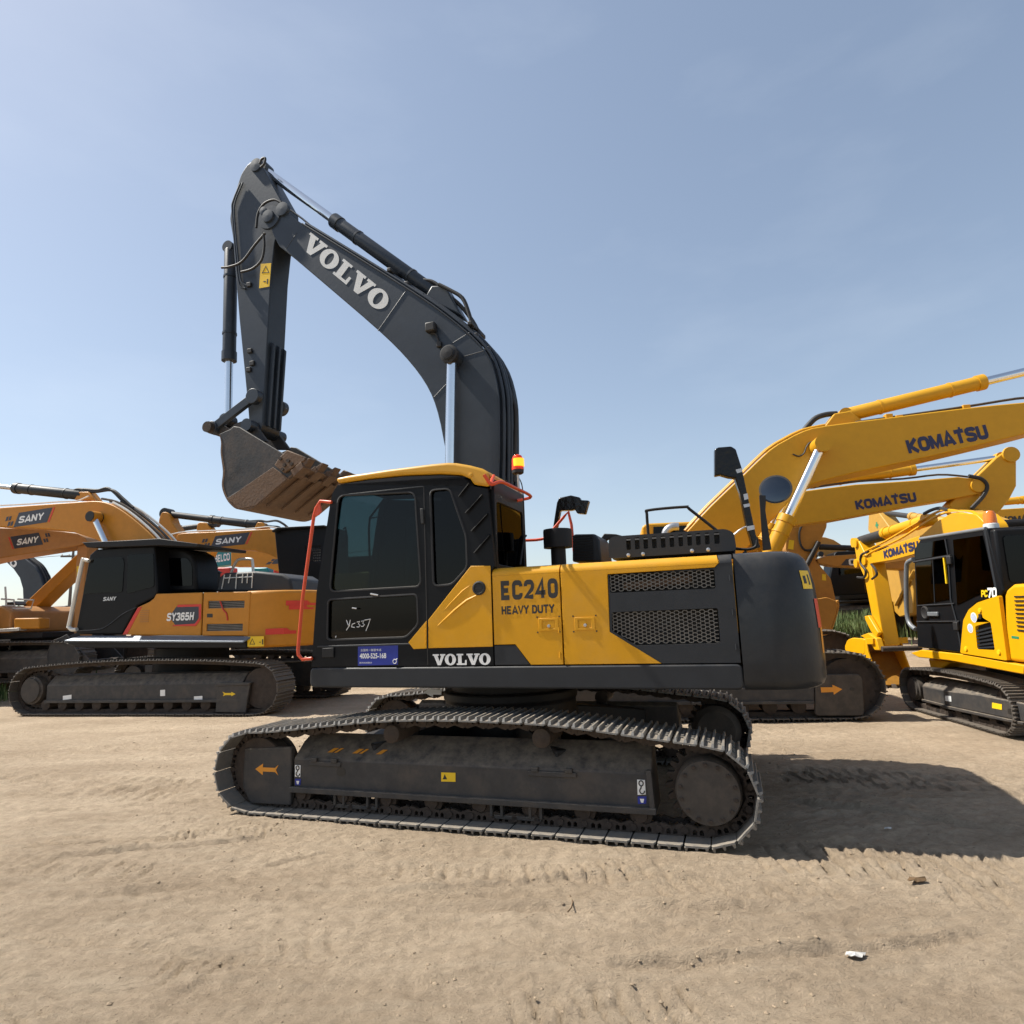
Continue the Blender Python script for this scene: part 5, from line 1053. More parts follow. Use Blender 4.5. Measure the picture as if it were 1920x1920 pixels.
# cab
cw_ = [(1.48,3.269),(1.329,3.373),(0.611,3.376),(-0.136,3.355),(-0.259,2.411),(-0.201,2.313),(0.226,2.143),(0.546,1.587),(1.701,1.619),(1.694,1.793),(1.497,3.194)]
cabL = part('cab', 'cab_black', A, cw_, .35, 1.40, bevel=.03, seg=3)
part('door_window', 'dark_glass', cabL, rnd([(1.382,3.188),(0.64,3.177),(0.588,3.071),(0.587,2.447),(1.57,2.451),(1.543,2.673)], .05), 1.404, 1.41, bevel=0)
part('quarter_window', 'dark_glass', cabL, rnd([(0.51,3.214),(-0.124,3.197),(-0.18,2.522),(0.475,2.405)], .05), 1.404, 1.41, bevel=0)
tubepart('door_seam', 'charcoal', cabL, smooth([(a, 1.405, b) for a, b in [(1.639,1.682),(1.104,1.703),(0.847,1.804),(0.554,1.992),(0.216,2.124)]], 4), .012, 6)
rb = part('cab_rear', 'cab_black', cabL, [(0.184,3.381),(-0.528,3.302),(-0.729,3.197),(-0.826,2.987),(-0.868,2.403),(0.125,2.437)], .3, 1.02, bevel=.06, seg=3)
part('rear_side_window', 'dark_glass', rb, rnd([(-0.031,3.142),(-0.625,3.109),(-0.741,2.954),(-0.776,2.528),(-0.044,2.56)], .06), 1.024, 1.03, bevel=0)
sq = [(1.045,2.37),(0.726,2.372),(0.719,2.277),(1.038,2.29)]; word('SANY', 'letter_white', cabL, ((sq[0][0]+sq[1][0])/2, 1.415, (sq[0][1]+sq[2][1])/2), BK, UPV, sq[0][0]-sq[1][0], sq[0][1]-sq[2][1], .23, .2, .06)
rg_ = [(1.546,3.519),(0.522,3.495),(-0.369,3.484),(-1.29,3.32),(-1.276,3.256),(-0.377,3.345),(0.513,3.368),(1.409,3.406)]
part('roof_guard', 'black', A, rg_, .0, 1.55, bevel=.01)
tubepart('cab_handrail', 'silver_pipe', A, smooth([(a, 1.45, b) for a, b in [(1.439,3.131),(1.554,3.156),(1.608,3.084),(1.819,1.871),(1.829,1.78),(1.746,1.716),(1.624,1.72)]], 3), .04, 10)
# boom and cylinders
Lw0 = [(5.436,4.739),(4.349,4.725),(3.193,4.703),(2.578,4.687),(2.167,4.584),(1.753,4.365),(1.24,3.998),(0.834,3.646),(0.577,3.309)]
Lb0 = [(1.35,2.787),(1.979,3.428),(2.399,3.721),(2.813,3.872),(3.337,4.019),(4.29,4.149),(5.381,4.264)]
dl_ = Vector(Lw0[0])-Vector(Lw0[1]); dl_.normalize(); dl2 = Vector(Lb0[-1])-Vector(Lb0[-2]); dl2.normalize()
tipu = Vector(Lw0[0])+dl_*1.9; tipl = Vector(Lb0[-1])+dl2*1.9
bp_ = [tuple(tipu+(tipl-tipu)*.25), *smooth(Lw0, 3), (.10, 2.4), (.1, 2.0), (.35, 1.9), (.55, 2.1), *smooth(Lb0, 3), tuple(tipu+(tipl-tipu)*.8)]
bL = part('boom', 'sany_orange', A, bp_, -.3, .3, bevel=.02)
sany_logo(bL, [(4.435,4.418)][0], (-.998, .06), 1.28, .34, (.302, .306))
lug = [(3.422,4.813),(3.281,5),(3.017,4.979),(2.79,4.744)]; part('cylinder_lug', 'sany_orange', bL, lug, -.12, .12, bevel=.02)
c0 = [(3.221,4.916),(5.288,5.304),(5.889,5.389)]; hyd(A, (c0[0][0], 0, c0[0][1]), tuple(Vector((c0[1][0], 0, c0[1][1]))+Vector((c0[2][0]-c0[1][0], 0, c0[2][1]-c0[1][1]))*3), .125, .06, .56, 'charcoal', 'steel', 'stick_cylinder')
c1 = [(2.438,4.275),(2.085,3.699)]; d = (Vector(c1[1])-Vector(c1[0])).normalized(); lw = Vector(c1[0])+d*2.3
for yy in (.45, -.45): hyd(A, (lw.x, yy, lw.y), (c1[0][0], yy, c1[0][1]), .11, .075, .45, 'sany_orange', name='boom_cylinder')
MB().cyl((c1[0][0], -.56, c1[0][1]), (c1[0][0], .58, c1[0][1]), .12, n=16).build('boom_pin', 'rubber', A)
for k, (yy, mm) in enumerate(((.25, 'silver_pipe'), (.16, 'rust_steel'), (.05, 'rubber'), (-.08, 'rust_steel'), (-.2, 'silver_pipe'))):
    pipe_run(bL, smooth(Lw0[4-(k % 2):], 3)+[(.0, 2.5)], yy, .05+.03*(k % 3), .028, mm)
tubepart('hydraulic_pipe', 'silver_pipe', bL, smooth([(a, .2, b) for a, b in [(5.795,4.826),(4.744,4.792),(3.779,4.777),(3.254,4.754),(2.9,4.848)]], 3), .02, 6)
for s in ([(3.233,5.062),(2.811,5.007),(2.555,5.039),(2.341,4.926),(2.069,4.689),(1.75,4.452)],[(3.495,5.065),(3.338,5.074),(2.912,4.975),(2.398,4.977),(2.077,4.759),(1.758,4.501)]): tubepart('hose', 'rubber', bL, smooth([(a, .05, b) for a, b in s], 4), .035, 8)
st_ = Vector(tipu+(tipl-tipu)*.5); stick_arm(A, (st_.x-.3, st_.y+.9), tuple(st_), (st_.x-.2, 2.2), (.15, .45, .2), -.2, .2, 'sany_orange'); bucket(A, (st_.x-.2, 2.1), 20, 1.25, 1.3, 0, 'sany_dull')

# ------------------------------------------------------------- right: the large yellow machine behind the counterweight
fx, fy, fr = (3.291,11.687,-0.1526)
B_ = empty('excavator', (fx, fy, 0), fr, 'large yellow excavator behind the front machine, tallest KOMATSU boom reaching right', 'excavator', GR)
plain_track(B_, (-1.4, 1.4), .6, -2.05, 1.88, 1.0, .216, 'shoe_far', .06, flip=1)
nf = [o for o in B_.children if o.name.startswith('track_frame')][0]
gd = part('idler_guard', 'hub_grey', B_, rnd([(1.389,0.633),(1.513,0.663),(1.999,0.662),(2.043,0.599),(2.009,0.072),(1.331,0.077)], .06, 4), -1.67, -1.60, bevel=.012)
part('arrow_sticker', 'sticker_orange', gd, [(1.448,0.484),(1.612,0.481),(1.613,0.518),(1.743,0.452),(1.619,0.375),(1.617,0.413),(1.447,0.409)], -1.676, -1.672, bevel=0)
part('guard_hole', 'letter_black', gd, rnd([(1.848,0.476),(1.915,0.474),(1.91,0.427),(1.843,0.428)], .04, 4), -1.675, -1.6715, bevel=0)
part('frame_side', 'frame_grey', B_, [(-0.405,0.491),(1.363,0.485),(1.338,0.246),(-0.424,0.254)], -1.655, -1.62, bevel=.01)
part('frame_ledge', 'frame_grey', B_, [(-0.422,0.297),(1.337,0.288),(1.332,0.249),(-0.426,0.257)], -1.69, -1.66, bevel=.005)
centre(B_, 1.25, .8)
hh = house(B_, -3.2, .55, 1.5, 1.30, 2.45, 'komatsu_yellow', 'black')
simple_cab(B_, -.75, 1.35, .35, 1.45, 1.30, 3.25, .25, 'komatsu_yellow')
cr = [(-0.913,3.213),(-0.808,3.26),(0.057,3.248),(0.036,2.982),(-0.928,2.997)]
up_ = part('rear_canopy', 'komatsu_yellow', B_, rnd(cr, .05), -.2, .9, bevel=.03)
part('canopy_glass', 'dark_glass', up_, [(-0.711,3.187),(-0.02,3.178),(-0.034,3.004),(-0.722,3.031)], -.216, -.206, bevel=0)
tubepart('exhaust_pipe', 'steel', B_, smooth([(a, -.6, b) for a, b in [(-0.564,2.907),(-0.519,3.05),(-0.426,3.117),(-0.303,3.121)]], 4), .07, 10)
RT = [(5.555,4.95),(4.693,4.931),(3.541,4.868),(2.389,4.803),(2.005,4.74),(1.679,4.597),(1.385,4.431),(0.928,4.033),(0.319,3.507),(-0.142,3.06)]
RB = [(0.655,2.509),(0.996,2.852),(1.412,3.264),(1.716,3.574),(1.971,3.74),(2.285,3.829),(2.766,3.924),(4.105,4.142),(5.475,4.399)]
du = (Vector(RT[0])-Vector(RT[1])).normalized(); dn = (Vector(RB[-1])-Vector(RB[-2])).normalized(); tu, tl = Vector(RT[0])+du*1.6, Vector(RB[-1])+dn*1.5
bR = part('boom', 'komatsu_yellow', B_, [tuple(tu+(tl-tu)*.2)]+smooth(RT, 2)+[(-.25, 2.75), (-.3, 2.3), (.0, 2.05), (.3, 2.2)]+smooth(RB, 2)+[tuple(tu+(tl-tu)*.85)], -.35, .35, bevel=.02)
v, f = komatsu_word(); q = [(3.638,4.322),(4.926,4.503),(3.651,4.43),(3.653,4.233)]; dv = (Vector(q[1])-Vector(q[0])); d3 = Vector((dv.x, 0, dv.y)).normalized(); u3 = Vector((-d3.z, 0, d3.x))
place2d('lettering', v, f, 'navy', bR, ((q[0][0]+q[1][0])/2, -.355, (q[0][1]+q[1][1])/2), d3, u3, dv.length, .31)
c0 = [(2.819,5.051),(5.059,5.39),(5.839,5.556)]; dd = Vector((c0[2][0]-c0[1][0], 0, c0[2][1]-c0[1][1]))
hyd(B_, (c0[0][0], 0, c0[0][1]), tuple(Vector((c0[1][0], 0, c0[1][1]))+dd*2.2), .125, .075, .60, 'komatsu_yellow', 'chrome', 'stick_cylinder')
part('cylinder_lug', 'komatsu_yellow', bR, [(2.428,4.844),(2.611,5.069),(2.877,5.097),(3.065,4.908),(2.987,4.837)], -.14, .14, bevel=.02)
c1 = [(2.203,4.41),(1.606,3.323),(1.212,2.713)]; d = (Vector(c1[1])-Vector(c1[0])).normalized(); lw = Vector(c1[0])+d*2.75
for yy in (-.55, .55): hyd(B_, (lw.x, yy, lw.y), (c1[0][0], yy, c1[0][1]), .14, .085, .50, 'komatsu_yellow', name='boom_cylinder')
MB().cyl((c1[0][0], -.70, c1[0][1]), (c1[0][0], .7, c1[0][1]), .15, n=20).build('boom_pin', 'komatsu_yellow', B_)
tubepart('hose', 'rubber', bR, smooth([(a, 0, b) for a, b in [(2.702,5.1),(2.526,5.1),(2.344,5.053),(2.208,4.94),(2.109,4.831)]], 4), .05, 8)
tubepart('hose', 'rubber', bR, smooth([(a, -.37, b) for a, b in [(2.165,4.516),(2.079,4.512),(2.009,4.435),(1.957,4.327),(1.867,4.278),(1.768,4.323)]], 4), .012, 6)
for k, (yy, of) in enumerate(((-.28, .03), (-.2, .05), (.1, .05), (.2, .05))): pipe_run(bR, smooth(RT[3:], 2), yy, of, .022, 'komatsu_yellow' if k < 2 else 'rust_steel')
tubepart('hydraulic_pipe', 'rust_steel', bR, smooth([(a, -.2, b) for a, b in [(5.781,5.053),(5.528,5.065),(4.709,4.989),(3.605,4.908),(2.922,4.86)]], 3), .022, 6)
for p in [(3.472,4.919),(3.636,4.883),(4.724,4.977)]: MB().box(p[0]-.06, p[0]+.06, -.25, -.12, p[1]-.07, p[1]+.04).build('pipe_clamp', 'komatsu_yellow', bR, .01)
stick_arm(B_, tuple(tu+(tl-tu)*.2+du*.9+Vector((0, .7))), tuple(tu+(tl-tu)*.5), tuple(tu+(tl-tu)*.5+Vector((1.2, -2.6))), (.2, .5, .22), -.22, .22, 'komatsu_yellow')
# round mirror and film-wrapped lamp post on its front corner
pm = [(0.933,3.454),(0.941,3.202),(0.953,2.592)]; ms_ = part('mirror_post', 'rubber', B_, [(0.908,3.455),(1.011,3.439),(0.973,3.201),(1.007,2.572),(0.882,2.562)], -1.43, -1.38, bevel=.006)
mc_ = [(1.161,3.53),(0.967,3.653),(1.349,3.377)]; ax = Vector((-.25, -.93, .28))
MB().lathe(Vector((mc_[0][0], -1.42, mc_[0][1]))-ax*.05, ax, [(0, .06), (.03, .19), (.05, .245), (.06, .25), (.062, .238)], 32).build('mirror_shell', 'rubber', ms_)
MB().lathe(Vector((mc_[0][0], -1.42, mc_[0][1]))+ax*.006, ax, [(0, .239), (.022, .17), (.035, .085), (.038, .001)], 32).build('mirror_glass', 'dark_mirror', ms_)
hd = [(0.266,4.238),(0.324,4.265),(0.524,4.267),(0.593,4.214),(0.661,3.884),(0.704,3.476),(0.776,2.808),(0.832,2.609),(0.718,2.582),(0.644,2.98),(0.594,3.483),(0.536,3.74),(0.442,3.757),(0.318,3.806),(0.23,3.795)]
wp = part('wrapped_lamp_post', 'wrap_film', B_, hd, -1.52, -1.38, bevel=.02)
for q in ([(0.559,3.874),(0.647,3.891),(0.657,3.833),(0.576,3.812)],[(0.641,3.466),(0.705,3.478),(0.712,3.388),(0.648,3.372)],[(0.626,3.301),(0.721,3.315),(0.726,3.268),(0.637,3.25)],[(0.648,2.95),(0.761,2.963),(0.762,2.898),(0.651,2.878)]): part('tape_band', 'tape', wp, q, -1.525, -1.521, bevel=0)
tubepart('post_stay', 'steel', wp, [(a, -1.45, b) for a, b in [(0.719,2.943),(0.626,2.948),(0.543,2.903),(0.442,2.826)]], .015, 6)
tubepart('post_foot', 'rubber', wp, smooth([(a, -1.45, b) for a, b in [(0.791,2.775),(0.793,2.66),(0.719,2.599),(0.47,2.601)]], 4), .02, 6)
part('front_deck', 'komatsu_yellow', B_, [(.5, 1.3), (1.05, 1.3), (1.05, 1.9), (.9, 2.3), (.5, 2.4)], -1.5, -.6, bevel=.04)
# ------------------------------------------------------------- right: the small bright yellow machine
fx, fy, fr = (7.162,9.341,1.4706)
P_ = empty('excavator', (fx, fy, 0), fr, 'small bright yellow excavator at right edge, black cab marked PC70, amber lamp on roof', 'excavator', GR)
plain_track(P_, (.875, -.875), .45, -1.12, 1.08, .66, .135, 'shoe_far', .05, flip=-1)
nf = [o for o in P_.children if o.name.startswith('track_frame')][0]
part('frame_side', 'frame_grey', P_, [(0.161,0.405),(-0.66,0.446),(-1.581,0.455),(-1.529,0.233),(0.215,0.194)], 1.0, 1.04, bevel=.015)
part('frame_ledge', 'frame_grey', P_, [(0.215,0.194),(-1.529,0.233),(-1.521,0.201),(0.225,0.154)], 1.0, 1.07, bevel=.005)
part('frame_label', 'sticker_yellow', nf, [(-0.943,0.382),(-1.136,0.386),(-1.12,0.317),(-0.925,0.312)], 1.0415, 1.044, bevel=0)
part('frame_tag', 'letter_white', nf, [(0.141,0.335),(-0.01,0.346),(0.003,0.268),(0.161,0.259)], 1.0415, 1.044, bevel=0)
part('frame_hole', 'letter_black', nf, rnd([(-1.242,0.351),(-1.389,0.356),(-1.375,0.297),(-1.227,0.288)], .02), 1.0415, 1.044, bevel=0)
centre(P_, .95, .45)
part('deck_skirt', 'bright_yellow', P_, [(0.96,0.887),(0.614,0.955),(-0.474,0.955),(-1.688,0.903),(-1.663,0.797),(-0.111,0.846),(0.729,0.832)], -1.05, 1.06, bevel=.012)
dk = [(0.771,0.81),(0.183,0.801),(0.35,0.718),(0.558,0.64),(0.745,0.676)]; part('deck_gusset', 'bright_yellow', P_, dk, .2, .9, bevel=.02)
cw_ = [(0.455,2.477),(0.222,2.612),(0.059,2.629),(-1.365,2.572),(-1.433,2.19),(-1.507,1.775),(-1.456,1.729),(-0.957,1.649),(-0.673,1.497),(-0.429,0.97),(0.739,0.984)]
cP = part('cab', 'cab_black', P_, cw_, .08, 1.05, bevel=.02, seg=3)
part('door_window', 'dark_glass', cP, [(0.431,2.283),(-0.421,2.275),(-0.344,1.698),(0.54,1.631)], 1.054, 1.06, bevel=0)
part('upper_window', 'dark_glass', cP, [(0.32,2.549),(-0.47,2.534),(-0.433,2.323),(0.443,2.316)], 1.054, 1.06, bevel=0)
part('quarter_window', 'dark_glass', cP, [(-0.633,2.506),(-1.281,2.487),(-1.369,1.814),(-0.915,1.722),(-0.51,1.619)], 1.054, 1.06, bevel=0)
for s, r in (([(0.472,2.286),(-0.531,2.295)],.018), ([(-0.454,2.536),(-0.467,2.31),(-0.38,1.697),(-0.443,1.411),(-0.467,0.982)],.012), ([(0.627,1.378),(-0.505,1.397)],.010), ([(0.543,1.621),(-0.45,1.639)],.010), ([(-0.064,2.285),(0.045,1.645)],.008)):
    tubepart('door_bar', 'charcoal', cP, [(a, 1.062, b) for a, b in s], r, 6)
tubepart('yellow_strip', 'sticker_yellow', cP, [(a, 1.065, b) for a, b in [(-0.372,2.28),(-0.358,2.046),(-0.35,1.92)]], .02, 4)
dh = [(0.348,1.515),(0.509,1.515),(0.252,1.505),(0.009,1.496)]; MB().lathe((dh[0][0], 1.055, dh[0][1]), (0, 1, 0), [(0, .10), (.02, .095), (.025, .08), (.012, .06), (.012, .001)], 20).build('door_handle', 'rubber', cP)
MB().box(dh[3][0]-.03, dh[2][0], 1.055, 1.085, dh[3][1]-.03, dh[3][1]+.03).build('door_lock', 'grey_rail', cP, .008)
for p in [(-0.498,2.23),(-0.438,1.327)]: MB().box(p[0]-.05, p[0]+.05, 1.05, 1.09, p[1]-.05, p[1]+.06).build('door_hinge', 'rubber', cP, .008)
xr_ = cw_[3][0]
rw = [(1.027,2.522),(0.064,2.492),(0.157,1.913),(0.984,1.869)]
part('rear_wall', 'cab_black', cP, [(.06, cw_[5][1]), (1.04, cw_[5][1]), (1.04, cw_[3][1]-.03), (.06, cw_[3][1]-.03)], xr_-.14, xr_-.02, 'x', .03)
part('rear_window', 'dark_glass', cP, rnd([(.14, cw_[5][1]+.1), (.96, cw_[5][1]+.1), (.96, cw_[3][1]-.12), (.14, cw_[3][1]-.12)], .05), xr_-.152, xr_-.144, 'x', 0)
tubepart('corner_pillar', 'charcoal', cP, [(a, 1.03, b) for a, b in [(-1.329,2.565),(-1.372,1.796)]], .03, 8)
tubepart('roof_edge', 'grey_rail', cP, [(a, 1.04, b) for a, b in [(0.241,2.616),(-1.346,2.567)]], .025, 8)
kq = [(-1.094,1.771),(-1.226,1.785),(-1.211,1.724),(-1.409,1.796),(-1.391,1.725)]
word('PC', 'sticker_yellow', cP, ((kq[0][0]+kq[1][0])/2, 1.066, [(-1.153,1.756)][0][1]), BK, UPV, kq[0][0]-kq[1][0], .09, .28, .2)
word('70', 'white_paint', cP, ((kq[1][0]+kq[3][0])/2, 1.066, [(-1.313,1.761)][0][1]), BK, UPV, kq[1][0]-kq[3][0], .13, .26, .2)
# yellow flank and bonnet
fl1 = rnd([(-0.446,0.971),(-0.627,1.413),(-0.781,1.552),(-1.001,1.645),(-1.45,1.726),(-1.423,0.939)], .03)
hv = rnd([(-0.875,1.341),(-1.214,1.403),(-1.217,1.052),(-0.853,1.044)], .03)
sp_ = part('side_panel', 'bright_yellow', P_, fl1, 1.03, 1.075, bevel=.015, holes=[hv]); part('vent_back', 'radiator', sp_, hv, 1.02, 1.035, bevel=0)
for s in ([(-0.879,1.273),(-1.219,1.334)],[(-0.874,1.228),(-1.219,1.286)],[(-0.869,1.183),(-1.218,1.238)],[(-0.864,1.139),(-1.217,1.188)],[(-0.859,1.094),(-1.216,1.14)],[(-0.853,1.058),(-1.216,1.094)]): tubepart('vent_slat', 'charcoal', sp_, [(s[0][0], 1.06, s[0][1]), (s[1][0], 1.06, s[1][1])], .016, 4)
bn = [(-1.303,0.931),(-1.482,1.725),(-1.537,1.791),(-1.667,1.85),(-2.676,1.816),(-2.458,0.87),(-1.439,0.941)]
bs_ = part('bonnet', 'bright_yellow', P_, [(bn[0][0]-.02, bn[0][1]), (bn[1][0], bn[1][1])]+bn[2:4]+[(bn[3][0]-.55, bn[3][1]), (bn[3][0]-.75, bn[3][1]-.15), (bn[3][0]-.8, bn[0][1]+.05), (bn[3][0]-.7, bn[0][1])], -1.03, 1.03, bevel=.04, seg=3)
for s in ([(-1.679,1.703),(-1.862,1.702)],[(-1.672,1.654),(-1.85,1.652)],[(-1.668,1.605),(-1.839,1.603)],[(-1.661,1.556),(-1.827,1.553)],[(-1.657,1.506),(-1.815,1.503)],[(-1.653,1.457),(-1.803,1.454)],[(-1.646,1.408),(-1.791,1.404)],[(-1.642,1.359),(-1.779,1.354)],[(-1.637,1.31),(-1.768,1.304)]):
    d = Vector(s[1])-Vector(s[0]); e = Vector(s[0])+d*1.6; tubepart('bonnet_slot', 'letter_black', bs_, [(s[0][0], 1.033, s[0][1]), (e.x, 1.033, e.y)], .012, 4)
part('bonnet_label', 'sticker_green', bs_, [(-1.507,1.238),(-1.637,1.232),(-1.63,1.203),(-1.5,1.208)], 1.0305, 1.033, bevel=0)
for c, r in (([(-0.878,1.453)][0], .065), ([(-0.765,1.31)][0], .06)):
    o = MB().lathe((c[0], 1.075, c[1]), (0, 1, 0), [(0, r), (.003, r), (.004, .001)], 24).build('round_sticker', 'white_paint', sp_); MB().lathe((c[0], 1.0795, c[1]), (0, 1, 0), [(0, r*.8), (.001, r*.8), (.0012, .001)], 24).build('sticker_disc', 'sticker_pale', sp_)
tubepart('panel_catch', 'rubber', sp_, [(a, 1.09, b) for a, b in [(-1.047,1.498),(-1.04,1.437)]], .02, 6)
for p in [(-0.606,1.037),(-1.297,1.032),(-1.038,1.546)]: MB().cyl((p[0], 1.07, p[1]), (p[0], 1.09, p[1]), .03, n=8).build('panel_bolt', 'sticker_yellow', sp_)
tubepart('front_handrail', 'grey_rail', P_, smooth([(a, 1.05, b) for a, b in [(0.502,2.331),(0.66,2.3),(0.753,2.198),(0.903,1.635),(0.916,1.417),(0.854,1.321),(0.721,1.26)]], 3), .035, 8)
bq = [(0.857,2.602),(0.849,2.656),(0.834,2.764),(0.894,2.694),(0.794,2.689)]; by_ = bq[0][0]; bz = bq[0][1]
be = MB().lathe((-1.15, by_, bz-.06), (0, 0, 1), [(0, .09), (.10, .085), (.11, .07)], 20).build('beacon_base', 'letter_white', P_); MB().lathe((-1.15, by_, bz+.05), (0, 0, 1), [(0, .075), (.12, .07), (.16, .05), (.17, .001)], 20).build('beacon_lens', 'orange_lens', be)
# boom, stick, bucket
bp_ = [(4.288,2.631),(3.778,2.708),(2.875,2.791),(1.949,2.839),(1.433,3.002),(1.021,3.07),(0.789,3.057),(0.335,2.965),(0.126,2.777),(0.095,2.566),(0.615,2.409),(1.136,2.616),(2.027,2.54),(3.067,2.488),(4.193,2.492)]
bP = part('boom', 'bright_yellow', P_, rnd(bp_[:10]+[(.1, 2.2), (.2, 1.2), (.55, 1.1), (.75, 1.5)]+bp_[11:], .06, 3), -.15, .15, bevel=.02)
v, f = komatsu_word(); q = [(3.451,2.63),(2.098,2.683),(3.432,2.698),(3.449,2.572)]; dv = Vector(q[1])-Vector(q[0]); d3 = Vector((dv.x, 0, dv.y)).normalized(); u3 = Vector((d3.z, 0, -d3.x)); u3 = u3 if u3.z > 0 else -u3
place2d('lettering', v, f, 'navy', bP, ((q[0][0]+q[1][0])/2, .155, (q[0][1]+q[1][1])/2), d3, u3, dv.length, .20)
c0 = [(1.95,3.097),(3.57,3.041),(4.75,3.024),(5.002,3.026)]; hyd(P_, (c0[0][0], 0, c0[0][1]), (c0[3][0], 0, c0[3][1]), .11, .06, .55, 'bright_yellow', name='stick_cylinder')
MB().tube([(c0[1][0], 0, c0[1][1]), (c0[2][0], 0, c0[2][1])], .115, 14).build('cylinder_sleeve', 'rubber', P_)
for s, m_ in (([(4.295,2.674),(3.882,2.752),(2.858,2.853),(2.007,3.006),(1.31,3.112),(0.872,3.09),(0.448,3.008),(0.244,2.854)],'bright_yellow'), ([(4.494,2.759),(3.402,2.879),(2.2,3.062),(1.373,3.168),(0.985,3.122),(0.638,3.023)],'bright_yellow'), ([(1.832,3.198),(1.603,3.224),(1.348,3.218),(1.083,3.141)],'rubber'), ([(0.997,3.09),(0.694,3.058),(0.359,2.937),(0.277,2.777)],'silver_pipe')):
    tubepart('hydraulic_pipe', m_, bP, smooth([(a, .12, b) for a, b in s], 3), .03 if m_ == 'rubber' else .022, 6)
sk_ = [(4.781,3.003),(4.525,3.018),(4.247,2.657),(4.089,2.464),(3.911,0.834),(4.134,0.781),(4.274,1.099),(4.469,2.231),(4.744,2.624)]
sP = part('stick', 'bright_yellow', P_, sk_, -.15, .15, bevel=.015)
for s in ([(4.002,2.738),(4.348,2.696),(4.43,2.525),(4.238,2.364),(4.344,2.224),(4.684,2.243)],[(3.94,2.467),(3.786,2.356),(3.757,2.242),(3.991,2.17)]): tubepart('hose', 'rubber', sP, smooth([(a, .2, b) for a, b in s], 4), .025, 6)
for p in [(4.643,2.979),(4.317,2.575),(4.73,2.547),(4.178,1.031)]: MB().lathe((p[0], .13, p[1]), (0, 1, 0), [(0, .10), (.06, .095), (.065, .001)], 16).build('pin_boss', 'bright_yellow', sP)
part('bucket_link', 'bright_yellow', P_, [(4.481,1.413),(4.29,1.429),(4.034,1.192),(3.908,1.084),(4.025,0.997),(4.25,1.102),(4.452,1.327)], .16, .24, bevel=.015)
part('bucket_link', 'bright_yellow', P_, [(4.644,1.003),(4.258,1.073),(3.908,0.973),(3.819,0.745),(4.036,0.733),(4.241,0.904)], .18, .30, bevel=.015)
kq = [(5.402,0.737),(5.21,0.897),(4.912,0.954),(4.298,0.957),(4.378,0.624),(5.382,0.622)]; xk = kq[3][0]
kP = part('bucket', 'bright_yellow', P_, rnd(kq, .08, 4), .32, .36, bevel=.02)
lipL = [(0.55,0.695),(-0.154,0.694),(0.043,0.018)]
zl, zt_ = lipL[2][1], lipL[0][1]; x0k, x1k = xk+.02, xk-.75
prof = [(x0k+.35, kq[0][1]+.1), (x0k+.38, kq[0][1]-.1), (x0k+.3, zt_-.1), (x0k, zl+.22), (x1k+.35, zl+.02)]
for yy in (.32, -.36): part('side_plate', 'bright_yellow', kP, [(x0k-.05, kq[3][1])]+prof+[(x0k-.08, zt_+.02)], yy, yy+.035, bevel=.01)
MB().loft([[(p[0], -.36, p[1]), (p[0], .34, p[1]), (p[0]-.03, .34, p[1]+.03), (p[0]-.03, -.36, p[1]+.03)] for p in smooth(prof, 4)]).build('bucket_shell', 'bucket_inner', kP)
part('bucket_top', 'bright_yellow', kP, [(x0k+.36, kq[2][1]-.02), (x0k-.35, kq[3][1]+.02), (x0k-.35, kq[3][1]-.10), (x0k+.36, kq[2][1]-.14)], -.34, .345, bevel=.01)
for k in range(4): yy = -.28+k*.187; part('bucket_tooth', 'rust_steel', kP, [(x1k+.42, zl+.06), (x1k+.36, zl-.01), (x1k+.2, zl-.05), (x1k+.3, zl+.06)], yy-.04, yy+.04, bevel=.006)
MB().cyl(([(3.419,0.796)][0][0], -.3, [(3.419,0.796)][0][1]), ([(3.419,0.796)][0][0], .42, [(3.419,0.796)][0][1]), .05, n=16).build('bucket_pin', 'rust_steel', kP)

# ------------------------------------------------------------- further machines in the row, fuller behind the front ones
def machine(fr_, label, m, tracks=(1.3, .6, 4.2, 1.0), hz=(1.3, 2.4), x0=-3.0, x1=.4, cabm='cab_black', cabside=1, group=GR, cabz=3.2, cab=True, pitch=.3):
    x, y, r = fr_; o = empty('excavator', (x, y, base_z(x, y)), r, label, 'excavator', group)
    g, w, L, H = tracks; plain_track(o, (g, -g), w, -L/2, L/2, H, pitch, 'shoe_far', .05)
    centre(o, hz[0]-.05, .65); house(o, x0, x1, 1.4, hz[0], hz[1], m)
    if cab: simple_cab(o, -.35, 1.4, *((.35, 1.4) if cabside > 0 else (-1.4, -.35)), hz[0], cabz, .3, cabm)
    return o
# second yellow machine, parallel behind the big one
o = machine((5.4,16.8,-0.15), 'yellow excavator whose lower KOMATSU boom ends in a tall stick head at right', 'komatsu_yellow', cabside=1); zz = o.location.z
def dz(pts, z=None): return [(a, b-zz) for a, b in pts]
tb = dz([(2.302,4.579),(3.393,4.657),(4.839,4.666),(5.785,4.691),(6.147,4.614),(6.374,4.418),(6.281,4.244),(5.525,4.138),(4.763,4.055),(2.809,3.78),(1.714,3.685)])
bR2 = part('boom', 'komatsu_yellow', o, tb[:7]+tb[7:]+[(1.1, 3.0), (.1, 1.8), (-.2, 2.1), (.6, 3.6), (1.6, 4.4)], -.3, .3, bevel=.02)
v, f = komatsu_word(); q = dz([(3.331,4.131),(4.761,4.262)]); dv = Vector(q[1])-Vector(q[0]); d3 = Vector((dv.x, 0, dv.y)).normalized(); u3 = Vector((-d3.z, 0, d3.x))
place2d('lettering', v, f, 'navy', bR2, ((q[0][0]+q[1][0])/2, -.306, (q[0][1]+q[1][1])/2), d3, u3, dv.length, .30)
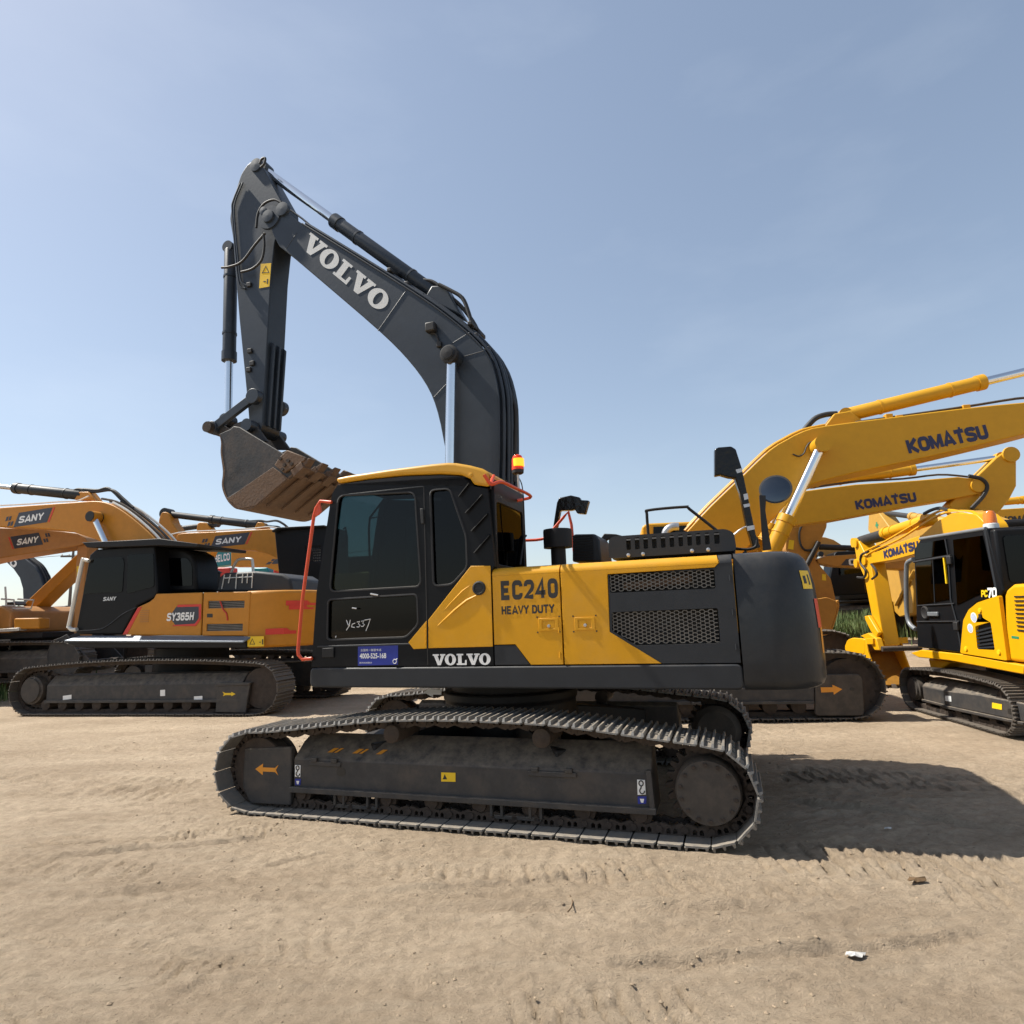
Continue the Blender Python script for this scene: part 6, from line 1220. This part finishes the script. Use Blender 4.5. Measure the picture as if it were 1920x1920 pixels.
sR = dz([(6.758,5.14),(6.986,5.281),(7.145,5.258),(7.207,5.081),(7.107,4.389),(6.906,4.069),(6.579,3.705),(6.058,2.922),(5.601,2.946),(5.533,4.025),(5.99,4.463)])
sR = sR[:8]+sR[9:]; sk = part('stick', 'komatsu_yellow', o, sR, -.2, .2, bevel=.03)
MB().lathe((sR[1][0]+.1, -.2, sR[1][1]-.1), (0, -1, 0), [(0, .2), (.05, .19), (.055, .001)], 20).build('pin_boss', 'komatsu_yellow', sk)
bb = dz([(6.186,4.429)])[0]; MB().lathe((bb[0], -.29, bb[1]), (0, -1, 0), [(0, .17), (.06, .16), (.065, .001)], 20).build('pin_boss', 'komatsu_yellow', bR2)
c0 = dz([(2.512,4.813),(4.96,4.997),(6.938,5.165)]); hyd(o, (c0[0][0], 0, c0[0][1]), (c0[2][0], 0, c0[2][1]), .14, .07, .55, 'komatsu_yellow', 'chrome', 'stick_cylinder')
tubepart('hydraulic_pipe', 'rust_steel', bR2, smooth([(a, -.1, b) for a, b in dz([(2.367,4.667),(3.375,4.762),(4.598,4.76),(5.421,4.81),(5.981,4.735),(6.254,4.664)])], 3), .025, 6)
tubepart('hose', 'rubber', bR2, smooth([(a, -.35, b) for a, b in dz([(5.992,4.682),(6.258,4.596),(6.37,4.409),(6.244,4.161),(5.952,3.872)])], 4), .05, 6)
bucket(o, (sR[7][0], 1.5), -30, 1.3, 1.3, 0, 'komatsu_dull')
# third yellow machine further back
o = machine((16.6,22.5,-0.15), 'farthest yellow excavator, its KOMATSU boom cut by the right frame edge', 'komatsu_yellow', cabside=1); zz = o.location.z
tb = dz([(0.13,4.73),(1.165,4.741),(2.301,4.72),(2.214,4.147),(1.074,4.115),(-0.176,4.112)]); b6 = part('boom', 'komatsu_yellow', o, [tb[0], tb[1], tb[2], (tb[2][0]+1.2, tb[2][1]-.1), (tb[2][0]+1.2, tb[3][1]+.1), tb[3], tb[4], (.6, tb[4][1]-.3), (.3, 1.6), (-.2, 1.6), (-.3, 3.0)], -.3, .3, bevel=.02)
v, f = komatsu_word(); q = dz([(0.404,4.37),(1.775,4.402)]); dv = Vector(q[1])-Vector(q[0]); d3 = Vector((dv.x, 0, dv.y)).normalized(); u3 = Vector((-d3.z, 0, d3.x))
place2d('lettering', v, f, 'letter_black', b6, ((q[0][0]+q[1][0])/2, -.306, (q[0][1]+q[1][1])/2), d3, u3, dv.length, .26)
c0 = dz([(0.326,5.014),(1.132,5.048),(2.542,5.098)]); hyd(o, (c0[0][0], 0, c0[0][1]), (c0[2][0], 0, c0[2][1]), .13, .07, .5, 'komatsu_yellow', 'steel', 'stick_cylinder')
stick_arm(o, (tb[2][0]+1.6, tb[2][1]+.5), (tb[2][0]+1.2, tb[2][1]-.3), (tb[2][0]+1.0, 1.4), (.2, .5, .2), -.2, .2, 'komatsu_yellow')
# dull yellow machine beside the small one, facing away: its stick and bucket show between
o = machine((10.9,12.6,1.47), 'dull yellow excavator past the small one, bucket set down behind its cab', 'komatsu_dull', cabside=1); zz = o.location.z
s5 = dz([(7.967,4.543),(7.371,4.478),(7.242,4.423),(6.768,3.966),(6.195,3.519),(5.927,2.686),(5.802,1.969),(6.005,1.347),(6.806,1.244),(7.222,1.471),(7.252,2.185),(7.408,2.964),(7.949,3.809),(8.175,4.018)])
st5 = part('stick', 'komatsu_dull', o, s5, -.2, .2, bevel=.02)
gc = dz([(7.504,4.087)])[0]; part('green_cross', 'sticker_green', st5, [(gc[0]+a*.1, gc[1]+b*.1) for a, b in ((-.35, 1), (.35, 1), (.35, .35), (1, .35), (1, -.35), (.35, -.35), (.35, -1), (-.35, -1), (-.35, -.35), (-1, -.35), (-1, .35), (-.35, .35))], .202, .206, bevel=0)
tb = dz([(6.737,3.668),(4.794,3.704),(3.434,3.768),(2.84,3.748),(2.956,3.287),(4.183,3.365),(6.317,3.288)]); part('boom', 'komatsu_dull', o, [tb[0], tb[1], tb[2], (3.2, tb[2][1]+.15), (1.6, 3.3), (.4, 2.1), (.2, 1.6), (.6, 1.5), (2.2, 2.9), (3.4, 3.4), tb[5], tb[6]], -.25, .25, bevel=.02)
c0 = dz([(7.632,4.508),(5.515,4.047),(3.927,3.684)]); hyd(o, (c0[2][0], 0, c0[2][1]), (c0[0][0], 0, c0[0][1]), .11, .075, .5, 'komatsu_dull', 'rubber', 'stick_cylinder')
xk = s5[9][0]-.2
k5 = [(a, b-zz) for a, b in [(-0.002,1.232),(-0.107,1.419),(-0.721,1.461),(-0.522,-0.102),(-0.059,-0.275)]]
prof = [(xk+.1, k5[1][1]+.25), (xk+.55, k5[1][1]+.1), (xk+.75, k5[1][1]-.4), (xk+.5, k5[4][1]+.35), (xk, k5[4][1]+.02)]
kb5 = part('bucket', 'komatsu_dull', o, prof+[(xk-.1, k5[1][1]-.1)], .46, .5, bevel=.02); part('side_plate', 'komatsu_dull', kb5, prof+[(xk-.1, k5[1][1]-.1)], -.5, -.46, bevel=.02)
MB().loft([[(p[0], -.5, p[1]), (p[0], .49, p[1]), (p[0]-.04, .49, p[1]+.03), (p[0]-.04, -.5, p[1]+.03)] for p in smooth(prof, 4)]).build('bucket_shell', 'komatsu_dull', kb5)
for k in range(4): yy = -.4+k*.26; part('bucket_tooth', 'sany_dull', kb5, [(xk+.1, k5[4][1]+.12), (xk+.05, k5[4][1]), (xk-.25, k5[4][1]-.06), (xk-.1, k5[4][1]+.1)], yy-.07, yy+.07, bevel=.01)
for j, s in enumerate((dz([(6.836,1.595),(5.481,2.542)]), dz([(6.958,1.572),(5.599,2.506)]), dz([(7.07,1.549),(5.74,2.464)]))): tubepart('bucket_rib', 'komatsu_dull', st5, [(a, .25-.08*j, b) for a, b in s], .045, 6)
# orange-brown machine whose stick hangs behind the counterweight
o = machine((13.8,18.5,3), 'orange brown excavator, its stick and closed bucket hanging just right of the front counterweight', 'cat_orange', cabside=1); zz = o.location.z
s1 = dz([(5.649,3.883),(5.426,4.056),(4.464,4.25),(4.509,3.944),(4.691,3.586),(4.926,2.987),(4.556,2.427),(4.47,1.649),(4.558,1.357),(4.934,1.548),(5.207,2.215),(5.53,3.016),(5.732,3.332)])
st1 = part('stick', 'cat_orange', o, rnd(s1, .06, 3), -.2, .2, bevel=.02)
for q in (dz([(5.601,3.619),(5.463,3.594),(5.514,3.32),(5.662,3.358)]), dz([(4.784,2.569),(4.683,2.553),(4.69,2.373),(4.803,2.389)])): part('warning_label', 'sticker_yellow', st1, q, .204, .208, bevel=0)
tubepart('hose', 'rubber', st1, smooth([(a, .24, b) for a, b in dz([(5.206,4.044),(5.306,3.802),(5.308,3.495),(5.211,3.306),(5.009,3.296),(4.818,3.47)])], 4), .03, 6)
MB().tube([(a, .26, b) for a, b in dz([(5.2,2.845),(4.797,3.513)])], .07, 12).build('bucket_cylinder', 'rubber', o)
c0 = dz([(4.911,3.403),(4.279,3.34),(2.031,3.138)]); hyd(o, (c0[2][0], 0, c0[2][1]), (c0[0][0], 0, c0[0][1]), .10, .085, .55, 'rubber', 'rubber', 'stick_cylinder')
tb = dz([(4.881,3.012),(4.615,3.09),(3.819,3.1),(2.15,3.061),(2.212,2.56),(3.861,2.723),(4.421,2.779),(4.865,2.89)]); b1_ = part('boom', 'cat_orange', o, [tb[0], tb[1], tb[2], tb[3], (1.4, 3.4), (.2, 1.7), (.5, 1.5), (2.0, 2.6), tb[4], tb[5], tb[6], tb[7]], -.25, .25, bevel=.02)
part('logo_band', 'navy_plate', b1_, dz([(4.251,2.801),(4.091,2.973),(3.053,2.954),(3.196,2.693)]), .252, .256, bevel=0)
q = dz([(3.97,2.89),(3.453,2.883)])
word('CAT', 'white_paint', b1_, ((q[0][0]+q[1][0])/2, .26, (q[0][1]+q[1][1])/2), BK, UPV, q[0][0]-q[1][0]+.12, .22, .24)
k1 = dz([(5.134,1.847),(4.821,1.893),(4.556,1.766),(4.57,1.533),(4.775,1.019),(4.941,0.764),(5.126,0.856),(5.207,1.148)]); kb1 = part('bucket', 'cat_orange', o, rnd(k1, .06, 3), .46, .5, bevel=.02); part('side_plate', 'cat_orange', kb1, rnd(k1, .06, 3), -.5, -.46, bevel=.02)
MB().loft([[(a[0], -.5, a[1]), (a[0], .5, a[1]), (a[0]-.05, .5, a[1]+.03), (a[0]-.05, -.5, a[1]+.03)] for a in smooth(k1[2:]+k1[:1], 3)]).build('bucket_floor', 'cat_orange', kb1)
# small dark one on the grass, far right
o = machine((13.9,26.5,3), 'far excavator with black cab on the grass strip behind', 'cat_orange', tracks=(1.1, .5, 3.4, .8), hz=(1.05, 1.75), x0=-2.2, x1=.2, cabz=2.75, cabside=1); zz = o.location.z
bm_, up_ = bent_boom(o, (.2, 1.5), (1.1, 3.1), (3.6, 2.6), (.35, .75, .4), -.22, .22, 'cat_orange')
hyd(o, (.9, -.35, 1.0), (1.3, -.35, 2.75), .09, .06, .5, 'rubber'); hyd(o, (.9, .35, 1.0), (1.3, .35, 2.75), .09, .06, .5, 'rubber')
stick_arm(o, (3.9, 3.1), (3.5, 2.6), (3.2, .8), (.15, .4, .18), -.15, .15, 'cat_orange')
# ---- left row
o = machine((-16.5,17.6,-0.1), 'orange excavator at the left edge, SANY boom pointing right behind the nearer boom', 'sany_dull', cabside=-1); zz = o.location.z
tb = dz([(2.794,4.495),(3.839,4.408),(4.615,4.31),(5.079,4.229),(5.291,4.1),(5.35,3.992),(5.155,3.907),(4.653,3.847),(3.895,3.775),(2.877,3.667)]); d0 = (-.2, 0)
bl2 = part('boom', 'sany_dull', o, tb+[(1.3, 3.1), (.3, 1.7), (-.1, 1.9), (.8, 3.4), (1.7, 4.1-zz*.2)], -.3, .3, bevel=.02)
sany_logo(bl2, dz([(3.643,4.106)])[0], (.995, .09), 1.05, .34, (-.302, -.306), True)
s2_ = dz([(4.988,4.174),(5.289,4.065),(5.301,3.733),(5.271,3.288),(5.27,1.496),(5.084,1.502),(4.995,3.113),(4.996,3.582)]); sl2 = part('stick', 'sany_dull', o, s2_, -.2, .2, bevel=.02); part('warning_label', 'sticker_yellow', sl2, dz([(5.026,3.368),(5.109,3.365),(5.104,3.108),(5.046,3.11)]), -.206, -.202, bevel=0)
bucket(o, (s2_[4][0]-.1, s2_[4][1]), 20, .8, 1.2, 0, 'bucket_dark')
# dark grey one, far left
o = machine((-19.6,27,2.95), 'far dark grey excavator at left, pale VO letters on its curved boom', 'charcoal', cabside=1, cab=False, hz=(1.2, 1.7)); zz = o.location.z
tb = dz([(2.222,5.224),(1.339,5.025),(0.858,4.699),(0.429,4.416),(0.126,4.03),(-0.042,3.654),(-0.103,3.248),(-0.014,3.032),(0.87,3.066),(0.937,3.512),(1.14,3.966),(1.494,4.356),(2.036,4.778),(2.531,5.126)]); b3_ = part('boom', 'boom_grey', o, tb[:8]+[(.3, 1.8), (.7, 1.7)]+tb[8:], -.25, .25, bevel=.02)
q = dz([(1.805,4.841),(1.507,4.581),(1.657,4.72)]); word('VO', 'white_paint', b3_, (q[2][0], .256, q[2][1]), (-.72, 0, -.69), (-.69, 0, .72), .75, .32, .26)
for k in range(3): pipe_run(b3_, smooth(tb[1:7], 3), .1-.1*k, .06, .035)
stick_arm(o, (4.3, 5.2), (3.6, 4.6), (3.4, 2.2), (.15, .4, .2), -.18, .18, 'boom_grey'); bent_boom(o, (1.9, 4.5), (2.6, 4.75), (3.7, 4.6), (.7, .6, .4), -.24, .24, 'boom_grey', 'boom_tip')
# low orange one in the gap at far left
o = machine((-13.3,18.2,-0.1), 'dusty orange excavator low at far left, boom rising right behind the black cab', 'sany_dull', hz=(1.25, 1.95), cabside=1, cab=False, x0=-3.4); zz = o.location.z
tb = dz([(-0.395,2.369),(-0.224,2.586),(0.889,3.58),(1.245,3.879),(1.322,3.573),(0.945,3.214),(0.566,2.88),(-0.086,2.259),(-0.25,2.265)]); part('boom', 'sany_orange', o, tb, -.25, .25, bevel=.02)
part('toolbox', 'sany_orange', o, dz([(0.624,2.06),(1.326,2.048),(1.349,1.775),(0.65,1.787)]), -1.55, -1.2, bevel=.03); part('step_plate', 'silver_pipe', o, dz([(0.288,1.803),(0.833,1.819),(0.84,1.741),(0.296,1.725)]), -1.6, -1.35, bevel=.01)
for s in (dz([(0.064,1.906),(0.033,2.484),(-0.034,2.905)]), dz([(0.024,2.322),(0.761,2.307),(0.818,2.524),(0.357,2.565)]), dz([(-0.072,2.397),(0.288,2.396),(0.248,2.549),(-0.117,2.586)])): tubepart('grab_rail', 'silver_pipe', o, [(a, -1.2, b) for a, b in s], .022, 6)
part('bonnet_cover', 'charcoal', o, dz([(-0.607,2.445),(-0.59,2.542),(-0.352,2.557),(-0.234,2.432)]), -.6, .4, bevel=.04)
# middle orange one with barred black cab guard
o = machine((-5.2,19.4,2.93), 'orange excavator behind SY365H, SANY boom low, mesh guarded black cab beside the raised bucket', 'sany_orange', cabside=1, cab=False); zz = o.location.z
gq = dz([(1.384,4.314),(1.205,4.393),(-0.234,4.364),(-0.351,4.254),(-0.368,2.689),(1.12,2.754),(1.182,2.864)]); hq = dz([(0.418,3.816),(-0.066,3.802),(-0.072,3.362),(0.337,3.383)])
gu = part('cab', 'cab_black', o, gq, 1.36, 1.42, bevel=.02, holes=[hq]); part('cab_body', 'cab_black', gu, [(a-.05, b-.05) for a, b in gq], .35, 1.0, bevel=.04)
gm = MB(); hx0, hx1, hz0, hz1 = min(p[0] for p in hq), max(p[0] for p in hq), min(p[1] for p in hq), max(p[1] for p in hq)
for k in range(7): zz_ = hz0+(hz1-hz0)*k/6; gm.box(hx0, hx1, 1.375, 1.40, zz_-.018, zz_+.018)
for k in range(9): xx = hx0+(hx1-hx0)*k/8; gm.box(xx-.014, xx+.014, 1.38, 1.395, hz0, hz1)
gm.build('guard_mesh', 'black', gu); part('guard_back', 'silver_pipe', gu, hq, 1.02, 1.03, bevel=0)
part('guard_rim', 'black', gu, dz([(1.367,4.315),(1.173,4.393),(-0.275,4.366),(-0.276,4.32),(1.142,4.342),(1.32,4.257)]), .2, 1.6, bevel=.01)
tb = dz([(5.52,4.62),(5.279,4.635),(4.119,4.603),(2.789,4.585),(2.3,4.584),(1.943,4.503),(1.488,4.156),(1.411,3.519),(1.953,3.633),(2.278,3.795),(2.769,3.938),(3.761,4.058),(4.705,4.106),(5.297,4.319),(5.582,4.487)]); b5_ = part('boom', 'sany_orange', o, tb[:7]+[(.5, 3.2), (.1, 1.7), (.5, 1.5), (1.0, 2.4)]+tb[8:], -.3, .3, bevel=.02)
sany_logo(b5_, dz([(3.681,4.307)])[0], (-.998, .04), 1.55, .36, (.302, .306))
sl = dz([(6.339,5.191),(6.244,5.386),(6.103,5.392),(5.975,5.321),(5.871,5.036),(5.571,4.68),(5.42,4.458),(5.812,3.995),(5.962,2.981),(6.382,3),(6.401,4.455)]); part('stick', 'sany_orange', o, rnd(sl, .06, 3), -.2, .2, bevel=.02)
c0 = dz([(2.798,4.757),(4.571,5.101),(6.199,5.35)]); hyd(o, (c0[0][0], 0, c0[0][1]), (c0[2][0], 0, c0[2][1]), .125, .105, .53, 'charcoal', 'rubber', 'stick_cylinder')
part('cylinder_lug', 'sany_orange', b5_, dz([(2.927,4.63),(2.8,4.848),(2.634,4.822),(2.496,4.633)]), -.14, .14, bevel=.02)
for s in (dz([(3.17,4.917),(2.802,4.908),(2.569,4.862),(2.239,4.871),(2.007,4.766),(1.841,4.637)]), dz([(2.731,4.768),(2.399,4.702),(2.135,4.655),(1.902,4.477)])): tubepart('hose', 'rubber', b5_, smooth([(a, 0, b) for a, b in s], 4), .035, 6)
tubepart('hydraulic_pipe', 'silver_pipe', b5_, smooth([(a, .2, b) for a, b in dz([(5.848,4.636),(5.398,4.685),(4.196,4.662),(2.859,4.646),(2.367,4.666),(2.04,4.595)])], 3), .025, 6)
bucket(o, (sl[8][0]+.1, 1.6), 10, 1.2, 1.2, 0, 'sany_dull')
# the one behind it
o = machine((-5.3,26.2,2.93), 'another orange excavator mostly hidden, chequered boom end under the SANY boom beside black guard', 'sany_dull', cabside=1); zz = o.location.z
tb = dz([(6.865,4.847),(6.646,4.843),(5.741,4.804),(4.404,4.63),(3.958,4.21),(4.39,4.035),(5.273,4.08),(6.62,4.147),(6.838,4.158)]); b7_ = part('boom', 'sany_orange', o, [tb[0], tb[1], tb[2], tb[3], (.4, 2.6), (.3, 1.6), (.8, 1.5), tb[6], tb[7], tb[8]], -.3, .3, bevel=.02)
for q in (dz([(5.202,4.163),(5.05,4.266),(4.873,4.257),(5.002,4.153)]), dz([(4.962,4.294),(4.876,4.377),(4.765,4.371),(4.829,4.287)]), dz([(4.914,4.16),(4.765,4.351),(4.568,4.38),(4.562,4.162)])): part('logo_square', 'navy_plate', b7_, q, .302, .306, bevel=0)
c0 = dz([(7.841,6.092),(8.691,6.055),(9.84,5.988)]); hyd(o, (c0[0][0], 0, c0[0][1]), (c0[2][0], 0, c0[2][1]), .14, .12, .4, 'charcoal', 'rubber', 'stick_cylinder')
part('cylinder_lug', 'sany_orange', o, dz([(8.701,5.769),(8.648,6.144),(8.507,6.199),(8.221,6.15),(8.02,5.895),(7.94,5.681)]), -.2, .2, bevel=.03)
s7 = dz([(8.678,5.122),(7.829,4.991),(8.165,4.191),(8.407,3.389),(8.968,3.414)]); part('stick', 'sany_orange', o, s7, -.2, .2, bevel=.02)
# teal one in the far gap
o = machine((-13,31,2.93), 'far teal excavator glimpsed between orange booms, BELCO letters showing', 'red_paint', cabside=1, cab=False, hz=(1.3, 2.6)); zz = o.location.z
tb = dz([(2.019,5.144),(1.347,5.291),(0.591,5.135),(0.568,4.564),(1.468,4.496),(1.985,4.407)]); b6_ = part('boom', 'teal', o, tb+[(2.4, 2.6), (3.0, 3.2)], -.3, .3, bevel=.02)
q = dz([(1.427,4.904),(0.611,4.93)]); word('BELCO', 'white_paint', b6_, ((q[0][0]+q[1][0])/2, .306, (q[0][1]+q[1][1])/2), (-.995, 0, .09), (.09, 0, .995), q[0][0]-q[1][0], .36, .22)
part('engine_cover', 'red_paint', o, dz([(0.831,4.308),(0.734,4.391),(0.08,4.359),(0.028,3.652),(0.805,3.687)]), .4, 1.0, bevel=.05); part('rear_cover', 'teal', o, dz([(-1.136,4.276),(-1.845,4.263),(-1.947,4.084),(-1.954,3.823),(-1.149,3.86)]), .4, 1.0, bevel=.05)
part('tail_cover', 'red_paint', o, dz([(-2.186,4.202),(-2.522,4.272),(-2.582,3.793),(-2.172,3.813)]), .4, 1.0, bevel=.05)
# ------------------------------------------------------------- poles, grass, litter
def pole(x, y, h, label):
    z = base_z(x, y); o = empty('utility_pole', (x, y, z), .3, label, 'pole')
    MB().cyl((0, 0, 0), (0, 0, h), .14, .09, 12).build('shaft', 'wood_pole', o); MB().box(-.9, .9, -.05, .05, h-.75, h-.62).build('cross_arm', 'wood_pole', o)
    for d in (-.8, -.3, .3, .8): MB().lathe((d, 0, h-.62), (0, 0, 1), [(0, .04), (.06, .07), (.12, .04), (.13, .001)], 10).build('insulator', 'silver_pipe', o)
    return o
pole(-37.2, 54, 7.6, 'thin grey utility pole seen through the gap left of the SY365H cab')
pole(-66, 55, 7.6, 'utility pole beyond the left frame edge, carrying the power line')
pole(-8, 54, 7.4, 'utility pole hidden behind the front cab')
wr = MB(); wr.tube(smooth([(-66, 55, 8.0), (-52, 54.5, 7.0), (-37.2, 54, 8.0), (-22, 54, 7.0), (-8, 54, 7.8)], 8), .02, 5); tag(wr.build('power_line', 'rubber'), 'thin power line sagging from the utility pole at left', 'cable')
def grass(name, pts, label, n, h):
    g = MB()
    for _ in range(n):
        k = random.choice(pts); x = k[0]+random.gauss(0, k[2]); y = k[1]+random.gauss(0, k[3]); z = base_z(x, y)-.02; a = random.random()*6.28; hh = h*(.4+random.random()); w = .012+.012*random.random(); l = .35*hh*random.random(); b = random.random()*6.28
        c, s = math.cos(a)*w, math.sin(a)*w; dx, dy = math.cos(b)*l, math.sin(b)*l
        g.add([(x-c, y-s, z), (x+c, y+s, z), (x+dx*.4+c*.7, y+dy*.4+s*.7, z+hh*.6), (x+dx*.4-c*.7, y+dy*.4-s*.7, z+hh*.6), (x+dx, y+dy, z+hh)], [(0, 1, 2, 3), (3, 2, 4)])
    me = bpy.data.meshes.new(name); me.from_pydata(g.v, [], g.f); tag(link(name, me, 'grass'), label, 'grass', kind='stuff')
mat('grass', (.085, .135, .035), .7, var=.45, scale=2.5, stain=(.22, .19, .08), stain_amt=.6, stain_scale=2)
grass('grass_strip', [(10.6, 20.6, .9, .8), (11.2, 21.6, 1., .9), (12.2, 22.8, 1.2, .8), (10.0, 21.6, .7, .8), (13.5, 24, 2., 1.)], 'rough green grass growing behind the yellow bucket at right', 9000, .42)
grass('weed_patch', [(-9.5, 16.6, 1., .3), (-12., 16.8, 1.2, .4), (-6.8, 16.8, .8, .3)], 'sparse green weeds growing behind the orange machine at left', 2200, .28)
# far tree belt
mat('far_leaf', (.06, .085, .045), .8, var=.5, scale=.6)
tb_ = MB()
for k in range(12000):
    x = -190+380*random.random(); y = 112+26*random.random(); h = 3.4+1.6*math.sin(x*.11)+1.3*math.sin(x*.37+1)+.9*math.sin(x*.9+y*.2)+.6*math.sin(x*2.1); z = .9+max(1., h)*random.random(); s = .35+.6*random.random(); a = random.random()*3.1; b = random.random()*1.5
    u = Vector((math.cos(a), math.sin(a), .3*math.sin(b)))*s; v = Vector((-math.sin(a)*math.sin(b), math.cos(a)*math.sin(b), math.cos(b)))*s; p = Vector((x, y, z))
    tb_.add([p-u, p-v*.8, p+u*.9, p+v], [(0, 1, 2, 3)])
me = bpy.data.meshes.new('far_trees'); me.from_pydata(tb_.v, [], tb_.f); tag(link('far_trees', me, 'far_leaf'), 'low far belt of trees along the horizon', 'trees', kind='stuff')
# litter on the dirt
def scrap(name, p, s, m, label, cat):
    x, y = p; z = float(ground_z(np.array([x]), np.array([y]))[0]); n = 17; v = []; 
    for k in range(n): a = 6.28*k/n; r = s*(.8+.3*random.random()); v.append((x+r*math.cos(a)*1.5, y+r*math.sin(a)*.8, z+.008+.5*s*random.random()))
    v.append((x, y, z+.012+.4*s)); me = bpy.data.meshes.new(name); me.from_pydata(v, [], [(k, (k+1) % n, n) for k in range(n)]); o = link(name, me, m); tag(o, label, cat)
    so = o.modifiers.new('thick', 'SOLIDIFY'); so.thickness = .004; return o
lit = [(1.59,3.432),(2.375,4.216),(2.895,6.486),(2.717,5.118),(0.268,4.08)]
scrap('paper_scrap', lit[0], .034, 'paper', 'flat white paper scrap on the bare dirt at lower right', 'litter')
scrap('dry_leaf', lit[1], .04, 'brown_leaf', 'crumpled brown leaf on the dirt below the shadow', 'leaf')
scrap('plastic_scrap', lit[2], .05, 'paper', 'pale plastic scrap lying in the shadow near its far edge', 'litter')
scrap('foil_scrap', lit[3], .02, 'paper', 'tiny white scrap in the middle of the ground shadow', 'litter')
z = float(ground_z(np.array([lit[4][0]]), np.array([lit[4][1]]))[0]); x, y = lit[4]
tag(MB().tube([(x, y+.12, z+.012), (x+.01, y+.03, z+.014), (x-.005, y-.04, z+.012), (x-.03, y-.09, z+.012)], .004, 5).build('twig', 'brown_leaf'), 'thin dark twig lying on the dirt in front of the track', 'twig')
